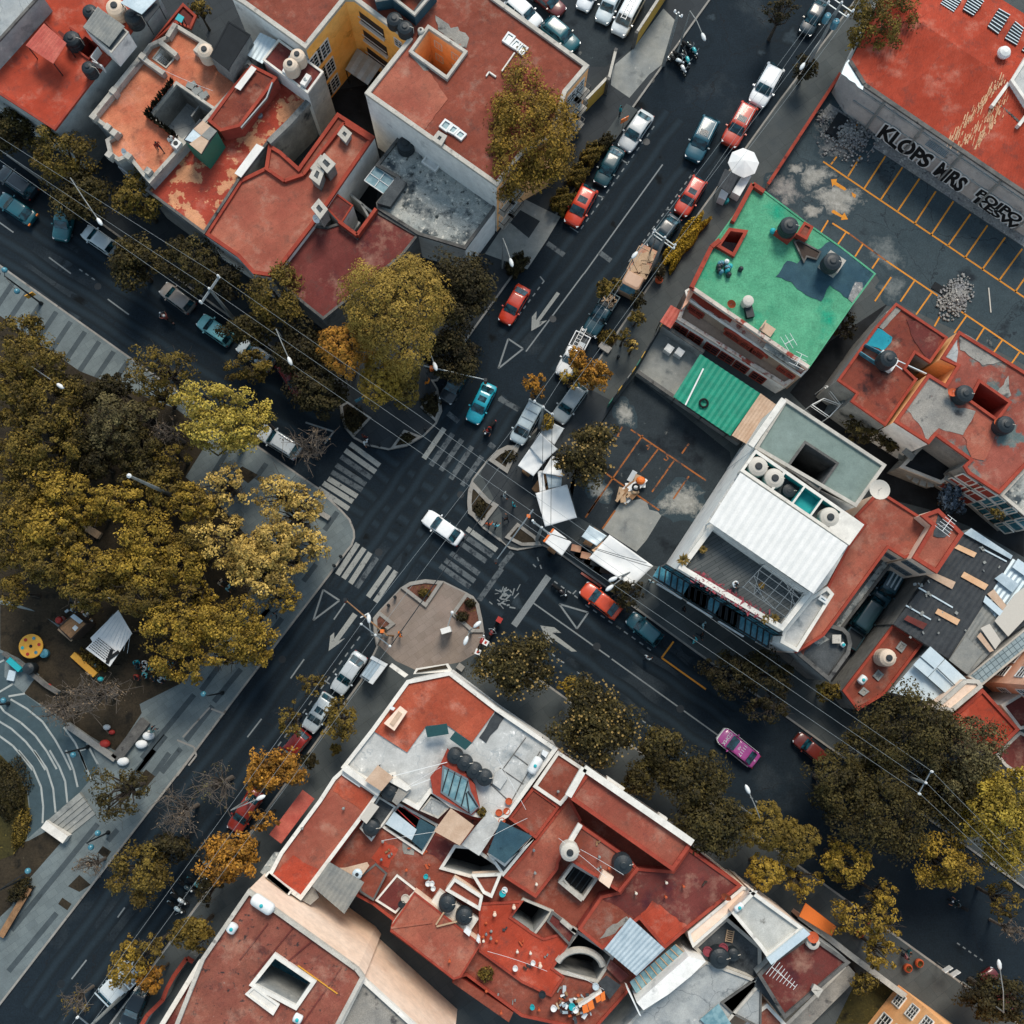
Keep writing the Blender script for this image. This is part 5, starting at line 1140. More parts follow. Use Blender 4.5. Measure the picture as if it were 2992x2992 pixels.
bars(h, "N 725,172 850,258", zb, zb+.3, .12, 'white_paint', 'pipe');bars(h, "N 735,120 985,305", zb+.2, zb+.8, .5, 'coping_white', 'cornice')
mb=MB()
for i in range(14):q=P1("N %f,%f"%(345+i*-11, 1000-i*9), zb+.5);mb.box((q.x, q.y, zb), .4, .4, .5, ST)
mb.build('merlon', 'coping_white', h)
mb=MB()
a_, b_=P("N 535,345 300,660", 3.2);mb.bar((a_.x-.6, a_.y+.4, 3.2), (b_.x-.6, b_.y+.4, 3.2), 1.3, .12);mb.build('tile_awning', 'sheet_red', h)
slab(h, "N 145,860 240,725 285,722 215,890 190,900", 6.2, .4, 'mossy', 'ledge')
# interior of the block
h=house('cluster of red terraces, light wells and sheds in the middle of the south block', s='O 200,900', cat='building', name='terraced_building');zi=5.6
blk(h, "N 862,482 985,330 1090,385 1490,410 1640,470 1840,510 O 205,470 380,262 555,8 742,132 1500,680 1855,955 1475,1258 1312,1402 1100,1610 1040,1720 800,1990 N 1990,1880 1600,1590 1510,1620 1065,1280 1080,1200 940,1090 790,1010 510,955", zi, 'wall_cream', 'red_mid', .15, .2, 'coping_red', holes=[("N 1130,395 1385,535 1285,712 1020,535", 1.5, 'wall_dirty', 'yard', .25, .2, 'coping_white'), ("N 1525,690 1640,700 1875,860 1700,900 1635,880 1440,825", 1.5, 'wall_gray', 'yard', .3, .25, 'coping_white'), ("O 315,1062 500,1140 385,1290 225,1180", 1.2, 'wall_gray', 'yard', .3, .2, 'coping'), ("O 700,1300 870,1410 930,1460 830,1620 520,1540", 1.2, 'wall_dirty', 'yard', .3, .25, 'coping'), ("N 1550,1600 1640,1660 1932,1850 1900,1920 1500,1640", 1.0, 'wall_red', 'yard')])
blk(h, "O 555,6 742,130 632,322 575,390 383,258", zi+1.2, 'wall_red', 'red_mid', .2, .25, 'coping_white', z0=zi-.1);blk(h, "O 380,262 568,398 400,622 208,480", zi+1.0, 'wall_red', 'red_mid', .15, .2, 'coping_red', z0=zi-.1)
blk(h, "O 632,330 722,492 590,735 560,795 555,840 400,1040 175,895 398,635", zi+.8, 'wall_red', 'red_salmon', .12, .2, 'coping_red', z0=zi-.1)
blk(h, "O 768,148 1508,652 1368,852 632,335", zi+3.0, 'wall_cream', 'red_salmon', .25, .28, 'coping_red', z0=0);bars(h, "O 742,128 1508,655;O 742,128 630,325", zi+3.0, zi+3.5, .55, 'coping_white', 'cornice')
for s in("O 905,185 1030,270 1010,290 900,215", "O 1275,445 1330,480 1320,515 1262,470"):slab(h, s, zi+2.6, .9, 'coping_white', 'balcony')
blk(h, "O 1478,690 1852,955 1475,1258 1310,1400 1130,1190 870,1405 700,1262 860,1030 990,1000 1115,832 1365,852", zi+1.4, 'wall_red', 'red_dark', .15, .22, 'coping_red', z0=zi-.1);patch(h, "O 1220,1060 1480,1250 1310,1400 1130,1190", zi+1.4, 'red_vivid', e=.02);patch(h, "O 860,1040 1090,1180 870,1400 705,1262", zi+1.4, 'red_mid', e=.015);patch(h, "O 900,1260 1040,1170 1060,1190 960,1290 850,1330", zi+1.4, 'mortar_roof', e=.03)
blk(h, "O 715,525 1065,768 1115,832 985,1000 845,905 662,792 588,735", zi+2.4, 'wall_red', 'red_mid', .15, .2, 'coping_red', z0=zi-.1);bars(h, "O 715,525 590,735", zi+2.4, zi+2.9, .4, 'coping_white');bars(h, "O 1120,830 985,1000", zi+2.4, zi+2.8, .25, 'coping_red')
blk(h, "O 560,932 590,900 640,960 735,1035 720,1065", zi+.9, 'wall_gray', 'coping', .1, .1, 'coping', z0=zi-.1)
q=ccw(P("O 662,795 845,902 735,1062 560,932", zi+1.0));mb=MB();ring(mb, q, .22, zi-.1, zi+1.0);mb.build('well_kerb', 'coping', h);mb=MB();mb.cap(offset(q, .2), zi+.06);mb.build('well_grate', 'yard', h);mb=MB()
for i in range(4):mb.bar(q[0].lerp(q[1], .2+i*.2).to_3d()+Vector((0, 0, zi+.5)), q[3].lerp(q[2], .2+i*.2).to_3d()+Vector((0, 0, zi+.5)), .08, .06)
mb.build('well_bar', 'dark_metal', h)
tank("O 642,725", zi+2.4, .78, 1.7, 'tank_pale', 'pale rimmed grey water tank at the left end of the red tank terrace');tank("O 1020,815", zi+2.4, .8, 1.7, 'tank_black', 'dark water tank with pale rim at the right end of the red tank terrace')
slab(h, "O 875,850 950,895 918,975 845,920", zi+3.2, .7, 'wall_cream', 'skylight_box')
corr(h, "O 1065,1180 1312,1402 1110,1592 885,1402", zi+2.4, 'zinc', .35, .05)
corr(h, "N 632,788 880,932 740,1155 512,960", zi+1.9, 'sheet_gray', .35, .05);slab(h, "N 740,830 900,790 915,815 840,920 700,830", zi+1.2, .06, 'sheet_tan');slab(h, "N 520,955 560,1040 500,1092 435,1058", zi+1.1, .3, 'mortar_roof')
slab(h, "N 1490,410 1655,532 1552,672 1372,572", zi+2.6, .06, 'sheet_tan', 'canopy', 1, z0=zi);slab(h, "N 1665,540 1760,430 1840,520 1690,745 1565,665", zi+1.8, .1, 'white_roof', 'roof_slab')
slab(h, "O 150,498 372,605 182,800 62,722", zi+2.7, .08, 'blue_felt', 'canopy', 1, z0=zi);blk(h, "O 385,625 170,888 62,735 100,740 180,800", zi+.9, 'wall_white', 'gray_dark', .2, .2, 'coping_white', z0=zi-.1)
slab(h, "N 1090,432 1250,560 1215,635 1030,520", zi+.8, .06, 'zinc_pale');slab(h, "N 1270,480 1385,545 1290,705 1215,640", zi+.6, .06, 'blue_felt');bars(h, "N 1110,415 1240,540;N 1150,400 1275,490", zi+.5, zi+.6, .06, 'red_paint', 'beam')
blk(h, "N 1275,425 1350,330 1485,400 1400,480", zi+1.2, 'wall_gray', 'gray_roof', .08, .1, 'coping', z0=zi-.1)
blk(h, "N 985,330 1100,400 930,640 850,550", zi+.5, 'wall_gray', 'gray_dark', .1, .12, 'coping_white', z0=zi-.1);tank("N 1060,300", zi+.6, .78, 1.4, 'tank_black', 'black water tank beside the tan canopy near the long salmon roof');tank("N 925,555", zi+.5, .7, 1.3, 'tank_black', 'black water tank in the dark corner next to the long salmon roof');slab(h, "N 930,365 985,400 895,520 850,480", zi+1.8, .08, 'tank_pale')
blk(h, "N 1235,1005 1370,1108 1700,1370 1560,1602 1510,1617 1068,1272 1070,1245", zi+1.8, 'wall_cream', 'red_salmon', .05, .12, 'coping_red', z0=zi-.2);bars(h, "N 1068,1255 1360,1215", zi+1.8, zi+1.9, .15, 'red_salmon', 'ridge')
blk(h, "N 1515,905 1715,1035 1695,1130 1455,990", zi+1.3, 'wall_cream', 'red_mid', .3, .2, 'coping_white', z0=zi-.1);blk(h, "N 1640,880 1850,870 1780,1040 1720,1010", zi+.9, 'wall_cream', 'red_mid', .3, .2, 'coping_white', z0=zi-.1)
blk(h, "N 845,895 960,800 1040,870 945,1060 850,1000", zi+.6, 'wall_red', 'red_mid', .08, .12, 'coping_dark', z0=zi-.1);blk(h, "N 960,1060 1110,880 1250,990 1100,1150", zi+.3, 'wall_dirty', 'red_dark', .12, .12, 'coping_white', z0=zi-.1)
patch(h, "N 1020,640 1120,700 1050,830 930,760", zi, 'red_vivid');patch(h, "N 1150,640 1240,660 1230,740 1160,730", zi, 'mortar_roof');patch(h, "N 1290,690 1380,600 1520,660 1440,800", zi, 'red_dark')
q=P1("N 1510,1130", zi);MB().box((q.x, q.y, zi-.1), 4.0, 1.6, 1.0, ST).build('tank_stand', 'coping_white', h)
tank("N 1462,1095", zi+.9, .7, 1.5, 'tank_black', 'left black water tank of the pair on a white stand above the hipped salmon roof');tank("N 1582,1185", zi+.9, .7, 1.5, 'tank_black', 'right black water tank of the pair on a white stand above the hipped salmon roof')
bars(h, "N 1450,1130 1385,1232;N 1550,1205 1390,1245", zi+2.0, zi+2.08, .12, 'wood_pale', 'prop')
for s in("N 1600,1250 1635,1280 1620,1315 1580,1280", "N 1680,1310 1697,1330 1690,1365 1670,1345"):slab(h, s, zi+2.6, .7, 'white_paint', 'vent')
tank("N 828,878", zi+1.2, .42, .4, 'zinc_pale', 'pale shallow round basin on the tan sheet beside the grey corrugated roof', None, 'basin')
blk(h, "O 0,1080 310,1065 225,1180 380,1290 O 455,1330 700,1262 520,1540 600,1600 510,1740 300,1640 0,1420", zi+.35, 'wall_red', 'red_vivid', .1, .15, 'coping_red', z0=zi-.1)
blk(h, "O 515,1140 690,1280 640,1380 480,1210", zi+.6, 'wall_gray', 'red_dark', .15, .15, 'coping_dark', z0=zi-.1);bars(h, "O 580,1200 685,1290;O 655,1260 690,1280", zi+.6, zi+1.0, .35, 'stone', 'pier')
mb=MB();c=P1("O 710,1560", zi+.6)
mb.tube([(c.x+2.0*math.cos(t), c.y+1.6*math.sin(t), zi+.3)for t in np.linspace(.2, 2.7, 12)], .3, 6);mb.build('curved_parapet', 'coping', h)
slab(h, "O 900,1590 1000,1660 920,1760 840,1640", zi+.7, .06, 'sheet_dark');slab(h, "O 930,1480 1060,1590 1000,1640 900,1540", zi+.5, .3, 'red_dark')
# glass lean-to and white wall
for i in range(9):
 k=i/9;A=[P1(s, zi+1)for s in("O 1385,1370", "O 1475,1450", "O 1115,1735", "O 1060,1640")]
 q=[A[0].lerp(A[3], k), A[1].lerp(A[2], k), A[1].lerp(A[2], k+.1), A[0].lerp(A[3], k+.1)]
 mb=MB();mb.prism(ccw(q), zi+.9, zi+.97);mb.build('glass_panel', 'glass_sky', h);mb=MB();mb.bar(q[0], q[1], .08, .1);mb.build('glazing_bar', 'wood_pale', h)
h=house('pale grey roofs with a tall white party wall in the lower right block', s='O 1500,1700', cat='building', name='terraced_building');zp=6.2
blk(h, "O 1600,1490 1870,1590 2000,1640 1600,2100 900,2100 1130,1850", zp, 'wall_gray', 'gray_roof', .2, .2, 'coping', holes=[("O 1985,1600 1725,1785 1790,1850 1980,1950", 1, 'wall_orange', 'yard', .2, .15, 'coping_dark')])
blk(h, "O 1478,1455 1600,1490 1500,1590 1340,1720 1160,1835 1112,1780", zp+2.0, 'wall_white', 'wall_white', 0);slab(h, "O 1045,1690 1060,1700 1145,1880 1130,1870", zp+2.2, 1.8, 'white_paint', 'wall_end')
blk(h, "O 1745,1180 1990,1390 1990,1660 1880,1595 1610,1490 1512,1392", zp-.4, 'wall_gray', 'gray_dark', .2, .25, 'coping');blk(h, "O 1785,1150 1932,1000 P 0,985 378,1258 122,1462 O 1985,1390", zp+1.8, 'wall_cream', 'mossy_pale', .3, .25, 'coping_white')
blk(h, "O 1475,1285 1860,965 1932,985 1785,1148 1510,1390 1485,1330", zp+.6, 'wall_cream', 'wall_cream', .15, .2, 'coping_white')
slab(h, "P 380,1258 425,1298 150,1515 118,1470", zp+2.5, .3, 'zinc_pale', 'ledge');blk(h, "P 425,1302 705,1498 245,1895 55,1585 140,1500", zp+.9, 'wall_gray', 'red_dark', .25, .25, 'coping_dark')
tank("O 1705,1480", zp-.4, .85, 1.5, 'tank_black', 'larger black water tank among pots on the dark gravel patio');tank("O 1800,1450", zp-.4, .55, 1.0, 'tank_black', 'smaller black water tank on the dark gravel patio')
gas_tank("O 1805,1130 1862,1085", zp+1.8, 1, .26, 'short white gas tank on the pale roof above the dark patio');tank("P 450,1365", zp+.9, .55, .8, 'tank_pale', 'small pale tank on the dark red roof near the orange canopy', None)
yagi("P 235,1600", zp+.9, 'long white comb antenna on the dark red roof at the bottom right', 2.0, 9, 2.4, -.7);dish("P 445,1322", zp+.9, .45, 'round salmon dish on the dark red roof beside the pale tank', 'terracotta', (-.2, .3, 1));dish("O 1748,1030", zi+1.4, .42, 'salmon satellite dish at the corner of the dark red roof', 'terracotta');chimney(h, "P 455,1660 500,1690 475,1730 440,1690", zp+.9, .6)
a_, b_=P("O 1775,1270 1760,1355", zp-.2);t=thing('ladder', 'pale wooden ladder lying on the dark gravel patio', 'ladder', a_);dd=(b_-a_).normalized();ee=Vector((-dd.y, dd.x, 0))*.28;MB().bar(a_-ee, b_-ee, .08, .08).bar(a_+ee, b_+ee, .08, .08).build('rail', 'wood_pale', t);mb=MB()
for i in range(6):c=a_.lerp(b_, .08+i*.17);mb.bar(c-ee, c+ee, .07, .06)
mb.build('rung', 'wood_pale', t)
slab(h, "O 1690,1790 1790,1950 1650,1990 1560,1900", zp+.3, .08, 'glass_sky', 'skylight_pane');slab(h, "P 60,1600 200,1740 170,1800 30,1660", zp+.3, .1, 'sheet_dark')
blk(h, "P 0,1880 120,1790 250,1930 150,2060 -100,2060", zp-.6, 'wall_cream', 'red_worn', .25, .25, 'coping_white')
t=thing('garden_wall', 'stone topped garden wall running along the sidewalk at lower right', 'wall', P1("P 850,1550"));q=P("P 345,1170 560,1330 700,1440 1035,1690 1500,2030", 2.2)
for a, b in zip(q, q[1:]):MB().bar((a.x, a.y, 1.1), (b.x, b.y, 1.1), .35, 2.2).build('masonry', 'wall_pink', t);MB().bar((a.x, a.y, 2.26), (b.x, b.y, 2.26), .5, .12).build('coping', 'coping', t)
t=thing('garden_wall', 'stone walkway wall beside the dark red roof at the bottom right', 'wall', P1("P 600,1700"));a, b=P("P 730,1560 300,1990", 1.6);MB().bar((a.x, a.y, .8), (b.x, b.y, .8), 1.3, 1.6).build('masonry', 'mortar_roof', t);MB().bar((a.x-.8, a.y+.5, .9), (b.x-.8, b.y+.5, .9), .3, 1.9).build('coping', 'coping', t)
h=house('pink apartment house with columns of white barred windows at the bottom edge', s='P 1100,1800', cat='apartment building', name='apartment_building')
blk(h, "P 1042,1652 1800,2200 1400,2700 690,2100", 12.5, 'wall_orange', 'red_mid', .3, zref=0, walls={3:'wall_orange'})
windows(h, "P 1042,1652 690,2100", 0, [(.14, zz, 1.1, 1.5)for zz in(1.2, 4, 6.8, 9.6)]+[(.5, zz, 1.8, 1.9)for zz in(1.2, 4, 6.8)], 'coping_white', 'glass_dark', (2, 2), .12)
t=thing('awning', 'orange shop awning on the sidewalk wall at the lower right', 'awning', P1("P 470,1190"));slab(t, "P 392,1078 608,1245 575,1312 345,1172", 2.9, .1, 'orange_paint', 'canopy');posts(t, "P 400,1085 600,1245", 0, 2.8)
# --- south west building with the tall cream wall
h=house('tall building with mottled red roof and a long cream party wall', s='N 300,1400', cat='apartment building', name='apartment_building');zq=11.6
blk(h, "M 1752,985 N 835,1540 880,1600 590,2150 M 1150,2150 M 1420,1470", zq, 'wall_cream', 'red_worn', .35, .28, 'coping', holes=[("N 250,1470 502,1642 392,1800 108,1650", 7, 'wall_gray', 'glass_blue', .4, .3, 'coping_white')])
blk(h, "N 865,1600 1140,1850 1500,2180 1100,2500 590,2150", zq-1.0, 'wall_cream', 'mortar_roof', .4, .3, 'coping_white')
bars(h, "N 0,1480 200,1225;N 100,1590 400,1225;N 330,1500 520,1340;N 440,1932 720,1530", zq, zq+.1, .1, 'red_dark', 'seam')
blk(h, "N 100,1668 278,1797 236,1868 42,1722", zq+.3, 'wall_white', 'coping_white', .1, .15, 'coping_white', z0=zq-.2)
gas_tank("N 85,1040 235,1140", zq, 3, .5, 'very long white gas tank at the corner of the mottled red roof');gas_tank("M 1615,1290 1660,1225", zq, 1, .36, 'short white gas tank lying on the mottled red roof by the street edge');gas_tank("N 380,1880 440,1910", zq, 1, .35, 'white gas tank beside the roof opening at the bottom edge')
bars(h, "N 410,1520 690,1720", zq, zq+.12, .06, 'yellow_paint', 'pipe')
h=house('narrow dark red roof behind a white wall at the bottom left of the south block', s='M 1300,1750')
blk(h, "M 1400,1490 1500,1575 1210,2060 1050,2060", 7.5, 'wall_white', 'red_dark', .4, .35, 'coping_white');blk(h, "M 1610,1580 1910,1830 1750,2100 1250,2100 1345,1800", 8.6, 'wall_gray', 'mortar_roof', .25, .25, 'coping_dark')
t=thing('garden_wall', 'curved red topped garden wall beside the lower left street trees', 'wall', P1("M 1200,1650"));q=P("M 1365,1490 1320,1465 1230,1590 1180,1680 1150,1760 1040,1870 960,2010", 2)
for a, b in zip(q, q[1:]):MB().bar((a.x, a.y, 1), (b.x, b.y, 1), .25, 2).build('masonry', 'wall_dirty', t);MB().bar((a.x, a.y, 2.06), (b.x, b.y, 2.06), .36, .12).build('coping', 'coping_red', t)
# ================= TREES AND PLANTS =================
RNG=np.random.default_rng(5)
def radius_of(s, r, z):
 T, uv=s.split()[0], s.split()[1];u, v=map(float, uv.split(','))
 a, b=P1("%s %f,%f"%(T, u-r, v), z), P1("%s %f,%f"%(T, u+r, v), z)
 return(b-a).length/2
def leaf_mesh(name, pos, nrm, size, tone, mat, parent, aspect=.55):
 n=len(pos)
 nrm=nrm/np.maximum(np.linalg.norm(nrm, axis=1, keepdims=True), 1e-6)
 r=RNG.normal(size=(n, 3));a=np.cross(nrm, r);a/=np.maximum(np.linalg.norm(a, axis=1, keepdims=True), 1e-6);b=np.cross(nrm, a)
 s=size[:, None]*RNG.uniform(.7, 1.3, (n, 1));bend=nrm*s*.18
 v=np.empty((n, 4, 3));v[:, 0]=pos-a*s;v[:, 1]=pos+b*s*aspect+bend;v[:, 2]=pos+a*s;v[:, 3]=pos-b*s*aspect+bend
 me=bpy.data.meshes.new(name)
 me.vertices.add(n*4);me.vertices.foreach_set('co', v.reshape(-1));me.loops.add(n*4);me.loops.foreach_set('vertex_index', np.arange(n*4, dtype=np.int32))
 me.polygons.add(n);me.polygons.foreach_set('loop_start', np.arange(n, dtype=np.int32)*4)
 at=me.attributes.new('tone', 'FLOAT', 'FACE');at.data.foreach_set('value', tone.astype(np.float32))
 me.materials.append(M[mat]);me.update(calc_edges=True);me.validate()
 o=bpy.data.objects.new(name, me);COL.objects.link(o);o.parent=parent;return o
def tree(s, r, label, leaf='leaf_olive', h=8.0, ry=None, style='round', dens=1.0, name='tree', rot=0.0, bark='bark', blossoms=0, group=None, trunk=None, leaf_s=None, cat='tree'):
 zc=h*.66;c=P1(s, h*.8);R=(1.0 if style in('sparse', 'bare')else 1.0 if style=='cauli' else 1.16 if s[0]in 'EI' else 1.13)*radius_of(s, r, zc);Ry=R*(ry/r if ry else 1)
 t=thing(name, label, cat, (c.x, c.y, .13), 0, group);Rz=min(h*.36, max(R, Ry)*.95)
 ca, sa=math.cos(rot), math.sin(rot)
 def warp(d):
  x, y=d[:, 0]*R, d[:, 1]*Ry
  return np.stack([x*ca-y*sa, x*sa+y*ca, d[:, 2]*Rz+zc-.13], 1)
 def sph(n):d=RNG.normal(size=(n, 3));return d/np.linalg.norm(d, axis=1, keepdims=True)
 ls=leaf_s or{'round':.14, 'cauli':.105, 'sparse':.13, 'bare':.09, 'pepper':.12, 'feather':.125}[style]
 A=R*Ry
 if style=='cauli':K, rc=int(60+4.5*A), .15
 elif style=='round':K, rc=int(26+3.2*A), .24
 elif style=='feather':K, rc=int(34+4*A), .19
 elif style=='pepper':K, rc=int(80+7*A), .15
 elif style=='sparse':K, rc=int(20+2.4*A), .17
 else:K, rc=int(18+2*A), .16
 d=sph(K);d[:, 2]=np.abs(d[:, 2])*RNG.choice([1, 1, 1, -.5], K)
 if style=='cauli':fi=np.arange(K);zz_=1-1.25*(fi+.5)/K;th=fi*2.39996;d=np.stack([np.sqrt(1-zz_**2)*np.cos(th), np.sqrt(1-zz_**2)*np.sin(th), zz_], 1)+RNG.normal(0, .05, (K, 3))
 lob=1+.13*np.sin(3*np.arctan2(d[:, 1], d[:, 0])+RNG.uniform(0, 6))+.09*np.sin(5*np.arctan2(d[:, 1], d[:, 0])+RNG.uniform(0, 6))
 rad=RNG.uniform(.82, 1.0, K)if style=='cauli' else RNG.uniform(.35, 1.0, K)**(.35 if style=='pepper' else .5)
 cl=d*(rad*lob)[:, None]*(1-rc*.6);tonec=RNG.uniform(.05, .95, K);crs=rc*(RNG.uniform(.75, 1.2, K)if style=='cauli' else RNG.uniform(.5, 1.5, K))
 N=int({'round':560, 'cauli':800, 'sparse':210, 'bare':22, 'pepper':800, 'feather':480}[style]*A*dens)+60
 N=min(N, 30000)
 k=RNG.integers(0, K, N);dd=sph(N);dd[:, 2]=np.abs(dd[:, 2])*np.where(RNG.random(N)<.85, 1, -1)
 q=RNG.uniform(.3, 1.0, N)**.5*RNG.uniform(.9, 1.22, N)if style!='cauli' else RNG.uniform(.82, 1.04, N)
 pu=cl[k]+dd*(crs[k]*q)[:, None]*np.array([1, 1, .9 if style!='pepper' else 1.5])
 pos=warp(pu);nr=dd*(1.0 if style=='cauli' else .7)+d[k]*.5+RNG.normal(size=(N, 3))*(.35 if style=='cauli' else .6)+np.array([0, 0, .25])
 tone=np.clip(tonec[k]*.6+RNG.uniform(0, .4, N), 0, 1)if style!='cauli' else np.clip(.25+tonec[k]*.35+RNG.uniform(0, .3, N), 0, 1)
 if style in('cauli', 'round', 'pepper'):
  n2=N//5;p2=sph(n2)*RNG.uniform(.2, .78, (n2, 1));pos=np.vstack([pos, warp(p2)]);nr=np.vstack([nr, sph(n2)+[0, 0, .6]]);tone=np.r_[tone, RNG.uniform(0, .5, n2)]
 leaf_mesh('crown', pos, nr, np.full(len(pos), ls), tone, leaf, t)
 tr=trunk or max(.1, .05*R+.06);mb=MB();zb=zc-Rz*.35
 j=RNG.normal(0, .12*R*.3, 2)
 fork=Vector((c.x+j[0], c.y+j[1], max(1.2, zb*.62)))
 mb.tube([(c.x, c.y, .1), (c.x+j[0]*.5, c.y+j[1]*.5, fork.z*.5), tuple(fork)], [tr*1.25, tr, tr*.85], 8)
 nl={'round':7, 'cauli':6, 'sparse':26, 'bare':34, 'pepper':5, 'feather':12}[style]
 w_=warp(cl)
 for i in RNG.choice(K, min(nl, K), replace=False):
  e=Vector((w_[i, 0]+c.x, w_[i, 1]+c.y, w_[i, 2]+.13));m=fork.lerp(e, .5)+Vector((RNG.normal(0, .12)*R, RNG.normal(0, .12)*R, .1*R))
  mb.tube([tuple(fork), tuple(fork.lerp(m, .5)), tuple(m), tuple(e)], [tr*.6, tr*.45, tr*.3, .018], 5)
  if style in('bare', 'sparse', 'feather'):
   for _ in range(5 if style=='bare' else 3):
    f0=m.lerp(e, RNG.uniform(0, 1));f1=f0+Vector((RNG.normal(0, .2)*R, RNG.normal(0, .2)*R, abs(RNG.normal(0, .12))*R));f2=f1+Vector((RNG.normal(0, .1)*R, RNG.normal(0, .1)*R, .06*R))
    mb.tube([tuple(f0), tuple(f1), tuple(f2)], [.022, .014, .008], 4)
 mb.build('trunk', bark, t)
 if blossoms:
  n=blossoms;d2=sph(n);d2[:, 2]=np.abs(d2[:, 2])*.9+.1;p=warp(d2*RNG.uniform(.85, 1.03, (n, 1)))
  bl=MB()
  for i in range(n):
   x, y, z=p[i];x+=c.x;y+=c.y;z+=.25;s_=RNG.uniform(.04, .09)
   for a0 in range(5):a1=a0*1.2566;bl.poly([(x, y, z), (x+s_*math.cos(a1-.5), y+s_*math.sin(a1-.5), z+.05), (x+s_*1.3*math.cos(a1), y+s_*1.3*math.sin(a1), z+.02), (x+s_*math.cos(a1+.5), y+s_*math.sin(a1+.5), z+.05)])
  bl.build('blossom', 'blossom', t)
 return t
def shrub(s, r, label, leaf='leaf_dark', h=1.4, ry=None, rot=0, dens=1.3, group=None, name='shrub', z0=.13, ls=.11, box=False, cat='shrub'):
 c=P1(s, h*.6);R=radius_of(s, r, h*.6);Ry=R*(ry/r if ry else 1);t=thing(name, label, cat, (c.x, c.y, z0), 0, group)
 n=int((2600 if box else 800)*R*Ry*dens)+80;d=RNG.normal(size=(n, 3));d/=np.linalg.norm(d, axis=1, keepdims=True);d[:, 2]=np.abs(d[:, 2])
 if box:d=d/np.max(np.abs(d[:, :2])**1.0, axis=1, keepdims=True).clip(.55)*.9;d[:, 2]=np.minimum(np.abs(d[:, 2]), 1)
 q=d*(RNG.uniform(.3, 1, (n, 1))**.4)*(1+.16*np.sin(7*d[:, :1]+3*d[:, 1:2]*2))
 x, y=q[:, 0]*R, q[:, 1]*Ry;ca, sa=math.cos(rot), math.sin(rot)
 leaf_mesh('foliage', np.stack([x*ca-y*sa, x*sa+y*ca, q[:, 2]*h*.9+.1], 1), d+RNG.normal(size=(n, 3))*.5, np.full(n, ls), RNG.uniform(.1, .9, n), leaf, t)
 MB().tube([(c.x, c.y, z0-.05), (c.x, c.y, z0+h*.6)], .06, 5).build('stem', 'bark', t)
 return t
def agave(s, r, z, label):
 c=P1(s, z+.6);R=radius_of(s, r, z+.6);t=thing('spiky_plant', label, 'plant', (c.x, c.y, z));mb=MB()
 for i in range(46):
  a=random.uniform(0, 6.28);e=random.uniform(.1, 1.1);L=R*random.uniform(.7, 1.05);d=Vector((math.cos(a)*math.cos(e), math.sin(a)*math.cos(e), math.sin(e)));w_=Vector((-math.sin(a), math.cos(a), 0))*.06;o=Vector((c.x, c.y, z+.55))
  mb.poly([o-w_, o+d*L*.5-w_*1.5, o+d*L-Vector((0, 0, .1*L)), o+d*L*.5+w_*1.5, o+w_])
 mb.build('leaves', 'leaf_pale', t);MB().lathe((c.x, c.y, z), [(.22, 0), (.3, .45), (.12, .5), (.1, .6)], 10).build('pot', 'wood_dark', t)
NS='street trees along the shaded north sidewalk';PK='park trees'
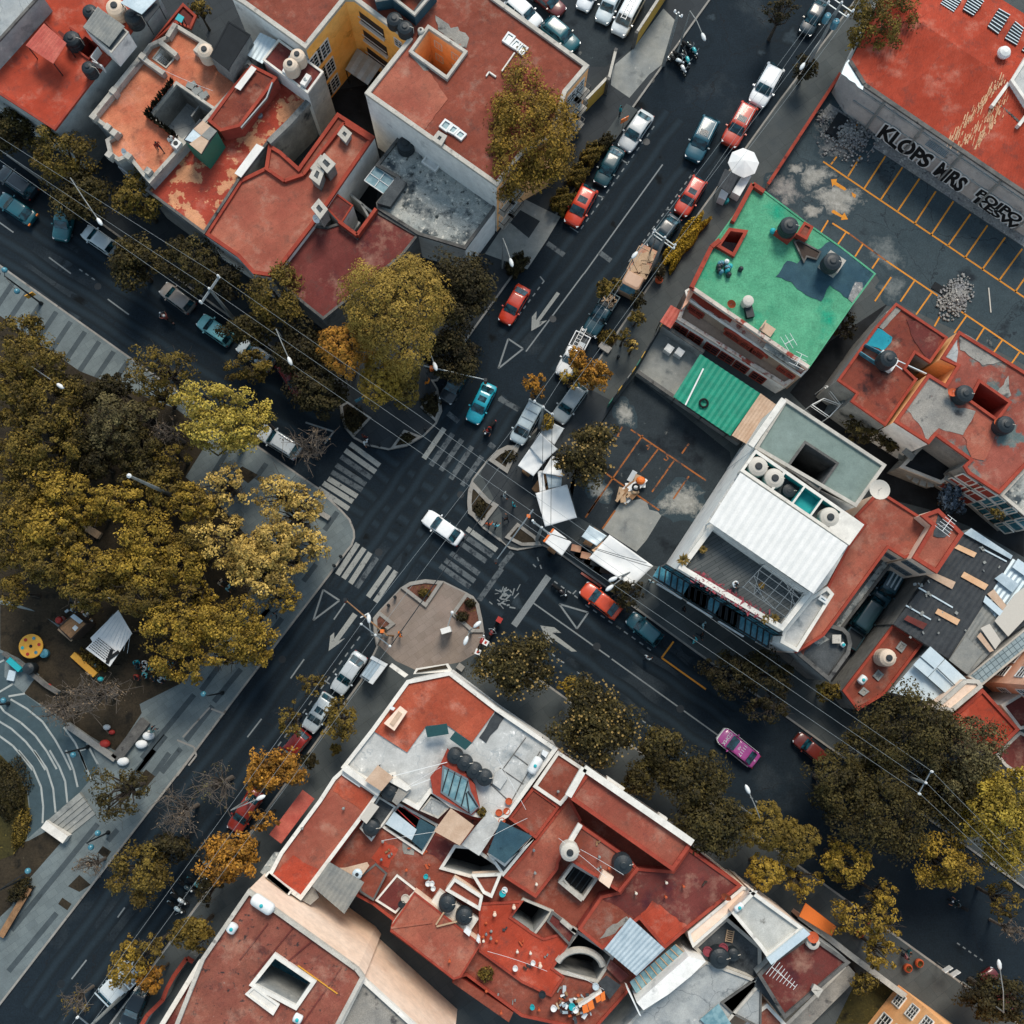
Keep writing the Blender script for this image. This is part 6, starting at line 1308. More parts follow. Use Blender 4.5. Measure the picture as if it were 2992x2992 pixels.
for a in(("A 60,900", 165, 'dark olive tree at the left edge above the two parked dark cars', 'leaf_magnolia', 7, None, 'round'), ("A 420,1080", 215, 'large dark olive tree below the grey side wall of the top left house', 'leaf_olive', 8.5, None, 'feather'), ("A 560,1370", 190, 'dark tree between the ornate house and the parked white hatchback', 'leaf_magnolia', 7, None, 'round'), ("A 960,1390", 185, 'olive tree in front of the red roof with flaking orange patches', 'leaf_olive', 7, 150, 'feather'), ("E 930,150", 180, 'dark olive tree over the road beside the parked white hatchback', 'leaf_magnolia', 6.5, None, 'round'), ("E 1330,140", 210, 'dark tree behind the utility pole with the long crossarm', 'leaf_magnolia', 7, None, 'feather'), ("E 1560,280", 120, 'dark tree between the crossarm pole and the salmon roof corner', 'leaf_dark', 6.5, None, 'round'), ("F 245,380", 200, 'olive tree with pointed top overlapping the dark red roof edge', 'leaf_olive', 8, 210, 'feather'), ("F 60,620", 190, 'dark tree under the wires above the silver hatchback', 'leaf_magnolia', 6.5, 110, 'round'), ("F 430,780", 200, 'dark tree behind the white street lamp and its wires', 'leaf_dark', 6, None, 'round'), ("F 560,1060", 230, 'very dark tree hanging over the road near the half hidden red car', 'leaf_dark', 6.5, 170, 'round'), ("F 70,890", 165, 'olive tree covering the lower side of the silver hatchback', 'leaf_olive', 6, 110, 'feather'), ("F 1090,460", 385, 'huge golden green tree with cauliflower crown at the crossing corner', 'leaf_gold2', 14, 400, 'cauli'), ("F 725,740", 195, 'orange gold round tree touching the huge cauliflower tree', 'leaf_orange', 11, 195, 'cauli'), ("F 1000,970", 175, 'golden tree below the huge cauliflower tree, above the corner paving', 'leaf_gold', 8.5, 200, 'cauli'), ("F 1150,1000", 130, 'olive tree at the rim of the corner paving by the orange dressed person', 'leaf_olive', 7.5, 180, 'cauli'), ("F 1560,330", 245, 'very dark tree between the cauliflower tree and the red parked car', 'leaf_dark', 9, 265, 'round'), ("F 1490,790", 200, 'dark tree over the sidewalk beside the white oval lamp', 'leaf_dark', 7, 190, 'round'), ("C 345,905", 295, 'tall dense olive tree in front of the orange apartment block', 'leaf_pepper', 13, 430, 'pepper'), ("G 410,1010", 100, 'small orange and grey tree right of the teal car', 'leaf_orange', 5, 135, 'sparse'), ("G 690,830", 65, 'small gold tree leaning over the white pickup cab', 'leaf_orange', 5.5, 90, 'round'), ("G 830,940", 125, 'orange gold tree above the covered grey vehicle', 'leaf_orange', 6, 100, 'round'), ("G 650,960", 90, 'thin gold tree beside the covered grey vehicle', 'leaf_gold', 5, 90, 'sparse'), ("G 885,330", 55, 'small olive tree between the tan truck and the dark pickup', 'leaf_olive', 4.5, 65, 'round'), ("G 975,290", 40, 'smaller olive tree touching the tan truck bed', 'leaf_olive', 4.5, None, 'round'), ("G 1120,420", 58, 'dark round shrub tree on the sidewalk by the potted tree', 'leaf_dark', 3.5, None, 'round'), ("G 1120,540", 60, 'olive young tree on the sidewalk next to the red awning', 'leaf_olive', 4, None, 'feather'), ("G 1030,670", 60, 'thin olive tree over the square planting bed', 'leaf_olive', 4.5, 70, 'sparse'), ("G 1090,740", 55, 'pale thin tree on the sidewalk below the square planting bed', 'leaf_pale', 4, 50, 'sparse'), ("G 480,1280", 45, 'small gold tree beside the silver pickup and the wire pole', 'leaf_gold', 4, 60, 'round'), ("G 830,1400", 150, 'dark leafy tree with pale tips beside the white market tarps', 'leaf_magnolia', 7, 110, 'round'), ("G 740,1560", 190, 'dark magnolia with pale buds behind the white market tarps', 'leaf_magnolia', 8, 160, 'round'), ("D 950,100", 230, 'golden olive tree overhanging the big red warehouse roof', 'leaf_olive', 9, 210, 'feather'), ("D 820,250", 105, 'golden tree at the warehouse corner by the sidewalk', 'leaf_gold', 7, 95, 'feather'), ("D 240,40", 150, 'dark tree at the top edge over the road', 'leaf_dark', 7, 90, 'sparse'), ("D 400,470", 85, 'dark tree by the sidewalk lamp post at the top right street', 'leaf_dark', 4, 90, 'round'), ("K 1050,690", 115, 'dark brown tree behind the orange sedan', 'leaf_dark', 4.5, 95, 'feather'), ("K 1790,1240", 190, 'very dark tree at the restaurant corner over the sidewalk', 'leaf_dark', 6, 160, 'feather'), ("L 110,1250", 200, 'very dark tree below the restaurant wall', 'leaf_dark', 6, 150, 'feather'), ("L 130,1490", 190, 'dark tree over the road between the wires', 'leaf_dark', 6, 130, 'sparse'), ("L 560,1380", 110, 'olive bushy tree at the low red roof street corner', 'leaf_olive', 4, 70, 'feather'), ("K 280,1190", 265, 'magnolia with many pale yellow flowers at the plaza edge', 'leaf_magnolia', 8, 215, 'round'), ("K 650,1350", 80, 'small gold tree between the two flowering magnolias', 'leaf_gold', 5, 75, 'feather'), ("K 800,1500", 190, 'magnolia dotted with small flowers, upper tree along the south sidewalk', 'leaf_magnolia', 8.5, 200, 'round'), ("K 850,1680", 290, 'wide magnolia dotted with small flowers beside the dark red roof', 'leaf_magnolia', 9, 210, 'round'), ("K 1310,1780", 180, 'dark olive tree right of the flowering magnolias', 'leaf_magnolia', 8, 170, 'round'), ("O 1150,210", 130, 'dark olive tree pressed against the cream parapet', 'leaf_magnolia', 8, 130, 'round'), ("O 1560,250", 230, 'large dark olive tree opposite the pink taxi', 'leaf_magnolia', 9, 230, 'round'), ("O 1640,560", 260, 'large dark olive tree below the pink taxi, by the cream wall', 'leaf_magnolia', 9.5, 200, 'round'), ("P 130,560", 190, 'golden olive cauliflower tree on the sidewalk right of the dark trees', 'leaf_olive2', 9, 170, 'cauli'), ("P 350,660", 160, 'golden olive cauliflower tree reaching over the road', 'leaf_olive2', 9, 160, 'cauli'), ("P 130,880", 140, 'golden tree above the pale terrace edge', 'leaf_gold', 8, 120, 'cauli'), ("P 390,930", 150, 'half bare tree with golden tufts near the orange awning', 'leaf_gold', 7, 130, 'sparse'), ("P 700,810", 180, 'tufted gold tree over the dark road at lower right', 'leaf_gold', 8, 150, 'feather'), ("P 960,1050", 140, 'half bare tree with gold tips over the lower right sidewalk', 'leaf_gold', 7.5, 120, 'sparse'), ("P 830,1190", 290, 'wide bare grey branched tree above the orange pots', 'leaf_gold', 7, 170, 'sparse'), ("P 930,1430", 140, 'yellow leaved tree at the garden wall beside the orange pots', 'leaf_gold', 6, 160, 'sparse'), ("P 640,260", 220, 'dark tree on the far side of the road, under the three wires', 'leaf_magnolia', 9, 240, 'feather'), ("P 960,420", 330, 'wide dark olive tree crossed by the three wires', 'leaf_magnolia', 10, 330, 'feather'), ("P 1400,800", 220, 'golden brown tree hanging over the road beneath the wires', 'leaf_gold', 9, 190, 'feather'), ("P 1450,330", 250, 'dark olive tree left of the bright yellow tree', 'leaf_magnolia', 9, 260, 'round'), ("P 1800,470", 250, 'bright yellow tree at the right edge', 'leaf_yellow2', 11, 330, 'pepper'), ("L 1150,1640", 350, 'big dark evergreen tree in front of the pale blue metal roofs', 'leaf_magnolia', 11, 260, 'feather'), ("L 1480,1790", 300, 'big dark evergreen tree in front of the red roof', 'leaf_olive3', 11, 260, 'feather'), ("L 870,1800", 230, 'dark evergreen tree over the road right of the red pickup', 'leaf_magnolia', 9, 190, 'feather'), ("P 1820,1080", 150, 'brown sparse tree at the right edge beside the motorcyclist', 'leaf_olive', 7, 150, 'sparse'), ("P 1880,1300", 110, 'bare grey tree at the right edge of the dark road', 'twig', 6, 90, 'bare'), ("P 1765,1770", 240, 'dark tree in the bottom right corner over the sidewalk', 'leaf_dark', 7, 150, 'round'), ("P 830,1650", 120, 'olive tree in the garden of the pink apartment house', 'leaf_olive', 5, 90, 'sparse'), ("E 110,640", 170, 'olive tree at the left edge of the park beside the striped paving', 'leaf_olive', 9, 120, 'feather'), ("E 220,830", 220, 'large olive gold tree on the park edge by the striped paving', 'leaf_olive', 10, 160, 'feather'), ("E 60,980", 180, 'olive tree at the left edge of the park, second row', 'leaf_olive', 10, 170, 'feather'), ("E 330,1150", 200, 'olive gold park tree beside the dark purple gap', 'leaf_olive', 10, 190, 'feather'), ("E 100,1250", 170, 'brownish olive park tree at the left edge', 'leaf_olive', 9, 150, 'feather'), ("E 300,1440", 240, 'olive park tree left of the long grey lamp mast', 'leaf_olive', 10, 170, 'feather'), ("E 60,1520", 160, 'olive park tree at the left edge, middle of the picture', 'leaf_olive', 9, 160, 'feather'), ("E 450,1010", 130, 'dark olive evergreen at the striped paving, left of the two dark evergreens', 'leaf_magnolia', 7, 100, 'round'), ("E 200,1700", 200, 'olive gold park tree at the left, above the gold pair', 'leaf_olive', 9, 160, 'feather'), ("E 560,1320", 150, 'dark purplish olive park tree in the gap', 'leaf_magnolia', 8, 160, 'feather'), ("E 1000,1640", 170, 'dark olive park tree beside the mast foot', 'leaf_magnolia', 7, 130, 'feather'), ("I 430,250", 130, 'dark gold park tree left of the clearing rim', 'leaf_olive', 9, 160, 'feather'), ("I 830,560", 150, 'gold olive park tree below the clearing, right side', 'leaf_olive', 9, 140, 'feather'), ("I 60,80", 170, 'olive park tree at the left edge above the gold ones', 'leaf_olive', 9, 150, 'feather'), ("E 1350,1850", 170, 'gold park tree right of the mast foot', 'leaf_gold', 9, 130, 'feather'), ("I 1350,330", 150, 'gold olive park tree between the round gold one and the thin pale ones', 'leaf_olive', 9, 150, 'feather'), ("I 1430,880", 140, 'gold tree between the broad gold tree and the sidewalk one', 'leaf_gold', 9, 130, 'feather'), ("E 580,1090", 135, 'dark evergreen park tree by the last paving stripes', 'leaf_dark', 7, 110, 'round'), ("E 790,1030", 130, 'dark evergreen park tree right at the end of the striped paving', 'leaf_dark', 7, 110, 'round'), ("E 1110,900", 270, 'thin olive tree with grey twigs at the park road edge', 'leaf_olive', 9, 180, 'sparse'), ("E 1080,1060", 190, 'thin twiggy olive tree left of the bright yellow tree', 'leaf_olive', 8, 130, 'sparse'), ("E 780,1290", 170, 'grey olive feathery park tree above the long grey mast', 'leaf_olive_gray', 9, 220, 'feather'), ("E 910,1420", 160, 'dark olive park tree over the long grey mast', 'leaf_magnolia', 8, 170, 'feather'), ("E 640,1560", 160, 'very dark park tree left of the long grey mast', 'leaf_dark', 7, 150, 'round'), ("E 1200,1500", 170, 'purplish bare looking park tree below the bright yellow tree', 'leaf_olive', 7, 130, 'sparse'), ("E 1480,1140", 250, 'bright yellow tree at the park edge, its upper half', 'leaf_yellow', 11, 160, 'feather'), ("E 1560,1330", 310, 'bright yellow broad tree near the silver car', 'leaf_yellow', 10, 150, 'feather'), ("F 130,1230", 110, 'bright yellow tree top beside the silver car roof', 'leaf_yellow', 9, 110, 'feather'), ("E 440,1770", 220, 'golden park tree left of the dark clearing', 'leaf_gold', 9, 170, 'feather'), ("E 820,1850", 230, 'golden park tree below the long grey mast', 'leaf_gold', 9, 140, 'feather'), ("E 1150,1750", 170, 'olive park tree at the foot of the long grey mast', 'leaf_olive', 8, 140, 'feather'), ("E 1560,1740", 230, 'pale yellow thin tree over the park pavement', 'leaf_pale', 9, 170, 'sparse'), ("F 470,1440", 190, 'almost bare twiggy tree over the silver car and crosswalk', 'twig', 7, 150, 'bare'), ("F 250,1780", 230, 'pale yellow tree at the left end of the crosswalk', 'leaf_pale', 9, 150, 'sparse'), ("E 1010,1240", 150, 'purplish twiggy park tree right of the grey olive feathery one', 'leaf_olive_gray', 8, 140, 'sparse'), ("E 1150,1330", 130, 'bare grey park tree at the left foot of the bright yellow tree', 'twig', 8, 130, 'bare'), ("J 480,330", 150, 'pale gold thin tree reaching to the crosswalk corner, outermost', 'leaf_pale', 8, 150, 'sparse'), ("F 420,1850", 170, 'pale gold thin tree beside the crosswalk end', 'leaf_pale', 8, 130, 'sparse'), ("J 210,330", 200, 'gold thin tree in the middle of the corner paving', 'leaf_pale', 9, 170, 'feather'), ("J 60,420", 190, 'gold thin tree behind the corner paving', 'leaf_pale', 9, 160, 'feather'), ("I 240,200", 240, 'gold park tree above the bare ground clearing, left one', 'leaf_gold', 10, 200, 'feather'), ("I 60,330", 130, 'dark gold park tree at the left edge below the middle', 'leaf_olive', 9, 190, 'feather'), ("I 560,90", 170, 'gold park tree on the upper side of the clearing', 'leaf_gold', 9, 120, 'feather'), ("I 1020,290", 190, 'gold round park tree right of the clearing', 'leaf_gold', 10, 190, 'feather'), ("I 280,470", 190, 'gold park tree left of the grey trunk', 'leaf_olive', 10, 170, 'feather'), ("I 640,480", 220, 'gold park tree under the clearing', 'leaf_gold', 10, 160, 'feather'), ("I 1000,520", 210, 'dense gold park tree in the middle of the grove', 'leaf_gold', 10, 150, 'feather'), ("I 1240,480", 190, 'gold park tree near the walking pair', 'leaf_gold', 10, 150, 'feather'), ("I 600,650", 230, 'dark olive park tree above the brown kiosk', 'leaf_olive', 9, 130, 'feather'), ("I 1000,720", 220, 'olive park tree above the white banner', 'leaf_olive', 10, 130, 'feather'), ("I 50,680", 110, 'olive tree at the left edge above the yellow round table', 'leaf_olive', 8, 120, 'feather'), ("I 1330,680", 200, 'gold park tree beside the walking pair', 'leaf_gold', 9, 140, 'sparse'), ("I 1200,930", 230, 'gold broad tree right of the white banner', 'leaf_gold', 10, 170, 'feather'), ("I 1250,1180", 200, 'gold tree above the crowd of seated people', 'leaf_gold', 9, 140, 'feather'), ("I 1600,930", 250, 'golden tree at the avenue sidewalk, lower one', 'leaf_gold', 9, 200, 'feather'), ("I 1560,1130", 200, 'olive gold tree overhanging the avenue pavement', 'leaf_gold', 8, 90, 'sparse'), ("I 1830,1130", 90, 'small gold tree at the avenue kerb', 'leaf_gold', 7, 110, 'sparse'), ("I 1580,280", 260, 'pale gold thin tree over the park corner', 'leaf_pale', 9, 230, 'sparse'), ("I 1830,480", 250, 'pale gold thin tree near the corner crossing', 'leaf_pale', 9, 220, 'sparse'), ("J 380,150", 230, 'pale yellow thin tree at the corner by the metal bench', 'leaf_pale', 9, 190, 'sparse'), ("J 120,560", 200, 'gold thin tree over the avenue pavement', 'leaf_pale', 9, 170, 'sparse'), ("J 290,720", 170, 'gold tree overhanging the avenue kerb near the triangle mark', 'leaf_gold', 8, 130, 'sparse'), ("J 340,440", 200, 'pale gold tree inside the corner paving', 'leaf_pale', 8, 140, 'sparse'), ("J 110,1040", 150, 'gold tree overhanging the avenue kerb near the white arrow', 'leaf_gold', 8, 170, 'feather'), ("I 620,1420", 270, 'bare grey brown tree above the teal plaza', 'twig', 8, 190, 'bare'), ("I 380,1500", 190, 'bare brown tree at the plaza rim', 'twig', 7, 130, 'bare'), ("M 830,310", 250, 'dark brownish tree with open crown above the plaza steps', 'leaf_magnolia', 8, 210, 'sparse'), ("M 620,830", 130, 'thin reddish bare tree over the lower left pavement', 'twig', 5, 110, 'bare'), ("M 1240,470", 200, 'bare grey tree over the lower left avenue', 'twig', 8, 200, 'bare'), ("M 1500,260", 190, 'bare olive tree over the lower left avenue, upper one', 'leaf_olive_gray', 8, 190, 'bare'), ("M 980,880", 210, 'dark olive tree over the lower left avenue', 'leaf_olive', 8, 220, 'feather'), ("M 1180,700", 170, 'very dark tree behind the dark olive avenue tree', 'leaf_dark', 7, 100, 'round'), ("M 1590,780", 195, 'golden orange tree left of the tall building corner', 'leaf_orange', 9, 170, 'round'), ("M 1350,1310", 160, 'olive gold tree beside the mottled red roof', 'leaf_olive', 8, 130, 'round'), ("M 1450,1000", 130, 'dark tree between the motorcycles and the tall building', 'leaf_dark', 7, 130, 'sparse'), ("M 880,1540", 130, 'gold tree over the white truck', 'leaf_gold', 7, 160, 'feather'), ("M 1050,1640", 85, 'gold orange tree right of the white truck', 'leaf_orange', 6.5, 100, 'round'), ("M 1040,1430", 150, 'dark sparse tree above the white truck', 'leaf_olive', 7, 110, 'sparse'), ("M 500,1800", 130, 'bare olive tree at the bottom edge over the avenue', 'leaf_olive', 6, 130, 'bare'), ("N 300,150", 165, 'bright orange tree beside the long salmon roof', 'leaf_orange', 8, 140, 'round'), ("N 110,170", 70, 'small orange tree top above the parked red car', 'leaf_orange', 7, 160, 'round'), ("N 150,500", 110, 'gold orange tree below the parked red car', 'leaf_orange', 7, 90, 'sparse'), ("N 30,740", 90, 'gold tree at the foot of the long salmon roof', 'leaf_orange', 7, 110, 'round'), ("J 495,1330", 110, 'olive thin tree over the parked silver cars, upper one', 'leaf_olive', 6.5, 90, 'sparse'), ("J 350,1580", 115, 'olive thin tree left of the white pickup', 'leaf_olive', 6.5, 140, 'sparse'), ("J 700,1590", 125, 'olive tree right of the white pickup', 'leaf_olive', 6.5, 140, 'feather'), ("J 670,1790", 40, 'small round olive tree on the sidewalk by the corner building', 'leaf_olive', 4, 42, 'round'), ("J 480,1870", 60, 'dark small tree beside the corner building sidewalk', 'leaf_dark', 4.5, 60, 'round'), ("H 810,1330", 150, 'dark olive tree in the garden behind the sage green roof', 'leaf_magnolia', 5, 110, 'feather'), ("H 1000,1420", 80, 'dark tree in the garden by the white wall', 'leaf_magnolia', 4, 70, 'round'), ("H 1430,1830", 100, 'blue grey leaved tree in the dark yard behind the restaurant', 'leaf_blue', 4, 110, 'round'), ("H 680,600", 90, 'dark weedy tree in the gap beside the green roof', 'leaf_dark', 3, 130, 'sparse'), ("A 1400,40", 75, 'green gold tree in the dark alley near the top edge', 'leaf_olive', 5, 60, 'feather'), ):
 s, r, lab, lf, h_, ry, st=a
 kw={}
 if 'leaf_gold2'==lf:lf='leaf_gold_gray'
 if lf=='leaf_olive2':lf='leaf_olive'
 if lf=='leaf_olive3':lf='leaf_olive_gray'
 if lf=='leaf_yellow2':lf='leaf_mustard'
 if 'magnolia' in lab and 'flower' in lab and 'between' not in lab and 'right of' not in lab:kw['blossoms']=120 if 'many' in lab else 90
 if 'pale buds' in lab or 'pale tips' in lab:kw['blossoms']=60
 park=s[0]in 'EI' or s.startswith('F 1')or 'park' in lab
 tree(s, r, lab, lf, h_, ry, st, bark='bark_pale' if st=='bare' else 'bark', group=None, **kw)
for s, r, lab, lf, h_, ry, rot in(("C 790,1090", 80, 'upper olive hedge block between the sidewalk and the dark green sedan', 'leaf_olive', 1.5, 60, .95), ("C 690,1240", 75, 'middle olive hedge block behind the dark green sedan', 'leaf_olive', 1.5, 62, .95), ("C 585,1420", 85, 'lower olive hedge block beside the red hatchback', 'leaf_olive', 1.5, 66, .95), ("C 895,1000", 55, 'dark pruned hedge end next to the white sedan', 'leaf_dark', 1.2, 42, .95), ("C 265,1870", 85, 'dark shrub beside the oval street lamp on the drive', 'leaf_dark', 1.4, 55, .9)):
 shrub(s, r, lab, lf, h_, ry, rot, box=True)
shrub("C 1445,1705", 235, 'long yellow clipped hedge on the east sidewalk', 'leaf_hedge', 1.1, 60, math.radians(53), 1.6, box=True)
shrub("F 800,1270", 85, 'dark planting in the left bed of the north corner', 'leaf_dark', .7, 100, 0, .7);shrub("F 1345,1160", 70, 'dark planting in the pointed right bed of the north corner', 'leaf_dark', .7, 85, 0, .7);shrub("F 1175,1405", 55, 'dark planting in the small triangular bed of the north corner', 'leaf_dark', .6, 42, 0, .7)
shrub("F 1900,1530", 60, 'dark planting in the arched bed of the east corner', 'leaf_dark', .6, 45, 0, .6);shrub("J 1700,100", 45, 'dark planting in the lower arched bed of the east corner', 'leaf_dark', .6, 80, 0, .6)
shrub("J 1300,680", 45, 'green clump in the triangular red bed of the south corner', 'leaf_olive', .7, 30, 0, .9, z0=.3);shrub("J 1570,850", 50, 'larger green clump in the right hand bed of the south corner', 'leaf_dark', .7, 40, 0, .9, z0=.3);shrub("J 1625,755", 40, 'smaller green clump in the right hand bed of the south corner', 'leaf_dark', .6, 32, 0, .9, z0=.3);shrub("J 1005,945", 30, 'green clump in the narrow red bed under the crossing pole', 'leaf_dark', .6, 24, 0, .9, z0=.3)
shrub("G 900,690", 75, 'olive planting in the square bed by the parked white pickup', 'leaf_olive', .7, 60, 0, .8);shrub("M 140,560", 60, 'yellow green hedge strip at the bed edge beside the plaza', 'leaf_olive', .8, 150, -.25, .8);shrub("M 60,280", 150, 'dark green planting in the bed inside the plaza curve', 'leaf_dark', .6, 230, 0, .5);shrub("M 130,1000", 100, 'dark clipped shrub beside the lower left paved walk', 'leaf_dark', 1.2, 70, .8)
shrub("I 650,1160", 120, 'yellow edged planting below the white banner', 'leaf_olive', .5, 60, -.65, .5);shrub("N 1740,1440", 55, 'green potted bush on the red terrace above the alley', 'leaf_olive', .9, 50, 0, 1, z0=5.7);shrub("N 1715,350", 30, 'flowering potted bush beside the red skylight frame', 'leaf_olive', .6, 34, 0, 1, z0=7.0)
shrub("L 1680,1250", 45, 'dark bush beside the cream apartment wall', 'leaf_dark', 1.3, 40, 0, 1);shrub("L 1470,195", 50, 'green vine on the corner of the raised salmon roof', 'leaf_olive', .6, 30, -.6, 1, z0=7.6)
t=shrub("G 1275,225", 42, 'potted tree with reddish leaves beside the yellow hedge', 'leaf_dark', 2.2, 52, 0, .9, name='potted_tree', z0=.5, cat='potted tree');q=P1("G 1268,285", .5);MB().lathe((q.x, q.y, .13), [(.3, 0), (.4, .5), (.32, .5), (.3, .4)], 12).build('pot', 'terracotta', t)
agave("K 1440,450", 62, 10.1, 'large spiky plant at the left corner of the roof terrace');agave("K 1580,375", 38, 10.1, 'smaller spiky plant beside the left wall of the roof terrace');agave("L 110,865", 45, 10.1, 'left spiky plant of the pair at the lower terrace corner');agave("L 172,860", 45, 10.1, 'right spiky plant of the pair at the lower terrace corner');agave("L 80,630", 30, 10.1, 'spiky potted plant under the white wire frame')
# ================= VEHICLES =================
KIND={'sedan':(4.5, 1.76, .92, 1.44, .98, 1.08, .36, -1.08, -1.78), 'hatch':(3.95, 1.7, .95, 1.5, 1.0, .98, .36, -1.45, -1.86), 'suv':(4.6, 1.85, 1.08, 1.72, 1.12, 1.1, .5, -1.75, -2.15), 'van':(4.8, 1.85, 1.1, 1.9, 1.15, 1.55, .9, -2.1, -2.3), 'pickup':(5.1, 1.85, 1.05, 1.72, 1.1, 1.1, .55, -.5, -.65)}
def loft(mb, rings, closed_caps=True):
 ks=[]
 for r in rings:ks.append(len(mb.v));mb.v+=[tuple(p)for p in r]
 n=len(rings[0])
 for a, b in zip(ks, ks[1:]):
  for i in range(n):j=(i+1)%n;mb.f.append((a+i, a+j, b+j, b+i));mb.m.append(mb.mi)
 mb.f.append(tuple(ks[0]+n-1-i for i in range(n)));mb.m.append(mb.mi);mb.f.append(tuple(ks[-1]+i for i in range(n)));mb.m.append(mb.mi)
def car_proto(kind, name):
 L, W_, hz, rz, bz, xa, xb, xc, xd=KIND[kind];w=W_/2;f=L/2
 root=bpy.data.objects.new(name, None);COL.objects.link(root);root.empty_display_size=.3;ORG[root.name]=Vector((0, 0, 0))
 def sec(x, ww, zh, zl=.28):return[(x, y*ww, z)for y, z in((0, zl), (.86, zl), (.97, zl+.12), (1, zl+.34), (.985, zh-.16), (.93, zh-.05), (.8, zh), (0, zh+.035), (-.8, zh), (-.93, zh-.05), (-.985, zh-.16), (-1, zh-.3 if zh-.3>zl+.1 else zl+.2), (-.97, zl+.12), (-.86, zl))]
 m=MB();tz=bz-.02 if kind!='pickup' else .78
 st=[(f, .66, hz-.26), (f-.07, .8, hz-.16), (f-.25, .93, hz-.08), (f-.6, .985, hz-.03), (xa, 1, hz+.02), (0, 1, bz), (xd+.1, 1, bz if kind!='pickup' else bz), (xd-.05, 1, tz)]
 st+=[(-f+.45, .985, tz-.01), (-f+.16, .93, tz-.05), (-f+.04, .84, tz-.12), (-f, .74, tz-.22)]if kind in('sedan', )else[(-f+.3, .97, tz), (-f+.1, .93, tz-.04), (-f, .84, tz-.16)]
 st=[a for i, a in enumerate(st)if i==0 or a[0]<st[i-1][0]-.01]
 loft(m, [sec(x, w*k, z)for x, k, z in st]);body=m.build('body', 'car_paint', root, True, True)
 def rr(x0, x1, y, z, cx=.22, cy=.16):return[(x0, y-cy, z), (x0-cx, y, z), (x1+cx, y, z), (x1, y-cy, z), (x1, -y+cy, z), (x1+cx, -y, z), (x0-cx, -y, z), (x0, -y+cy, z)][::-1]
 m=MB();wr=w*.8;loft(m, [rr(xa, xd, w*.95, bz-.04), rr(xa+(xb-xa)*.9, xd+(xc-xd)*.9, wr+.03, rz-.07, .12), rr(xb-.1, xc+.08, wr-.06, rz-.012, .1), rr(xb-.3, xc+.25, wr-.25, rz+.01, .1)]);m.build('cabin', 'car_paint', root, True, True)
 def pane(nm, q, mat='glass_car', e=.018):
  q=[Vector(p)for p in q];nn=(q[1]-q[0]).cross(q[3]-q[0]).normalized();c=sum(q, Vector())/4
  if nn.dot(c-Vector((0, 0, .6)))<0:nn=-nn
  m=MB();m.poly([tuple(p+nn*e)for p in q]);m.poly([tuple(p+nn*(e-.02))for p in q][::-1]);return m.build(nm, mat, root, False, True)
 y0, y1=w*.9, wr-.02
 pane('windscreen', [(xa+.04, y0*.86, bz+.02), (xa+.04, -y0*.86, bz+.02), (xb+.05, -y1*.9, rz-.05), (xb+.05, y1*.9, rz-.05)], e=.03)
 pane('rear_window', [(xd-.02, y0*.84, bz+.04), (xd-.02, -y0*.84, bz+.04), (xc-.03, -y1*.88, rz-.06), (xc-.03, y1*.88, rz-.06)], e=.03)
 xm=(xb+xc)/2
 for s_ in(1, -1):
  for(u0, u1, t0, t1)in((xa-.22, xm+.04, xb-.12, xm+.04), (xm-.04, xd+.22, xm-.04, xc+.1)):
   if kind=='pickup' and u1<xm-.1:continue
   pane('side_window', [(u0, s_*(w*.95), bz+.02), (u1, s_*(w*.95), bz+.02), (t1, s_*(wr+.02), rz-.1), (t0, s_*(wr+.02), rz-.1)], e=.02)
  MB().box((xa-.28, s_*(w+.08), bz-.02), .13, .2, .14).build('mirror', 'car_paint', root, False, True)
  m=MB();m.box((f-.16, s_*w*.62, hz-.33), .24, .36, .15, -s_*.5);m.build('headlight', 'lens', root, False, True);m=MB();m.box((-f+.05, s_*w*.68, tz-.42), .1, .34, .2, s_*.25);m.build('taillight', 'tail_red', root, False, True)
  for x in(f-.85, -f+.85):
   m=MB();prof=[(.2, -.1), (.29, -.1), (.315, -.06), (.315, .06), (.29, .1), (.2, .1)];m.lathe((0, 0, 0), prof, 18);m.v=[(x+a, s_*(w-.1)+c, .315+b)for a, b, c in m.v];wh=m.build('wheel', 'rubber', root, False, True)
   m=MB();m.lathe((0, 0, 0), [(.2, -.105), (.19, .108), (.05, .112)], 12);m.v=[(x+a, s_*(w-.1)+s_*c, .315+b)for a, b, c in m.v];m.build('rim', 'steel', wh, False, True)
 m=MB();m.box((f+.0, 0, .3), .06, W_*.6, .16);m.build('grille', 'dark_metal', root, False, True)
 if kind=='pickup':
  m=MB();q=[(-f+.06, -w*.96), (-.72, -w*.96), (-.72, w*.96), (-f+.06, w*.96)];ring(m, q, .09, .7, 1.08);m.build('cargo_bed', 'car_paint', root, False, True);m=MB();m.cap(offset(q, .085), .83);m.build('bed_floor', 'dark_metal', root, False, True)
 return root
PROTO={}
def copy_tree(o, parent=None):
 c=o.copy();COL.objects.link(c);c.parent=parent;ORG[c.name]=ORG[o.name]
 for k in[x for x in o.children]:copy_tree(k, c)
 return c
def tint(o, col):
 o.color=col
 for k in o.children:tint(k, col)
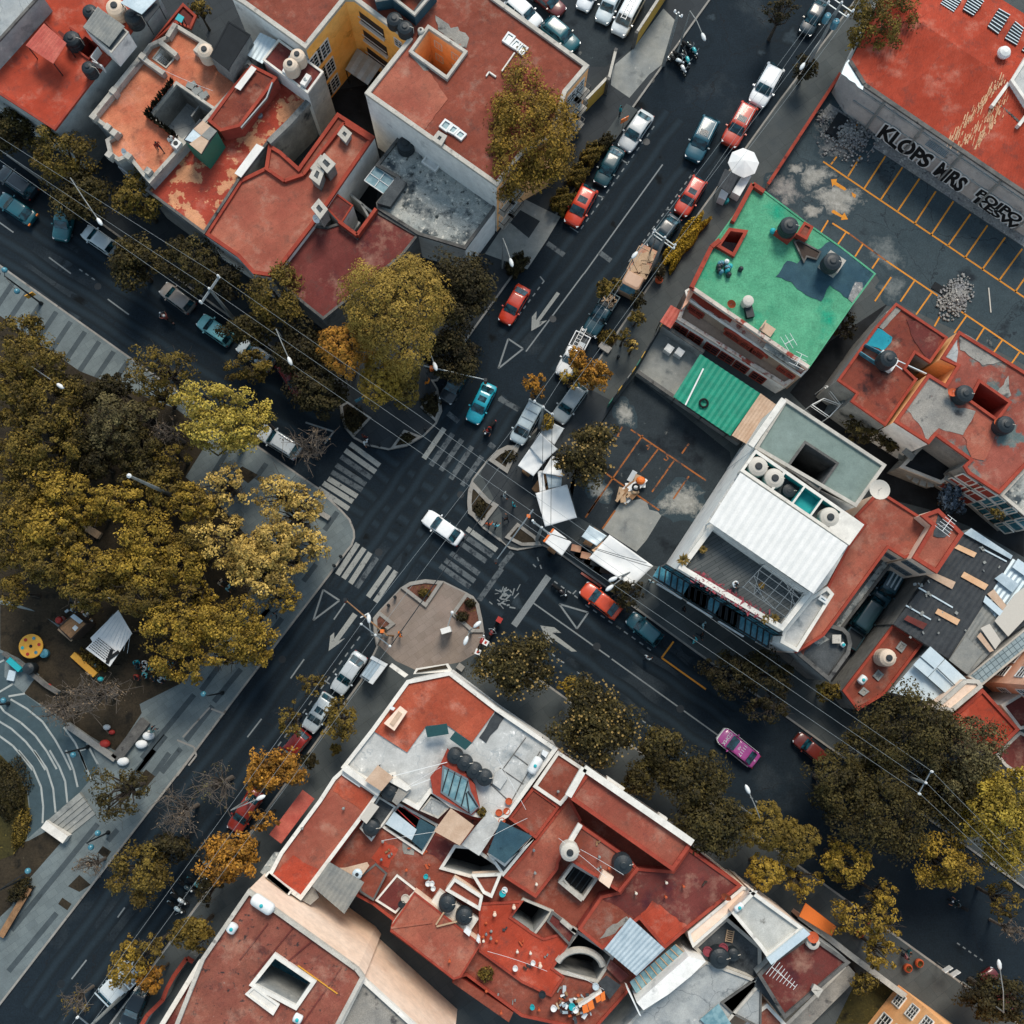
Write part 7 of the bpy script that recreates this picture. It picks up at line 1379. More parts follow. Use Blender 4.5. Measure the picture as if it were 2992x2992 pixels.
def car(kind, s, col, label, extra=(), z=0, name='parked_car', cat='car', group=None, sc=None):
 a, b=P(s, .7);d=a-b;L0=KIND[kind][0];k=sc or max(.74 if 'small dark red' in label else .9, min(1.14, d.length/L0));c=(a+b)/2
 if kind not in PROTO:o=PROTO[kind]=car_proto(kind, name)
 else:o=copy_tree(PROTO[kind]);o.name=name
 for x in list(o.children):
  if x.get('extra'):bpy.data.objects.remove(x)
 o.location=(c.x, c.y, z);o.rotation_euler=(0, 0, math.atan2(d.y, d.x));o.scale=(k, k, min(k, 1.05));tag(o, label, cat, group);tint(o, C(col))
 L, W_, hz, rz, bz, xa, xb, xc, xd=KIND[kind]
 ORG[o.name]=Vector((0, 0, 0))
 def ex(nm, m, mat):e=m.build(nm, mat, o, False, True);e['extra']=1;del e['extra'];return e
 o_first=PROTO[kind]is o
 if 'sunroof' in extra:EX.append((o, 'sunroof', [(xb-.35, .42, rz+.03), (xb-.35, -.42, rz+.03), (xb-.95, -.42, rz+.03), (xb-.95, .42, rz+.03)], 'glass_car'))
 if 'rails' in extra:
  for y in(.6, -.6):EX.append((o, 'roof_rail', ('bar', (xb-.2, y, rz+.05), (xc+.2, y, rz+.05), .05), 'steel'))
 if 'ladder' in extra:
  for y in(.25, -.25):EX.append((o, 'ladder_rail', ('bar', (xb+.6, y, rz+.14), (xc-.9, y, rz+.14), .06), 'white_metal'))
  for i in range(9):x=xb+.5+(xc-.8-xb-.5)*i/8;EX.append((o, 'ladder_rung', ('bar', (x, .25, rz+.14), (x, -.25, rz+.14), .05), 'white_metal'))
 if 'rack' in extra:
  for i in range(4):x=xb-.1+(xc-xb)*i/3.3;EX.append((o, 'roof_rack', ('bar', (x, .68, rz+.06), (x, -.68, rz+.06), .06), 'steel'))
 if 'indicators' in extra:
  for y in(.66, -.66):EX.append((o, 'indicator', ('box', (-L/2-.02, y, bz-.35), .14, .3, .2), 'amber_light'))
 if 'bow' in extra:
  for y in(.55, -.55):EX.append((o, 'running_light', ('box', (L/2-.05, y, .55), .1, .35, .1), 'amber_light'))
 return o
EX=[]
CARS=(('sedan', "C 1020,1050 1190,795", '#b9bdbd', 'white grey sedan parked at the left kerb, uppermost of the three there', ()), ('sedan', "C 848,1300 985,1045", '#0e3a42', 'dark blue green sedan parked between the white grey sedan and the red hatchback', ()), ('hatch', "C 645,1585 785,1325", '#c03a1e', 'red hatchback with dark sunroof at the left kerb beside the hedge', ('sunroof', )), ('suv', "C 1498,1130 1640,840", '#1b5060', 'dark teal station wagon driving down the upper street', ('sunroof', 'rails')), ('hatch', "D 38,738 185,468", '#dfe1e1', 'white hatchback at the right side of the upper street', ()), ('suv', "C 1755,1025 1910,745", '#b23c26', 'red wagon parked behind the white hatchback, under the wires', ('sunroof', 'rails')), ('suv', "C 1420,1505 1560,1265", '#b8371f', 'red wagon with dark sunroof parked near the white octagon umbrella', ('sunroof', )), ('sedan', "C 1235,1735 1375,1545", '#12262e', 'black car parked under the insulator pole', ()), ('sedan', "G 180,575 315,340", '#c93a1c', 'bright red sedan at the left kerb beside the very dark tree', ()), ('pickup', "G 795,630 925,415", '#0c3b46', 'dark blue pickup with chrome bumper parked under the wires', ()), ('pickup', "G 605,920 715,710", '#d9dbda', 'white service pickup with a ladder in its bed', ()), ('van', "G 285,1385 385,1195", '#a9b8bd', 'silver van with roof rack beside the white market tarps', ('rack', )), ('suv', "G 575,1245 700,1065", '#8f999c', 'grey covered car under the orange gold tree', ()), ('sedan', "F 1640,1285 1770,1020", '#1294a6', 'bright teal sedan with sunroof entering the crossing', ('sunroof', )), ('sedan', "F 1475,1095 1570,930", '#101d24', 'black car half hidden under the dark tree at the corner', ()), ('sedan', "J 1325,145 1545,300", '#e6e8e8', 'white sedan in the middle of the crossing', ()), ('sedan', "J 690,1365 850,1130", '#b4bcc0', 'silver sedan parked beside the grey kiosk roof', ()), ('hatch', "J 480,1650 640,1405", '#bcc6c9', 'silver white hatchback parked behind the silver sedan', ('sunroof', )), ('hatch', "J 330,1830 420,1720", '#8f2118', 'red car mostly hidden by the bright orange tree', ()), ('sedan', "M 1660,540 1800,320", '#8d2a1a', 'dark red sedan parked under orange trees on the lower left avenue', ()), ('sedan', "K 735,640 985,835", '#c8441f', 'orange red sedan parked by the narrow market roof', ()), ('hatch', "K 1080,865 1255,1010", '#11505c', 'small dark teal hatchback parked behind the orange red sedan', ()), ('suv', "L 385,1745 475,1820", '#5e1e14', 'small dark red car in the shade on the right of the road', ()), ('suv', "A 40,1235 200,1345", '#1d2b33', 'black wagon parked in tree shade at the left edge', ('rails', )), ('sedan', "A 0,1395 225,1545", '#0f5460', 'dark teal sedan with amber tail lights driving off at the left edge', ('indicators', )), ('hatch', "A 622,1640 775,1745", '#b9c3c6', 'pale hatchback poking out of the tree shade on the left road', ()), ('hatch', "E 1170,350 1330,470", '#8d8782', 'grey beige car in deep shade near the crossarm pole', ()), ('hatch', "E 1410,560 1630,715", '#6fb0b5', 'pale mint van parked beside the crossarm pole', ()), ('hatch', "E 1690,735 1920,890", '#b3bfc4', 'silver hatchback with tree reflections on its roof', ('sunroof', )), ('hatch', "F 385,1010 340,940", '#7a1a1a', 'red car almost hidden under very dark trees', ()), ('suv', "F 165,1355 400,1500", '#aeb6ba', 'silver station wagon under bare twigs beside the yellow tree', ('rails', )), ('suv', "C 395,165 230,20", '#d5d9da', 'white pickup like wagon against the apartment block in the top lot', ()), ('suv', "C 670,330 480,170", '#14535c', 'old teal wagon parked along the orange apartment block', ()), ('sedan', "C 560,70 400,-60", '#5d1d1a', 'dark red car at the top edge in the upper lot', ()), ('sedan', "C 735,45 830,-150", '#cfd5d8', 'white car at the top edge, left one of the row of three', ()), ('suv', "C 865,150 975,-80", '#b9c5c9', 'white wagon with teal glass, middle of the row of three in the top lot', ()), ('van', "C 975,245 1120,-30", '#d2d8d9', 'white van carrying a long ladder on its roof', ('ladder', )), ('sedan', "D 420,170 480,60", '#132831', 'dark car under the transformer pole at the top edge', ()), ('sedan', "P 1720,1640 1800,1760", '#5a1417', 'dark red car under the corner tree at the bottom right', ()), ('suv', "A 445,1600 470,1500", '#1b6069', 'teal car almost swallowed by the dark trees on the left road', ()), ('sedan', "M 925,1870 990,1720", '#16232b', 'black car beside the white truck at the bottom', ()), ('suv', "L 905,745 1030,530", '#2a4c58', 'dark blue wagon with pale roof stripes in the narrow drive', ()), ('van', "L 870,760 800,860", '#16363e', 'dark van parked in the narrow drive, middle vehicle', ()), ('pickup', "L 820,850 735,980", '#15353d', 'dark pickup at the street end of the narrow drive', ()), ('sedan', "K 1712,1680 1950,1872", '#a8488c', 'pink and white taxi with lettering on bonnet and roof', ()), )
taxi=None
for i, (k, s, c, lab, ex_)in enumerate(CARS):
 z_=.137 if(s[0]=='C' and i in(31, 32, 33, 34, 35, 36))or(s[0]=='L' and 'drive' in lab)else 0
 o=car(k, s, c, lab, ex_, z=z_, name='taxi' if 'taxi' in lab else('pickup_truck' if k=='pickup' else 'parked_car'), cat={'pickup':'pickup truck', 'van':'van'}.get(k, 'car')if 'taxi' not in lab else 'taxi')
 if 'taxi' in lab:taxi=o
def xbuild(o, nm, q, mat):
 m=MB()
 if q[0]=='bar':m.bar(q[1], q[2], q[3], q[3])
 elif q[0]=='box':m.box(q[1], q[2], q[3], q[4])
 else:m.poly(q)
 return m.build(nm, mat, o, False, True)
for o, nm, q, mat in EX:xbuild(o, nm, q, mat)
# taxi lettering and white lower body
X_=Vector((0, 1, 0))
for nm, tx, sz, x, z_ in(('bonnet_lettering', 'CDMX', .5, 1.5, .985), ('roof_lettering', 'AB', .34, .1, 1.478), ('roof_lettering', '11117', .5, -.3, 1.478), ('boot_lettering', 'X', .3, -1.95, .985)):
 o=text_on(nm, tx, sz, 'letter_white', (x, 0, z_), (0, 1, 0), (-1, 0, 0), None);o.parent=taxi
m=MB();m.box((2.2, 0, .34), .2, 1.3, .42).box((1.98, .66, .34), .4, .34, .4, -.5).box((1.98, -.66, .34), .4, .34, .4, .5);m.build('bumper', 'white_metal', taxi, False, True)
for y in(.9, -.9):MB().bar((1.8, y, .55), (-1.9, y, .55), .06, .3).build('side_panel', 'white_metal', taxi, False, True)
def part_on(o, nm, mat, *boxes):
 m=MB()
 for b in boxes:m.box(*b)
 return m.build(nm, mat, o, False, True)
def find(t):return next(o for o in bpy.data.objects if o.get('label', '').startswith(t))
o=find('white service pickup')
for y in(.25, -.25):xbuild(o, 'ladder_rail', ('bar', (-.6, y-.2, 1.2), (-3.1, y-.2, 1.25), .06), 'white_metal')
for i in range(6):xbuild(o, 'ladder_rung', ('bar', (-.9-.4*i, .05, 1.23), (-.9-.4*i, -.45, 1.23), .05), 'white_metal')
part_on(o, 'tool_box', 'tarp_gray', ((-1.2, .4, .85), .7, .6, .4))
o=find('dark blue pickup');part_on(o, 'bumper', 'white_metal', ((2.52, 0, .45), .12, 1.1, .16), ((2.45, .72, .45), .2, .35, .2, -.5), ((2.45, -.72, .45), .2, .35, .2, .5));part_on(o, 'scrap_load', 'wood_pale', *[((-1.0-random.random()*1.3, random.uniform(-.6, .6), .85), .5, .12, .1, random.uniform(0, 3))for _ in range(26)])
o=find('dark blue wagon');
for y in(-.45, 0, .45):xbuild(o, 'roof_stripe', ('bar', (.2, y, 1.735), (-1.7, y, 1.735), .16), 'zinc_pale')
# trucks with loads
def truck(s, label, cabc, load, L=6.4, wd=2.1):
 a, b=P(s, 1.2);d=(a-b);c=(a+b)/2;t=thing('truck', label, 'truck', (c.x, c.y, 0), math.atan2(d.y, d.x));L=d.length;f=L/2;w=wd/2
 m=MB()
 def rq(x0, x1, y, z, k=.2):return[(x0, y-k, z), (x0-k, y, z), (x1, y, z), (x1, -y, z), (x0-k, -y, z), (x0, -y+k, z)]
 loft(m, [rq(f, f-2.0, w*.9, .45), rq(f, f-2.0, w*.95, 1.1), rq(f-.05, f-2.0, w*.93, 1.25), rq(f-.55, f-1.95, w*.84, 1.95), rq(f-.75, f-1.85, w*.74, 2.02)]);cb=m.build('cab', 'car_paint', t, False, True);cb.color=C(cabc)
 m=MB();q=[(f-.1, .78, 1.3), (f-.1, -.78, 1.3), (f-.53, -.68, 1.92), (f-.53, .68, 1.92)];m.poly([(x+.02, y, z+.015)for x, y, z in q]);m.build('windscreen', 'glass_blue', t, False, True)
 for s_ in(1, -1):
  m=MB();m.poly([(f-.35, s_*(w*.94+.01), 1.28), (f-1.8, s_*(w*.94+.01), 1.28), (f-1.8, s_*(w*.85+.01), 1.88), (f-.65, s_*(w*.85+.01), 1.88)]);m.build('side_window', 'glass_car', t, False, True);MB().box((f-.3, s_*(w+.15), 1.3), .1, .22, .35).build('mirror', 'dark_metal', t, False, True);MB().box((f-.06, s_*w*.7, .75), .12, .3, .2).build('headlight', 'lens', t, False, True)
  for x in(f-1.0, -f+1.2):m=MB();m.lathe((0, 0, 0), [(.2, -.14), (.42, -.14), (.45, -.08), (.45, .08), (.42, .14), (.2, .14)], 18);m.v=[(x+p, s_*(w-.18)+r, .45+q_)for p, q_, r in m.v];m.build('wheel', 'rubber', t, False, True)
 m=MB();q=[(-f, -w), (f-2.15, -w), (f-2.15, w), (-f, w)];m.prism(q, .75, .95, bottom=True);ring(m, q, .07, .95, 1.5);m.build('cargo_bed', load[0], t, False, True);return t, f, w
t, f, w_=truck("G 1035,385 1195,85", 'tan truck with open bed loaded with flat cardboard', '#b08d72', ('wood_pale', ))
MB().box((-1.0, 0, .96), 3.4, 1.8, .5).build('cardboard_load', 'cloth_tan', t, False, True);m=MB()
for i in range(14):m.box((-1.0+random.uniform(-1.4, 1.4), random.uniform(-.6, .6), 1.47+i*.012), random.uniform(.5, 1.1), random.uniform(.4, .8), .03, random.random())
m.build('cardboard_sheet', 'wood_pale', t, False, True)
t, f, w_=truck("M 735,1760 960,1520", 'white stake bed truck under gold trees at the bottom edge', '#c7cfd1', ('white_paint', ));m=MB()
for i in range(9):m.bar((-f+.2+i*.45, -1.0, 1.55), (-f+.2+i*.45, 1.0, 1.55), .1, .08)
m.build('stake_bar', 'zinc_pale', t, False, True);part_on(t, 'cargo', 'tarp_gray', ((-1, .3, .96), 1.2, .8, .5), ((-2, -.4, .96), .9, .7, .6))
# ---------- motorcycles ----------
def moto_proto(nm='motorcycle'):
 r=bpy.data.objects.new(nm, None);COL.objects.link(r);ORG[r.name]=Vector((0, 0, 0));r.empty_display_size=.2
 for x in(.65, -.65):
  m=MB();m.tube([(x+.26*math.cos(t), 0, .31+.26*math.sin(t))for t in np.linspace(0, 6.283, 15)], .06, 6);wh=m.build('wheel', 'rubber', r, False, True);m=MB()
  for i in range(6):m.bar((x, 0, .31), (x+.25*math.cos(i*1.047), 0, .31+.25*math.sin(i*1.047)), .025, .025)
  m.build('spoke', 'steel', wh, False, True)
 m=MB();loft(m, [[(x, y*k, z+dz)for y, dz in((-1, 0), (-.7, .12), (0, .16), (.7, .12), (1, 0), (.6, -.2), (-.6, -.2))]for x, k, z in((.55, .08, .72), (.35, .17, .8), (.05, .19, .82), (-.1, .13, .74))]);m.build('fuel_tank', 'car_paint', r, True, True)
 m=MB();loft(m, [[(x, y*k, z+dz)for y, dz in((-1, 0), (0, .05), (1, 0), (0, -.12))]for x, k, z in((-.05, .1, .78), (-.4, .17, .8), (-.85, .12, .86))]);m.build('seat', 'rubber', r, True, True)
 m=MB();m.bar((.6, 0, .75), (.66, 0, .3), .1, .06);m.bar((-.3, 0, .6), (-.65, 0, .3), .14, .08);m.box((.05, 0, .25), .5, .26, .38);m.build('frame', 'dark_metal', r, False, True)
 m=MB();m.tube([(.35, .4, .98), (.5, .15, 1.0), (.52, 0, .98), (.5, -.15, 1.0), (.35, -.4, .98)], .022, 5);m.build('handlebar', 'steel', r, False, True);m=MB();m.ball((.68, 0, .8), .1, n=8, m=5);m.build('headlight', 'lens', r, True, True)
 for y in(.12, -.12):pass
 m=MB();m.box((-.8, 0, .6), .3, .16, .06);m.build('mudguard', 'car_paint', r, False, True);return r
MOTO=None
def moto(s, rz, col, label, group=None, z=0, box=None, name='motorcycle'):
 global MOTO
 if MOTO is None:MOTO=o=moto_proto()
 else:o=copy_tree(MOTO)
 c=P1(s, .7+z);o.location=(c.x, c.y, z);o.rotation_euler=(0, 0, rz);tag(o, label, 'motorcycle', group);tint(o, C(col))
 if box:BX.append((o, box))
 return o
BX=[]
RD=math.radians
moto("F 1765,1330", RD(232), '#a52a1a', 'red motorcycle entering the crossing beside the teal sedan');moto("E 1170,550", RD(142), '#7d5a50', 'motorcycle riding along the left road below the parked grey beige car');moto("P 1475,1095", RD(150), '#12343c', 'dark motorcycle with lit lamp on the lower right road')
moto("K 570,665", RD(-40), '#1a1416', 'black motorcycle parked beside the orange red sedan');moto("J 1800,930", RD(-120), '#16181a', 'black delivery motorcycle with a red rider box at the kerb of the south corner', z=0, box='red');moto("J 1770,975", RD(60), '#701a14', 'delivery motorcycle with white box marked in red, on the road edge', z=0, box='white');moto("J 1705,1035", RD(70), '#8a1c14', 'red delivery motorcycle with white box on the south corner paving', z=.13, box='white')
for i, (u, v, r_, c_, w_)in enumerate(((1475, 320, -30, '#15252b', 'black scooter at the upper end of the row in the road'), (1510, 345, -60, '#1c9aa2', 'teal and white scooter at the upper right of the row'), (1420, 390, -20, '#14262c', 'dark scooter in the middle of the row, left side'), (1465, 410, -70, '#2aa7ac', 'teal scooter with white shield in the middle of the row'), (1395, 425, -25, '#cfd6d6', 'white scooter at the lower left of the row'), (1430, 470, -60, '#d0d3d2', 'white and black motorcycle at the lowest end of the row'))):moto("C %d,%d"%(u, v), RD(r_), c_, w_, 'scooters parked in a row at the top')
for i, (u, v, c_, w_)in enumerate(((1265, 1050, '#c3ccd0', 'white scooter in the row under the dark trees, nearest the bottom'), (1240, 1110, '#9fb3ba', 'pale scooter beside the kerb under the dark trees'), (1380, 940, '#35808a', 'teal motorcycle in the row under the dark trees, middle'), (1420, 870, '#1b2328', 'black motorcycle in the row under the dark trees'), (1440, 790, '#4a5a60', 'grey motorcycle at the upper end of the row under the dark trees'), (1310, 960, '#243840', 'dark blue motorcycle in the row under the dark trees'))):moto("M %d,%d"%(u, v), RD(-35), c_, w_, 'motorcycles parked under the lower left trees')
for o, k in BX:
 b=MB();b.box((-.85, 0, .9), .5, .5, .45);b.build('delivery_box', 'red_paint' if k=='red' else 'white_paint', o, False, True)
 if k=='white':MB().box((-.85, 0, 1.35), .26, .2, .012).build('box_logo', 'red_paint', o, False, True)
 # ================= PEOPLE =================
def person_mesh(pose):
 J={'pel':(0, 0, .95, .15), 'ch':(.0, 0, 1.28, .165), 'nk':(.01, 0, 1.47, .065), 'hd':(.03, 0, 1.6, .1), 'ht':(.03, 0, 1.72, .075)}
 E=[('pel', 'ch'), ('ch', 'nk'), ('nk', 'hd'), ('hd', 'ht')]
 st={'walk':.28, 'stand':.04, 'ride':0, 'sit':0}[pose]
 for s_, k in((1, 'l'), (-1, 'r')):
  J['sh'+k]=(0, .19*s_, 1.4, .075);J['el'+k]=(.06-st*.5*s_, .27*s_, 1.15, .052);J['ha'+k]=(.16-st*.9*s_, .25*s_, .93, .04);J['fi'+k]=(.2-st*s_, .24*s_, .84, .03)
  J['hp'+k]=(0, .1*s_, .9, .1);J['kn'+k]=(.04+st*.7*s_, .11*s_, .5, .068);J['an'+k]=(st*1.1*s_-.02, .11*s_, .1, .045);J['to'+k]=(st*1.1*s_+.17, .12*s_, .04, .04)
  if pose in('ride', 'sit'):
   J['kn'+k]=(.42, .17*s_, .82 if pose=='ride' else .88, .068);J['an'+k]=(.28, .2*s_, .36, .045);J['to'+k]=(.45, .2*s_, .3, .04)
  if pose=='ride':J['el'+k]=(.26, .3*s_, 1.2, .052);J['ha'+k]=(.5, .36*s_, 1.06, .04);J['fi'+k]=(.56, .33*s_, 1.04, .03)
  if pose=='sit':J['el'+k]=(.15, .26*s_, 1.15, .052);J['ha'+k]=(.36, .18*s_, 1.0, .04);J['fi'+k]=(.43, .16*s_, 1.0, .03)
  E+=[('ch', 'sh'+k), ('sh'+k, 'el'+k), ('el'+k, 'ha'+k), ('ha'+k, 'fi'+k), ('pel', 'hp'+k), ('hp'+k, 'kn'+k), ('kn'+k, 'an'+k), ('an'+k, 'to'+k)]
 ks=list(J);me=bpy.data.meshes.new('person');me.from_pydata([J[k][:3]for k in ks], [(ks.index(a), ks.index(b))for a, b in E], [])
 o=bpy.data.objects.new('person', me);COL.objects.link(o);o.modifiers.new('s', 'SKIN');o.modifiers.new('u', 'SUBSURF').levels=1
 sv=me.skin_vertices[0].data
 for i, k in enumerate(ks):sv[i].radius=(J[k][3], J[k][3])
 sv[0].use_root=True
 dg=bpy.context.evaluated_depsgraph_get();m2=bpy.data.meshes.new_from_object(o.evaluated_get(dg));bpy.data.objects.remove(o);bpy.data.meshes.remove(me)
 m2.materials.clear()
 for n_ in('cloth', 'jeans', 'skin', 'hair'):m2.materials.append(M[n_])
 for p in m2.polygons:
  c=p.center;lo=c.z<.97 and abs(c.y)<.235-.0*c.z if pose in('walk', 'stand')else(c.z<.98 and not(abs(c.y)>.24 and c.z>.9))
  i=0
  if c.z>1.5:i=3 if(c.z>1.62 or c.x<.0)else 2
  elif c.z>1.45 and abs(c.y)<.08:i=2
  elif lo:i=1
  if i!=3 and pose in('walk', 'stand')and abs(c.y)>.2 and c.z<1.12:i=2
  if pose in('ride', 'sit')and c.x>.3 and c.z>.96:i=2
  p.material_index=i;p.use_smooth=True
 return m2
PM={}
def person(s, col, label, pose='walk', rz=0.0, z=.13, group=None, top=None):
 if pose not in PM:PM[pose]=person_mesh(pose)
 c=P1(s, z+1.4);o=bpy.data.objects.new('person', PM[pose]);COL.objects.link(o);o.location=(c.x, c.y, z);o.rotation_euler=(0, 0, rz);o.color=C(col);ORG[o.name]=Vector((0, 0, 0));tag(o, label, 'person', group)
 if top:m=MB();m.ball((.03, 0, 1.68), .14, .125, .13, 10, 6);m.build('helmet' if top[0]=='h' else 'cap', top[1], o, True, True)
 return o
for a in(("F 1765,1335", '#23282c', 'rider in dark clothes on the red motorcycle at the crossing', 'ride', RD(232), -.12, ('h', 'rubber')), ("E 1165,545", '#8d4a44', 'rider in reddish jacket and white helmet on the left road', 'ride', RD(142), -.12, ('h', 'white_paint')), ("P 1465,1090", '#1a2c31', 'rider in dark clothes on the lower right road', 'ride', RD(150), -.12, ('h', 'rubber')), ("F 1325,1000", '#c8761c', 'person in orange vest walking on the corner paving under the olive tree', 'walk', 2.0, .13, None), ("J 1125,975", '#cf6a1e', 'person in orange top standing near the crossing pole', 'stand', .3, .13, None), ("G 180,1795", '#8b9a9d', 'person in grey top carrying a pale bag on the east corner', 'walk', -.5, .13, None), ("G 243,1868", '#1c8a98', 'person in teal shirt on the east corner near the wires', 'stand', .5, .13, None), ("K 65,195", '#b0502f', 'person in orange red top in the pair crossing the east corner', 'walk', 1.2, .13, None), ("K 115,203", '#5fa9b8', 'person in pale blue top in the pair crossing the east corner', 'walk', 1.0, .13, None), ("K 190,155", '#1a2126', 'person in black walking on the east corner', 'walk', 2.2, .13, None), ("K 1590,905", '#9fc9cf', 'person in pale top walking before the restaurant', 'walk', -.8, .13, None), ("K 1575,978", '#14191c', 'person in black on the sidewalk before the restaurant', 'walk', -.8, .13, None), ("K 1525,1022", '#57bcc4', 'person in aqua top on the pale slab before the restaurant', 'walk', 2.2, .13, None), ("K 1450,795", '#14181b', 'person in black under the restaurant balconies', 'stand', 0, .13, None), ("K 1190,1138", '#c9d4d6', 'person in white carrying a hoop in the road', 'walk', .5, 0, None), ("K 1215,600", '#a9c6cc', 'person in pale clothes at the end of the crinkled market sheet', 'stand', 1, .13, None), ("K 1805,612", '#d8dcdc', 'person in white shirt sitting on the roof terrace', 'sit', -.7, 9.72, None), ("A 1100,1010", '#7c2c24', 'person in red top and black trousers walking on the salmon roof', 'walk', -.9, 7.1, None), ("A 1195,970", '#d5d5d0', 'person in white leaning at the patio corner of the salmon roof', 'stand', -.7, 7.1, None), ("I 1550,600", '#c9b79f', 'left one of the pair walking on the park pavement, in beige', 'walk', -.7, .13, None), ("I 1605,640", '#7fb5bd', 'right one of the pair walking on the park pavement, in pale blue', 'walk', -.7, .13, None), ("I 1055,1660", '#4a6a70', 'person with pale cap at the long bench by the plaza', 'sit', .9, .13, ('c', 'tank_pale')), ("J 245,825", '#56646a', 'person in grey on the avenue pavement under gold leaves', 'walk', -2, .13, None), ("P 1130,1430", '#1d4a50', 'person in dark green with long shadow by the orange pots', 'walk', -.6, .13, None), ("P 1110,1470", '#8a5a60', 'person in pinkish top beside the orange pots', 'stand', .4, .13, None), ("C 1000,760", '#1d8790', 'person in teal standing at the grey slab by the white grey sedan', 'stand', 0, .14, None), ("F 875,1385", '#5a2420', 'person in dark red at the rim of the north corner', 'stand', 1, .13, None), ("F 888,1420", '#c4cbcc', 'person in white stepping off the north corner', 'walk', -1, .13, None), ("J 1110,1345", '#1c2428', 'x', 'stand', 0, .13, None)):
 if a[2]!='x':person(a[0], a[1], a[2], a[3], a[4], a[5], None, a[6])
cr=(('#1c8f9c', 'teal'), ('#cfd6d8', 'white'), ('#12181b', 'black'), ('#7a2420', 'dark red'), ('#56a6ad', 'aqua'), ('#22363d', 'navy'), ('#a9b9bd', 'grey'))
for i in range(15):
 u=960+(i%5)*55+random.uniform(-14, 14);v=1160+(i//5)*48+(i%5)*8+random.uniform(-12, 12)
 col, nm=cr[i%7];person("I %f,%f"%(u, v), col, 'person in %s clothes sitting in the crowd below the gold park trees'%nm, 'sit', random.uniform(0, 6.2), .0, 'seated crowd below the park trees, '+nm)
 # ================= STREET FURNITURE =================
def utility_pole(base, hh, label, arms=((0.3, 2.2), ), rz=.0, trafo=False, r=.15, lamp=False):
 b=P1(base, 0);t=thing('utility_pole', label, 'utility pole', (b.x, b.y, 0));MB().tube([(b.x, b.y, -.05), (b.x, b.y, hh*.5), (b.x, b.y, hh)], [r*1.25, r, r*.75], 10).build('post', 'pole_gray', t)
 d=Vector((math.cos(rz), math.sin(rz), 0));pts=[]
 for dz, w in arms:
  c=Vector((b.x, b.y, hh-dz));MB().bar(c-d*w/2, c+d*w/2, .09, .09).build('crossarm', 'steel', t)
  for k in(-.47, 0, .47):
   q=c+d*w*k;MB().lathe(tuple(q), [(.05, .05), (.11, .12), (.06, .17), (.11, .24), (.06, .29), (.09, .36), (.03, .4)], 10).build('insulator', 'white_paint', t);pts.append(q+Vector((0, 0, .4)))
 if trafo:
  e=Vector((-d.y, d.x, 0))
  for k in(-.45, .45):q=Vector((b.x, b.y, hh-2.6))+d*k-e*.45;MB().lathe(tuple(q), [(.28, 0), (.32, .05), (.32, .85), (.28, .95), (.1, 1.0)], 12).build('transformer', 'glass_blue', t)
 return pts
def wires(segs, label, group, r=.012, mat='wire', sag=.25):
 for a, b in segs:
  a=Vector(a);b=Vector(b);n=10;mb=MB();mb.tube([tuple(a.lerp(b, i/n)-Vector((0, 0, sag*4*(i/n)*(1-i/n))))for i in range(n+1)], r, 4);o=mb.build('power_line', mat);tag(o, label, 'power line', group)
AX=math.radians(58);A2=math.radians(-37)
p1=utility_pole("D 345,575", 12.6, 'tall utility pole with crossarms and transformers at the top right street', ((.2, 2.6), (1.1, 2.2)), A2, True)
p4=utility_pole("G 1215,215", 8.0, 'utility pole with round white insulators beside the tan truck', ((.2, 2.4), (.9, 2.4)), A2)
p5=utility_pole("G 425,1330", 8.5, 'utility pole with white insulators at the silver van', ((.2, 2.0), ), A2)
p6=utility_pole("J 1040,985", 9.0, 'utility pole with white insulators standing in the red bed of the south corner', ((.2, 3.2), ), A2)
p7=utility_pole("K 410,300", 9.5, 'utility pole bristling with insulators beside the market roofs', ((.2, 2.0), (.7, 1.6)), A2);
p8=utility_pole("M 900,1700", 8.5, 'utility pole with white crossarm above the white truck', ((.2, 2.6), ), A2)
pE=utility_pole("E 1665,580", 9.2, 'utility pole with a long double crossarm by the pale mint van', ((.2, 2.9), (.5, 2.9)), AX)
pP=utility_pole("P 900,120", 10.5, 'utility pole with three insulators hidden in the dark trees', ((.2, 2.2), ), AX)
pC=utility_pole("C 1300,460", 8.5, 'pale leaning looking utility pole at the scooter row', ((.3, .8), ), A2)
zE=pE[0].z
wires([(P1("A -200,840", zE), pE[2]), (P1("A -200,925", zE), pE[1]), (P1("A -200,990", zE), pE[0])], 'one of three power lines running left from the long double crossarm', 'power lines over the left road')
wires([(pE[i], pP[i])for i in range(3)], 'one of three long power lines crossing the intersection to the dark trees', 'power lines over the crossing', sag=.35)
wires([(pP[2], P1("P 2100,970", pP[0].z)), (pP[1], P1("P 2100,1060", pP[0].z)), (pP[0], P1("P 2100,1125", pP[0].z))], 'one of three power lines leaving at the lower right edge', 'power lines at the lower right')
wires([(p1[i], p4[i])for i in range(3)]+[(p1[3], p4[4])], 'one of the power lines along the upper street to the truck pole', 'power lines over the upper street', sag=.5)
wires([(p1[i], p1[i]+Vector((14, 24, 0)))for i in range(3)], 'one of the power lines leaving at the top edge', 'power lines at the top')
wires([(p4[0], p5[0]), (p4[2], p5[2]), (p4[3], p5[1])], 'one of the power lines between the truck pole and the silver van', 'power lines along the parked vehicles', sag=.3)
wires([(p5[0], p6[0]), (p5[1], p6[1])], 'one of two thin power lines from the silver van pole to the south corner', 'thin power lines to the south corner', sag=.3)
wires([(p5[2]-Vector((0, 0, 1)), p6[2]-Vector((0, 0, .8)))], 'thick dark bundled cable from the silver van pole to the south corner', None, r=.04, mat='wire_dark', sag=.3)
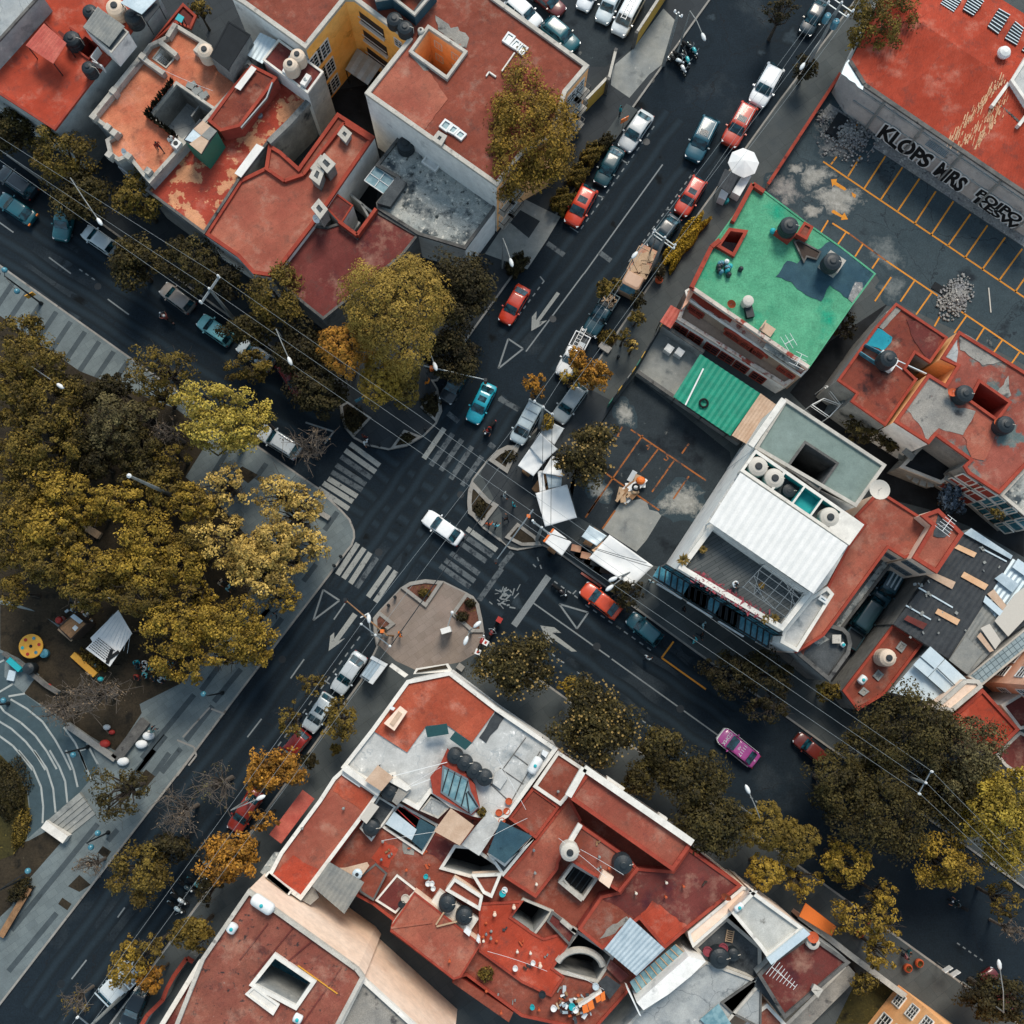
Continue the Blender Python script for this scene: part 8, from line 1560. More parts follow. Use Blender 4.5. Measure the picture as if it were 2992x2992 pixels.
wires([(p6[i], p8[i])for i in range(3)], 'one of three power lines along the lower left avenue trees', 'power lines along the lower left avenue', sag=.4)
wires([(p8[i], p8[i]+(p8[i]-p6[i])*.5)for i in range(3)], 'one of three power lines leaving at the bottom edge', 'power lines at the bottom', sag=.2)
wires([(p5[1], p7[1]), (p5[2], p7[2])], 'one of the dark wires hanging over the white market tarps', 'dark wires over the market', r=.022, mat='wire_dark', sag=.5)
wires([(p7[2], P1("K 1215,500", 7)), (p7[5], P1("K 1180,470", 6.5))], 'one of the dark wires from the bristling pole to the restaurant corner', 'dark wires to the restaurant', r=.025, mat='wire_dark', sag=.6)
def street_lamp(head, base, label, hz=8.0, mat='white_paint'):
 b=P1(base, 0);hd=P1(head, hz);t=thing('street_lamp', label, 'street lamp', (b.x, b.y, 0));top=Vector((b.x, b.y, hz-.6));MB().tube([(b.x, b.y, 0), tuple(top)], [.1, .06], 8).tube([tuple(top), tuple(top.lerp(hd, .5)+Vector((0, 0, .25))), tuple(hd)], .045, 6).build('post', 'pole_gray', t)
 d=(hd-top);d.z=0;d.normalize();q=[hd+d*k for k in(-.1, .05, .35, .6, .72)];MB().tube([tuple(p)for p in q], [.06, .15, .19, .13, .03], 10).build('lamp_head', mat, t, smooth=True)
for a in(("A 690,1545", "A 720,1500", 'street lamp with white head over the pale hatchback on the left road'), ("F 345,835", "F 375,800", 'street lamp with white head among dark trees near the silver hatchback'), ("F 1372,872", "F 1340,850", 'street lamp with white oval head beside the cauliflower tree'), ("G 220,140", "G 165,205", 'street lamp with oval head beside the dark drive shrub'), ("G 1112,92", "G 1190,130", 'street lamp with white head over the tan truck'), ("C 1575,240", "C 1390,400", 'street lamp with white head over the scooter row'), ("J 915,888", "J 1000,985", 'street lamp with white head at the south corner pole'), ("J 1658,920", "J 1632,962", 'upper head lamp of the double lamp on the south corner paving'), ("J 1606,995", "J 1636,966", 'lower head lamp of the double lamp on the south corner paving'), ("K 940,632", "K 985,580", 'street lamp with white head beside the crinkled market sheet, lower one'), ("K 967,575", "K 990,575", 'street lamp with pale head above the crinkled market sheet corner'), ("O 1905,300", "O 1840,400", 'street lamp with white head beside the large dark tree at the road'), ("P 1762,1540", "P 1500,1640", 'street lamp with white head arching over the lower right kerb'), ("N 125,345", "N 90,330", 'street lamp with white head above the dark red sedan'), ("E 405,1020", "E 430,1015", 'street lamp with small white head at the striped paving end'), ("D 380,450", "D 330,590", 'street lamp with two pale boxes by the tall utility pole')):street_lamp(*a)
def globe_lamp(base, heads, label, z=5.0, arm='dark_metal'):
 b=P1(base, 0.1);t=thing('globe_lamp', label, 'lamp post', (b.x, b.y, .1));MB().tube([(b.x, b.y, .1), (b.x, b.y, z)], [.09, .06], 8).lathe((b.x, b.y, .1), [(.2, 0), (.2, .15), (.1, .4)], 10).build('post', arm, t)
 for hd in heads:q=P1(hd, z-.2);MB().tube([(b.x, b.y, z-.1), tuple(q+Vector((0, 0, .1)))], .035, 5).build('arm', arm, t);MB().ball(tuple(q), .26, n=12, m=8).build('globe', 'glass_blue', t, smooth=True)
globe_lamp("E 292,452", ("E 32,215", "E 120,365"), 'dark double globe lamp on the striped paving at the left', 7.5);globe_lamp("I 1570,1388", ("I 1435,1395", ), 'dark single globe lamp on the avenue pavement');globe_lamp("I 620,1770", ("I 517,1825", ), 'pale globe lamp at the right rim of the plaza');globe_lamp("I 60,1462", ("I 25,1440", ), 'pale globe lamp at the left rim of the plaza');globe_lamp("M 765,580", ("M 690,585", "M 642,685"), 'dark double globe lamp on the lower left pavement');globe_lamp("M 165,905", ("M 197,852", ), 'globe lamp at the hedge wall on the lower left pavement')
t=thing('lamp_mast', 'long pale grey lamp mast rising out of the park trees', 'mast', P1("E 1290,1840"));b=P1("E 1290,1840");MB().tube([(b.x, b.y, 0), (b.x, b.y, 14)], [.24, .1], 10).build('post', 'pole_gray', t);MB().lathe((b.x, b.y, 14), [(.14, 0), (.2, .1), (.05, .3)], 10).build('cap', 'white_paint', t)
def signal(base, tip, z, label, mat='steel'):
 b=P1(base, 0);e=P1(tip, z);t=thing('traffic_light', label, 'traffic light', (b.x, b.y, 0));MB().tube([(b.x, b.y, 0), (b.x, b.y, z), tuple(b.lerp(e, .5)[:2]+(z+.1, )if False else(e.x, e.y, z))], [.1, .08, .05], 8).build('post', mat, t)
 for k in(1.0, .12):
  c=Vector((b.x, b.y, z-.75)).lerp(Vector((e.x, e.y, z-.75)), k);hb=MB().box(tuple(c+Vector((0, 0, -.1))), .3, .3, .9).build('signal_box', 'orange_paint' if k<1 else 'dark_metal', t)
  for i, m_ in enumerate(('tail_red', 'amber_light', 'green_paint')):MB().lathe((c.x, c.y-.16, c.z+.55-i*.27), [(.09, 0), (.09, .02)], 8).build('lens', m_, hb)
signal("F 1330,1000", "F 1735,990", 5.5, 'traffic light with a long arm over the teal sedan');signal("K 365,150", "K 118,455", 5.5, 'traffic light with a long pale arm beside the bristling pole');signal("J 1085,985", "J 745,730", 5.5, 'traffic light with rusty arm over the avenue', 'wood')
for s, lab in(("I 430,875", 'red and white barrel beside the brown kiosk'), ):
 p=P1(s, .5);t=thing('barrel', lab, 'barrel', (p.x, p.y, .13));MB().lathe((p.x, p.y, .13), [(.34, 0), (.36, .1), (.33, .3), (.36, .6), (.3, .9), (.25, 1.0)], 16).build('body', 'red_paint', t)
 for z_ in(.35, .65):MB().lathe((p.x, p.y, .13+z_), [(.365, 0), (.365, .12)], 16, cap=False).build('band', 'white_paint', t)
for s, lab in(("P 820,1195", 'orange plant pot on the shaded sidewalk, upper one of the left two'), ("P 770,1290", 'orange plant pot on the shaded sidewalk, lower one of the left two'), ("P 1190,1500", 'orange plant pot on the right hand sidewalk, upper right one'), ("P 1110,1535", 'orange plant pot on the right hand sidewalk, lower left one')):
 p=P1(s, .5);t=thing('plant_pot', lab, 'plant pot', (p.x, p.y, .13));MB().lathe((p.x, p.y, .13), [(.2, 0), (.34, .25), (.38, .55), (.3, .7), (.27, .7), (.27, .55)], 14).build('pot', 'terracotta', t);mb=MB()
 for i in range(16):a_=random.uniform(0, 6.28);c=Vector((p.x, p.y, .72));d=Vector((math.cos(a_)*.25, math.sin(a_)*.25, .15));n_=Vector((-d.y, d.x, 0))*.3;mb.poly([c, c+d*.6+n_, c+d, c+d*.6-n_])
 mb.build('leaves', 'leaf_olive', t)
for i, s in enumerate(("J 1098,712", "J 1052,770", "J 715,425", "J 668,490", "F 985,1450", "F 910,1432", "F 1310,1340", "G 980,832", "G 1115,370")):
 p=P1(s, .5);b=MB();b.lathe((p.x, p.y, .13), [(.12, 0), (.12, .6), (.15, .62), (.15, .7), (.08, .8)], 10);b.top('bollard', 'dark_metal', ('upper', 'lower', 'upper', 'lower', 'right', 'left', 'lone', 'lone', 'lone')[i]+' dark bollard '+('at the south corner crosswalk', 'at the south corner crosswalk', 'at the park corner crosswalk', 'at the park corner crosswalk', 'at the rim of the north corner', 'at the rim of the north corner', 'on the right of the north corner', 'on the sidewalk by the gold tree', 'on the east sidewalk by the dark round shrub')[i], 'bollard', 'street bollards')
 # ---------- market stalls ----------
def sheet_stall(s, z, mat, label, sag=.25, name='market_tarp'):
 q=P(s, z);t=thing(name, label, 'market stall', (q[0].x, q[0].y, .13));n=16;mb=MB();a, b, c, d=q[:4];G=mb.v
 for i in range(n+1):
  for j in range(n+1):
   u, v=i/n, j/n;p=a.lerp(b, u).lerp(d.lerp(c, u), v);p.z+=-sag*math.sin(math.pi*u)*math.sin(math.pi*v)+min(sag, .2)*(.16*math.sin(9*u+5*v+q[0].x)+.13*math.sin(12*v-6*u));G.append(tuple(p))
 for i in range(n):
  for j in range(n):k=i*(n+1)+j;mb.f.append((k, k+n+1, k+n+2, k+1));mb.m.append(0)
 o=mb.build('canopy', mat, t, smooth=True);so=o.modifiers.new('thickness', 'SOLIDIFY');so.thickness=.03
 for p in q:MB().tube([(p.x, p.y, .13), (p.x, p.y, z-.02)], .035, 5).build('pole', 'steel', t)
 m=MB();cc=sum(q, Vector())/4;m.box((cc.x, cc.y, .13), 1.8, .8, .8, ST+1.57);m.build('counter', 'wood', t);return t
sheet_stall("G 268,1592 360,1470 470,1560 382,1670", 2.6, 'tarp', 'white square market tarp nearest the arched bed');sheet_stall("G 358,1465 425,1360 555,1478 450,1575", 2.8, 'tarp_gray', 'greyish market tarp between the white tarps near the van');sheet_stall("G 428,1372 505,1285 600,1332 530,1450", 2.4, 'tarp_gray', 'pale flat stall roof behind the silver van pole');sheet_stall("G 515,1525 560,1540 592,1672 442,1648", 2.5, 'tarp', 'small white tarp tucked under the dark magnolia');sheet_stall("G 412,1632 450,1630 470,1770 428,1785", 2.3, 'tarp', 'narrow white tarp strip above the big white tarp');sheet_stall("G 470,1645 585,1680 580,1740 490,1760", 2.2, 'zinc', 'grey metal food cart roof beside the narrow tarp', .02);sheet_stall("G 398,1790 620,1728 K 690,150 465,215", 2.8, 'tarp', 'big white square tarp above the bristling pole', .3)
sheet_stall("K 525,228 652,325 585,420 455,318", 2.5, 'tarp', 'pale kiosk roof with orange edge by the bristling pole', .03);sheet_stall("K 778,205 902,280 830,352 722,285", 2.4, 'zinc_pale', 'pale blue stall roof next to the crinkled sheet', .05);sheet_stall("K 920,272 1228,492 1078,640 775,435", 2.7, 'tarp', 'large crinkled white market sheet beside the restaurant wall', .3)
slab(find('pale kiosk roof'), "K 520,225 532,232 462,325 450,316", 2.58, .1, 'orange_paint', 'edge_board');slab(find('pale blue stall'), "K 870,320 890,325 815,395 795,380", 2.3, .08, 'sheet_cream', 'side_sheet')
a, b=P("K 590,430 870,640", .13);t=thing('market_table_row', 'row of dark covered stall tables along the market kerb', 'market stall', (a.x, a.y, .13));d=b-a
for i in range(4):c=a.lerp(b, .1+i*.24)+Vector((.8, .9, 0));MB().box((c.x, c.y, .13), 2.0, 1.1, .85, ST+.03).build('table', 'sheet_dark', t);MB().box((c.x, c.y+.1, 1.0), .9, .6, .3, ST+.4).build('goods', random.choice(('wood_dark', 'cloth_tan', 'dark_metal')), t)
t=thing('market_umbrella', 'white octagonal market umbrella beside the east sidewalk stall', 'umbrella', P1("C 1870,1140"));p=P1("C 1870,1140", 2.4);MB().lathe((p.x, p.y, 2.1), [(1.5, 0), (1.5, .04), (.75, .33), (.05, .55)], 8).build('canopy', 'tarp', t);MB().tube([(p.x, p.y, .13), (p.x, p.y, 2.6)], .035, 6).build('pole', 'steel', t)
t=thing('food_stall', 'food stall with dark corrugated roof and white side boxes on the east sidewalk', 'market stall', P1("C 1780,1270"));corr(t, "C 1735,1190 1830,1240 1770,1370 1680,1310", 2.3, 'sheet_dark', .25, .04, 'roof');posts(t, "C 1740,1200 1770,1360 1690,1310", .1, 2.2)
for s, m_ in(("C 1870,1218 1922,1242 1840,1382 1785,1352", 'tarp'), ("C 1718,1318 1768,1345 1738,1412 1692,1390", 'tarp')):q=ccw(P(s, 1.4));mb=MB();mb.prism(q, .13, 1.35, bottom=True);mb.build('counter', m_, t)
p=P1("C 1745,1412", .6);MB().lathe((p.x, p.y, .13), [(.25, 0), (.28, .5), (.2, .6)], 12).top('water_jug', 'teal_paint', 'teal jug standing by the food stall with white boxes', 'jug')
t=thing('kiosk', 'street kiosk with grey corrugated roof and white front on the south corner', 'kiosk', P1("J 950,1220"));blk(t, "J 945,1130 1042,1185 935,1325 850,1270", 2.4, 'sheet_dark', 'sheet_gray', .02, .05, 'steel');corr(t, "J 945,1140 1010,1180 925,1305 860,1262", 2.55, 'zinc', .3, .05, 'roof_sheet');slab(t, "J 1012,1168 1045,1185 938,1328 908,1312", 2.62, .5, 'white_paint', 'fascia');slab(t, "J 935,1125 1045,1186 1030,1205 920,1145", 2.66, .4, 'white_paint', 'fascia')
t=thing('advert_panel', 'white advertising panel on a pale post on the south corner', 'sign', P1("J 1470,910"));b=P1("J 1460,950");q=P1("J 1455,945", 2.2);MB().box((q.x, q.y, .13), .9, .5, 2.1, .3).build('panel', 'white_metal', t);q=P1("J 1500,820", 3.2);MB().tube([(b.x, b.y, .1), (q.x, q.y, 3.2)], .06, 6).build('post', 'white_paint', t);MB().ball(tuple(q), .16).build('lamp', 'lens', t)
for s, lab, m_ in(("E 200,382", 'yellow diamond road sign on the dark double globe lamp', 'yellow_paint'), ("C 1030,830", 'orange road sign panel beside the white grey sedan', 'orange_paint'), ("K 845,10", 'x', 'wood'), ("P 1405,1555", 'white sign panel at the lower right kerb', 'white_paint'), ("P 1460,1585", 'pair of white sign plates on the lower right kerb pole', 'white_paint'), ("J 880,840", 'white and red flag like sign under the avenue traffic light', 'white_paint'), ("F 840,1120", 'small blue and yellow sign at the tree edge of the north corner', 'glass_blue')):
 if lab=='x':continue
 p=P1(s, 2.6);t=thing('road_sign', lab, 'sign', (p.x, p.y, .1));MB().tube([(p.x, p.y, .1), (p.x, p.y, 2.6)], .04, 6).build('post', 'steel', t);d=Vector((-p.x, -p.y, 20)).normalized();m=MB();m.bar(Vector((p.x, p.y, 2.2))-Vector((.35, .2, 0)), Vector((p.x, p.y, 2.2))+Vector((.35, .2, 0)), .08, .75);m.build('panel', m_, t)
 # debris stack in the yard
t=thing('debris_stack', 'stack of pallets, boards and rubble bags in the numbered yard', 'debris pile', P1("G 1080,1760"));
for i in range(34):
 u=random.uniform(-60, 60);v=random.uniform(-100, 100);q=P1("G %f,%f"%(1075+u*.7-v*.55, 1760+v*.85+u*.4), .6);MB().box((q.x, q.y, .14+random.random()*.7), random.uniform(.3, 1.3), random.uniform(.15, .6), random.uniform(.08, .25), ST+1.57+random.gauss(0, .4)).build('board' if i%3 else 'bag', random.choice(('wood_pale', 'wood', 'tarp', 'wood_pale', 'tarp_gray')), t)
p=P1("G 1105,1750", 1.2);MB().tube([(p.x+.3*math.cos(k), p.y+.3*math.sin(k), 1.3)for k in np.linspace(0, 6.283, 15)], .1, 6).build('tyre', 'rubber', t);p=P1("G 1140,1700", 1.0);MB().ball((p.x, p.y, 1.0), .45, .4, .3).build('bag', 'orange_paint', t)
def rubble_heap(s, r, sx, rot, n, label, hmax):
 c=P1(s, .14);R=r/2.415/31.4;m=MB()
 for _ in range(n):
  a_=random.uniform(0, 6.283);k=min(1.25, abs(random.gauss(0, .55)));x, y=k*R*sx*math.cos(a_), k*R*math.sin(a_);z=hmax*max(0, 1-k)*random.random();X, Y=c.x+x*math.cos(rot)-y*math.sin(rot), c.y+x*math.sin(rot)+y*math.cos(rot);s_=random.uniform(.06, .22);m.box((X, Y, .13+z), s_, s_*random.uniform(.6, 1.3), s_, random.random()*3)
 o=m.top('rubble_heap', 'rubble', label, 'rubble');o['kind']='stuff'
rubble_heap("H 1445,410", 150, .62, math.radians(-30), 1300, 'pale heap of broken rubble on the parking bays', .8);rubble_heap("D 690,960", 190, 1.0, .6, 900, 'brownish rubble scattered under the graffiti wall end', .5);rubble_heap("D 505,840", 50, 1.0, 0, 120, 'small pale rubble pile by the low overgrown wall', .5)
p=P1("D 610,890", .3);MB().bar(P1("D 570,960", .3), P1("D 660,820", .3), 1.3, .35).top('steel_plate', 'sheet_black', 'black oblong trough lying in the rubble of the parking lot', 'trough');MB().bar(P1("H 1290,320", .2), P1("H 1380,375", .2), .75, .1).top('drain_cover', 'sheet_black', 'black rectangular grate beside the pale rubble heap', 'grate');MB().bar(P1("H 1682,340", .2), P1("H 1698,515", .2), .1, .06).top('plank', 'tank_pale', 'pale stick lying on the parking lot asphalt', 'stick')
# ---------- park things ----------
t=thing('banner_roof', 'white banner covered in lines of writing stretched in the park', 'banner', P1("I 770,1020"));slab(t, "I 835,802 932,968 775,1202 605,1075 652,1028 637,1000", 2.4, .05, 'tarp', 'sheet');posts(t, "I 830,815 920,970 772,1190 615,1075", .1, 2.35);
A_, B_, D_=P1("I 612,1070", 2.45), P1("I 772,1195", 2.45), P1("I 730,990", 2.45);e1=B_-A_;mb=MB()
for r_ in range(7):
 u=.03
 while u<.72:
  L_=random.uniform(.02, .07);o_=A_+(P1("I 700,985", 2.45)-A_)*(.12+r_*.125);a_=o_+e1*u;mb.bar(a_+Vector((0, 0, .012)), a_+e1*L_+Vector((0, 0, .012)), .07, .006);u+=L_+.02
mb.build('writing', 'letter_black', t);mb=MB();r1=P("I 790,1080 755,1180", 2.475);r2=P("I 840,1095 750,1160", 2.475);mb.bar(r1[0], r1[1], .3, .006);mb.bar(r2[0], r2[1], .3, .005);mb.build('ribbon_mark', 'letter_black', t);mb=MB()
for i in range(9):q=P("I %f,%f %f,%f"%(690+i*26, 965+i*18, 800+i*15, 830+i*17), 2.46);mb.bar(q[0], q[1], .025, .005)
mb.build('fold_line', 'zinc', t)
t=thing('wooden_kiosk', 'brown slatted kiosk roof with a white square on top in the park', 'kiosk', P1("I 510,920"));blk(t, "I 520,828 612,898 495,1012 412,925", 2.3, 'wood_dark', 'wood', .05, .08, 'wood_dark');slab(t, "I 530,908 552,928 530,952 508,930", 2.5, .12, 'white_paint', 'hatch');corr(t, "I 545,860 605,900 500,1000 425,935", 2.42, 'wood', .3, .05, 'slat_roof');slab(t, "I 520,830 585,880 560,900 495,850", 2.55, .06, 'zinc', 'sheet');slab(t, "I 420,925 515,1010 500,1025 405,942", 1.4, .1, 'wood_pale', 'counter')
t=thing('round_table', 'round yellow play table with coloured discs at the left of the park', 'table', P1("I 217,1058"));p=P1("I 217,1058", .9);MB().lathe((p.x, p.y, .8), [(1.05, 0), (1.1, .05), (1.05, .1)], 32).build('tabletop', 'yellow_paint', t);MB().tube([(p.x, p.y, .1), (p.x, p.y, .8)], .15, 8).build('leg', 'dark_metal', t)
for i, m_ in enumerate(('red_paint', 'glass_blue', 'red_paint', 'teal_paint', 'red_paint', 'glass_blue', 'letter_black')):k=i*1.047+.2;R_=.75 if i<6 else 0;MB().lathe((p.x+R_*math.cos(k), p.y+R_*math.sin(k), .9), [(.15, 0), (.15, .03)], 12).build('disc', m_, t)
p=P1("I 312,1108", .6);MB().lathe((p.x, p.y, .13), [(.35, 0), (.42, .35), (.4, .6), (.2, .65)], 14).top('barrel', 'glass_blue', 'blue grey barrel touching the yellow play table', 'barrel');p=P1("I 200,1215", 1.2);MB().lathe((p.x, p.y, .13), [(.5, 0), (.55, .9), (.5, 1.1), (.2, 1.25)], 16).top('tank', 'tank_black', 'black cylinder tank at the plaza wall below the yellow play table', 'tank')
MB().bar(P1("I 70,1150", .5), P1("I 155,1225", .5), .5, .8).top('bin', 'teal_paint', 'teal box bin against the plaza wall', 'bin');MB().bar(P1("I 60,1260", .3), P1("I 110,1270", .3), .9, .3).top('slab', 'zinc_pale', 'pale square slab beside the teal box bin', 'slab')
def low_wall(s, w, h_, mat, label, cap='kerb'):
 q=P(s, 0);t=thing('low_wall', label, 'wall', (q[0].x, q[0].y, .1))
 for a, b in zip(q, q[1:]):MB().bar((a.x, a.y, h_/2+.05), (b.x, b.y, h_/2+.05), w, h_).build('masonry', mat, t);MB().bar((a.x, a.y, h_+.08), (b.x, b.y, h_+.08), w+.06, .07).build('coping', cap, t)
low_wall("I 45,1105 170,1190 340,1330 430,1385", .3, .6, 'wall_dirty', 'low dark wall between the plaza and the kiosk ground', 'coping_dark');low_wall("I 490,1610 640,1715 830,1850", .5, .5, 'concrete', 'low concrete wall along the upper right rim of the plaza');low_wall("I 1040,1580 830,1850", .9, .5, 'wall_dirty', 'broad dark bench wall along the avenue pavement', 'coping_dark');low_wall("I 530,1110 570,1060 600,1080;I 530,1115 690,1260".split(';')[1], .5, .5, 'yellow_paint', 'yellowish planter edge below the white banner', 'yellow_paint');low_wall("M 230,960 30,1300", .5, .6, 'wood_dark', 'low wooden wall along the lower left hedge', 'wood');low_wall("J 560,110 640,160", .4, .45, 'concrete', 'concrete bench on the park corner', 'kerb');low_wall("I 610,215 720,285", .6, .5, 'wood_pale', 'pale bench in the clearing of the park', 'wood_pale');low_wall("I 420,200 425,500", .35, .3, 'kerb', 'narrow pale kerb among the left park trees');low_wall("G 850,745 920,795", .6, .4, 'kerb', 'concrete slab edge of the square planting bed');low_wall("J 1540,1190 1580,1220", .5, .45, 'kerb', 'short pale bench at the corner building front')
t=thing('steps', 'curved pale stone steps leading down from the plaza to the avenue', 'steps', P1("M 440,520"))
for i in range(5):
 k=i/5;A_=[(330+150*k, 500+105*k), (560+110*k, 300+150*k)];q=P("M %f,%f %f,%f %f,%f %f,%f"%(A_[0]+A_[1]+(A_[1][0]+24, A_[1][1]+32)+(A_[0][0]+30, A_[0][1]+22)), .6-.1*i);mb=MB();mb.prism(ccw(q), .1, .62-.1*i);mb.build('step', 'concrete', t)
a_, b_=P("M 312,520 465,630", .9);MB().bar((a_.x, a_.y, .55), (b_.x, b_.y, .55), .75, 1.0).build('side_wall', 'coping_white', t)
for s, m_, lab in(("I 1050,1690", 'tarp', 'white sack at the broad dark bench wall, upper one'), ("I 1000,1750", 'tarp', 'white sack at the broad dark bench wall, lower one'), ("I 870,1870", 'tarp', 'white sack at the lower end of the broad dark bench wall')):
 p=P1(s, .4);MB().ball((p.x, p.y, .45), .55, .4, .32, 12, 7).top('sack', m_, lab, 'sack', smooth=True)
for s, m_, lab, r_ in(("I 745,1745", 'red_paint', 'red bag in the shrubbery above the plaza wall', .5), ("I 790,1665", 'red_paint', 'smaller red bag in the shrubbery above the plaza wall', .3), ("I 755,1630", 'tarp_gray', 'pale bag in the shrubbery above the plaza wall', .35), ("I 710,1290", 'teal_paint', 'teal bag at the end of the yellowish planter edge', .3), ("I 345,1335", 'red_paint', 'small red bag on the low dark wall by the plaza', .22), ("I 670,1195", 'glass_blue', 'blue bag in the bed below the white banner', .25), ("I 770,705", 'tarp', 'pale bag among the trees above the white banner', .35), ("I 1340,990", 'tarp', 'white bag under the gold broad tree', .4), ("I 540,610", 'red_paint', 'red bag under the olive park trees', .35), ("I 565,715", 'wood_pale', 'tan box among junk above the brown kiosk', .35)):
 p=P1(s, .3);MB().ball((p.x, p.y, .13+r_*.6), r_, r_*.75, r_*.65, 10, 6).top('bag', m_, lab, 'bag', smooth=True)
t=thing('junk_pile', 'pile of grey scrap and boards above the brown kiosk in the park', 'junk pile', P1("I 570,790"))
for i in range(40):q=P1("I %f,%f"%(random.gauss(570, 55), random.gauss(800, 40)), .3);MB().box((q.x, q.y, .13+random.random()*.3), random.uniform(.15, .7), random.uniform(.08, .35), random.uniform(.05, .3), random.uniform(0, 3)).build('scrap', random.choice(('wood_dark', 'zinc', 'tarp_gray', 'sheet_dark', 'wood_pale', 'sheet_dark')), t)
# ---------- loose things on roofs ----------
def pots(lst, z, what):
 for s, m_, lab, r_ in lst:p=P1(s, z+.3);MB().lathe((p.x, p.y, z), [(r_*.75, 0), (r_, .3), (r_, .5), (r_*.85, .5), (r_*.8, .4)], 12).top('bucket', m_, lab, what)
pots((("N 1315,890", 'teal_paint', 'teal bucket on the red terrace, alone above the white pair', .2), ("N 1330,940", 'white_paint', 'left white bucket of the pair on the red terrace', .22), ("N 1357,940", 'white_paint', 'right white bucket of the pair on the red terrace', .22), ("N 1367,975", 'white_paint', 'white bucket below the white pair on the red terrace', .2), ("N 1170,1045", 'tank_pale', 'pale round tub by the hipped salmon roof', .35), ("N 1145,1085", 'tank_black', 'dark tub by the hipped salmon roof', .3), ("O 255,1538", 'white_paint', 'white bucket on the red terrace near the tie wires', .22), ("O 380,1500", 'white_paint', 'white bucket beside the pale chimney pipe on the red terrace', .2), ("O 375,1812", 'teal_paint', 'teal bucket at the bottom of the red terrace', .2), ("O 525,1820", 'tarp', 'white tub at the bottom of the red terrace', .25), ("O 655,1808", 'teal_paint', 'teal tub among clutter by the orange sheets', .28), ("O 680,1830", 'tarp', 'pale tub among clutter by the orange sheets', .25), ("O 822,1665", 'zinc_pale', 'pale tub beside the dark square cover', .28), ("O 165,1010", 'teal_paint', 'teal tub on the dark red terrace below the teal canopy', .28), ("O 180,985", 'tarp', 'pale tub on the dark red terrace below the teal canopy', .25), ("O 445,1722", 'tank_black', 'dark tub on the lower red terrace', .3), ("O 1610,1418", 'flower_red', 'dark red flower pot on the gravel patio, left one', .4), ("O 1720,1395", 'flower_red', 'dark red flower pot on the gravel patio, right one', .4)), 6.2, 'bucket')
t=thing('roof_sheets', 'bright orange sheets propped along the lower red terrace edge', 'sheets', P1("O 790,1780", 6));
for i, s in enumerate(("O 725,1800 760,1790 775,1845 735,1860", "O 762,1785 800,1760 815,1820 780,1840", "O 818,1745 850,1725 862,1765 830,1785", "O 855,1720 885,1700 892,1760 865,1775")):slab(t, s, 6.9+.02*i, .05, 'orange_paint', 'sheet')
bars(t, "O 705,1810 865,1705", 6.2, 6.9, .2, 'coping_white', 'ledge')
t=thing('roof_clutter', 'heap of chairs, boards and rags on the lower red terrace', 'clutter', P1("O 640,1760", 6))
for i in range(46):q=P1("O %f,%f"%(random.gauss(660, 70), random.gauss(1800, 55)), 6.3);MB().box((q.x, q.y, 6.0+random.random()*.3), random.uniform(.1, .6), random.uniform(.08, .35), random.uniform(.05, .3), random.uniform(0, 3)).build('scrap', random.choice(('wood', 'tarp', 'tarp_gray', 'sheet_dark', 'wood_pale', 'terracotta', 'zinc')), t)
for i, (u, v)in enumerate(((110, 1150), (245, 1100), (1380, 820-0), (430, 1510))):q=P1("O %d,%d"%(u, v), 6.2);MB().lathe((q.x, q.y, 5.8), [(.12, 0), (.12, .9), (.16, .95), (.1, 1.0)], 10).top('vent_pipe', 'wall_cream' if i!=2 else 'concrete', ('cream vent pipe beside the tie wires on the red terrace', 'cream vent pipe left of the square light well', 'grey vent pipe on the dark red roof', 'cream vent pipe on the lower red terrace')[i], 'pipe')
for i, (u, v, m_)in enumerate(((1830, 440, 'terracotta'), (1885, 430, 'terracotta'), (1850, 500, 'terracotta'), (1900, 360, 'terracotta'))):q=P1("N %d,%d"%(u, v), 7.2);MB().lathe((q.x, q.y, 6.9), [(.2, 0), (.3, .35), (.24, .35), (.22, .28)], 12).top('flower_pot', m_, ('terracotta pot beside the teal canopy corner, left', 'terracotta pot beside the teal canopy corner, right', 'terracotta pot beside the teal canopy corner, lowest', 'terracotta pot on the pale terrace by the drying rack')[i], 'flower pot')
for s, z_, lab in(("G 1340,770", .14, 'white washing machine in the paved side yard'), ("G 1415,795", .14, 'white upright box in the paved side yard')):q=P1(s, z_+.8);MB().box((q.x, q.y, z_), .75, .7, .9, ST).box((q.x, q.y, z_+.9), .5, .5, .04, ST).top('appliance', 'white_metal', lab, 'appliance')
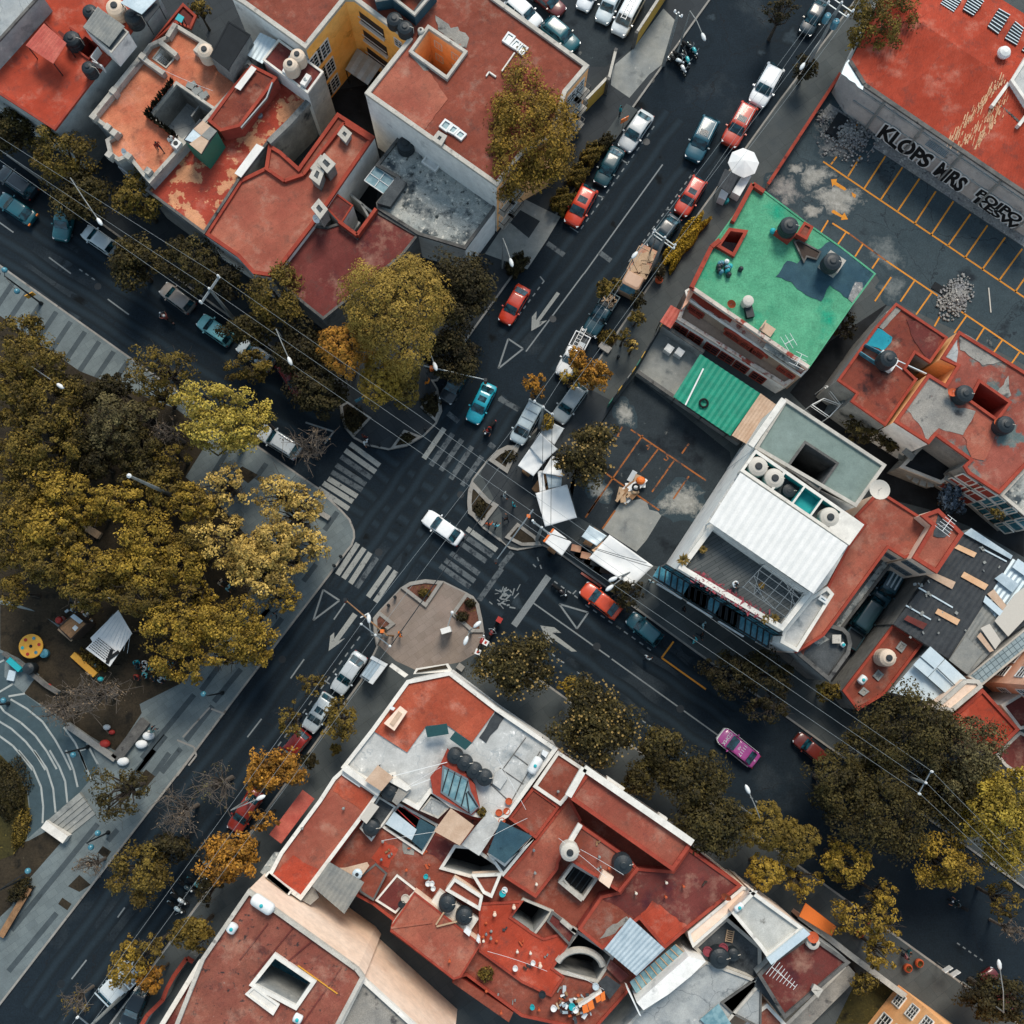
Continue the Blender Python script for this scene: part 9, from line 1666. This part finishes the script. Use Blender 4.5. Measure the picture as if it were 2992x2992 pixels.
# small fittings that stand about on the flat roofs
def vents(area_, z, n, kind):
 q=P(area_, z);x0, x1=min(p.x for p in q), max(p.x for p in q);y0, y1=min(p.y for p in q), max(p.y for p in q);k=0
 for _ in range(200):
  x, y=random.uniform(x0, x1), random.uniform(y0, y1);ins=False
  for i in range(len(q)):
   a, b=q[i], q[i-1]
   if(a.y>y)!=(b.y>y)and x<(b.x-a.x)*(y-a.y)/(b.y-a.y)+a.x:ins=not ins
  if not ins:continue
  k+=1;t=random.random();m=MB()
  if kind=='pipe':m.lathe((x, y, z), [(.07, 0), (.07, .5), (.12, .52), (.12, .6), (.04, .66)], 8);m.top('vent_pipe', random.choice(('pvc', 'steel', 'terracotta', 'concrete')), 'short vent pipe sticking up from a red roof of the south block', 'pipe', 'short vent pipes on the south block roofs')
  elif kind=='rag':m.box((x, y, z+.02), random.uniform(.15, .45), random.uniform(.08, .22), random.uniform(.05, .2), random.uniform(0, 3)).box((x+.2, y+.15, z+.02), .2, .12, .1, random.uniform(0, 3));m.top('roof_litter', random.choice(('wood_dark', 'terracotta', 'concrete', 'wood', 'sheet_gray', 'sheet_dark')), 'scrap of board or block lying loose on a south block terrace', 'litter', 'loose scraps on the south block terraces')
  if k>=n:break
for s, z, a_, b_ in(("N 960,560 1120,700 1050,860 880,700", 5.63, 2, 3), ("N 1150,680 1500,760 1420,950 1180,880", 5.63, 3, 5), ("O 0,1100 220,1200 420,1330 500,1500 300,1600 0,1400", 6.0, 6, 9), ("O 640,360 700,480 560,760 400,1000 220,880", 6.45, 3, 1), ("O 740,560 1040,770 960,960 700,780", 8.05, 3, 4), ("O 900,1030 1350,880 1750,960 1400,1200", 7.05, 4, 2), ("O 0,1640 300,1700 450,1820 200,1900", 5.63, 3, 4), ("O 560,1640 840,1690 700,1800 560,1760", 5.63, 1, 8), ("N 1200,1500 1500,1300 1600,1400 1500,1580", 7.42, 1, 0), ("N 300,620 700,330 800,460 480,850", 7.03, 2, 0), ("N 1640,1150 1932,1300 1932,1500 1720,1300", 5.63, 3, 4), ("O 420,300 700,150 620,300 480,480", 6.65, 2, 2)):
 if a_:vents(s, z, a_, 'pipe')
 if b_>1:vents(s, z, (b_+1)//2, 'rag')
for s, z in(("O 30,640 340,480", 8.6), ("O 715,700 1020,880", 9.8), ("N 1000,640 1500,560", 8), ("O 60,1420 480,1560", 7.5), ("O 560,620 900,900", 9.5), ("N 1420,120 1180,260", 8.5), ("O 130,60 330,420", 8.5), ("A 1000,420 1500,640", 9), ("O 620,1560 880,1690", 7.5)):
 a, b=P(s, z);m=MB();m.tube([tuple(a.lerp(b, i/6)-Vector((0, 0, 1.2*(i/6)*(1-i/6))))for i in range(7)], .014, 4);m.top('clothes_line', 'tarp', 'thin slack clothes line strung over the flat roofs', 'line', 'clothes lines over the roofs')
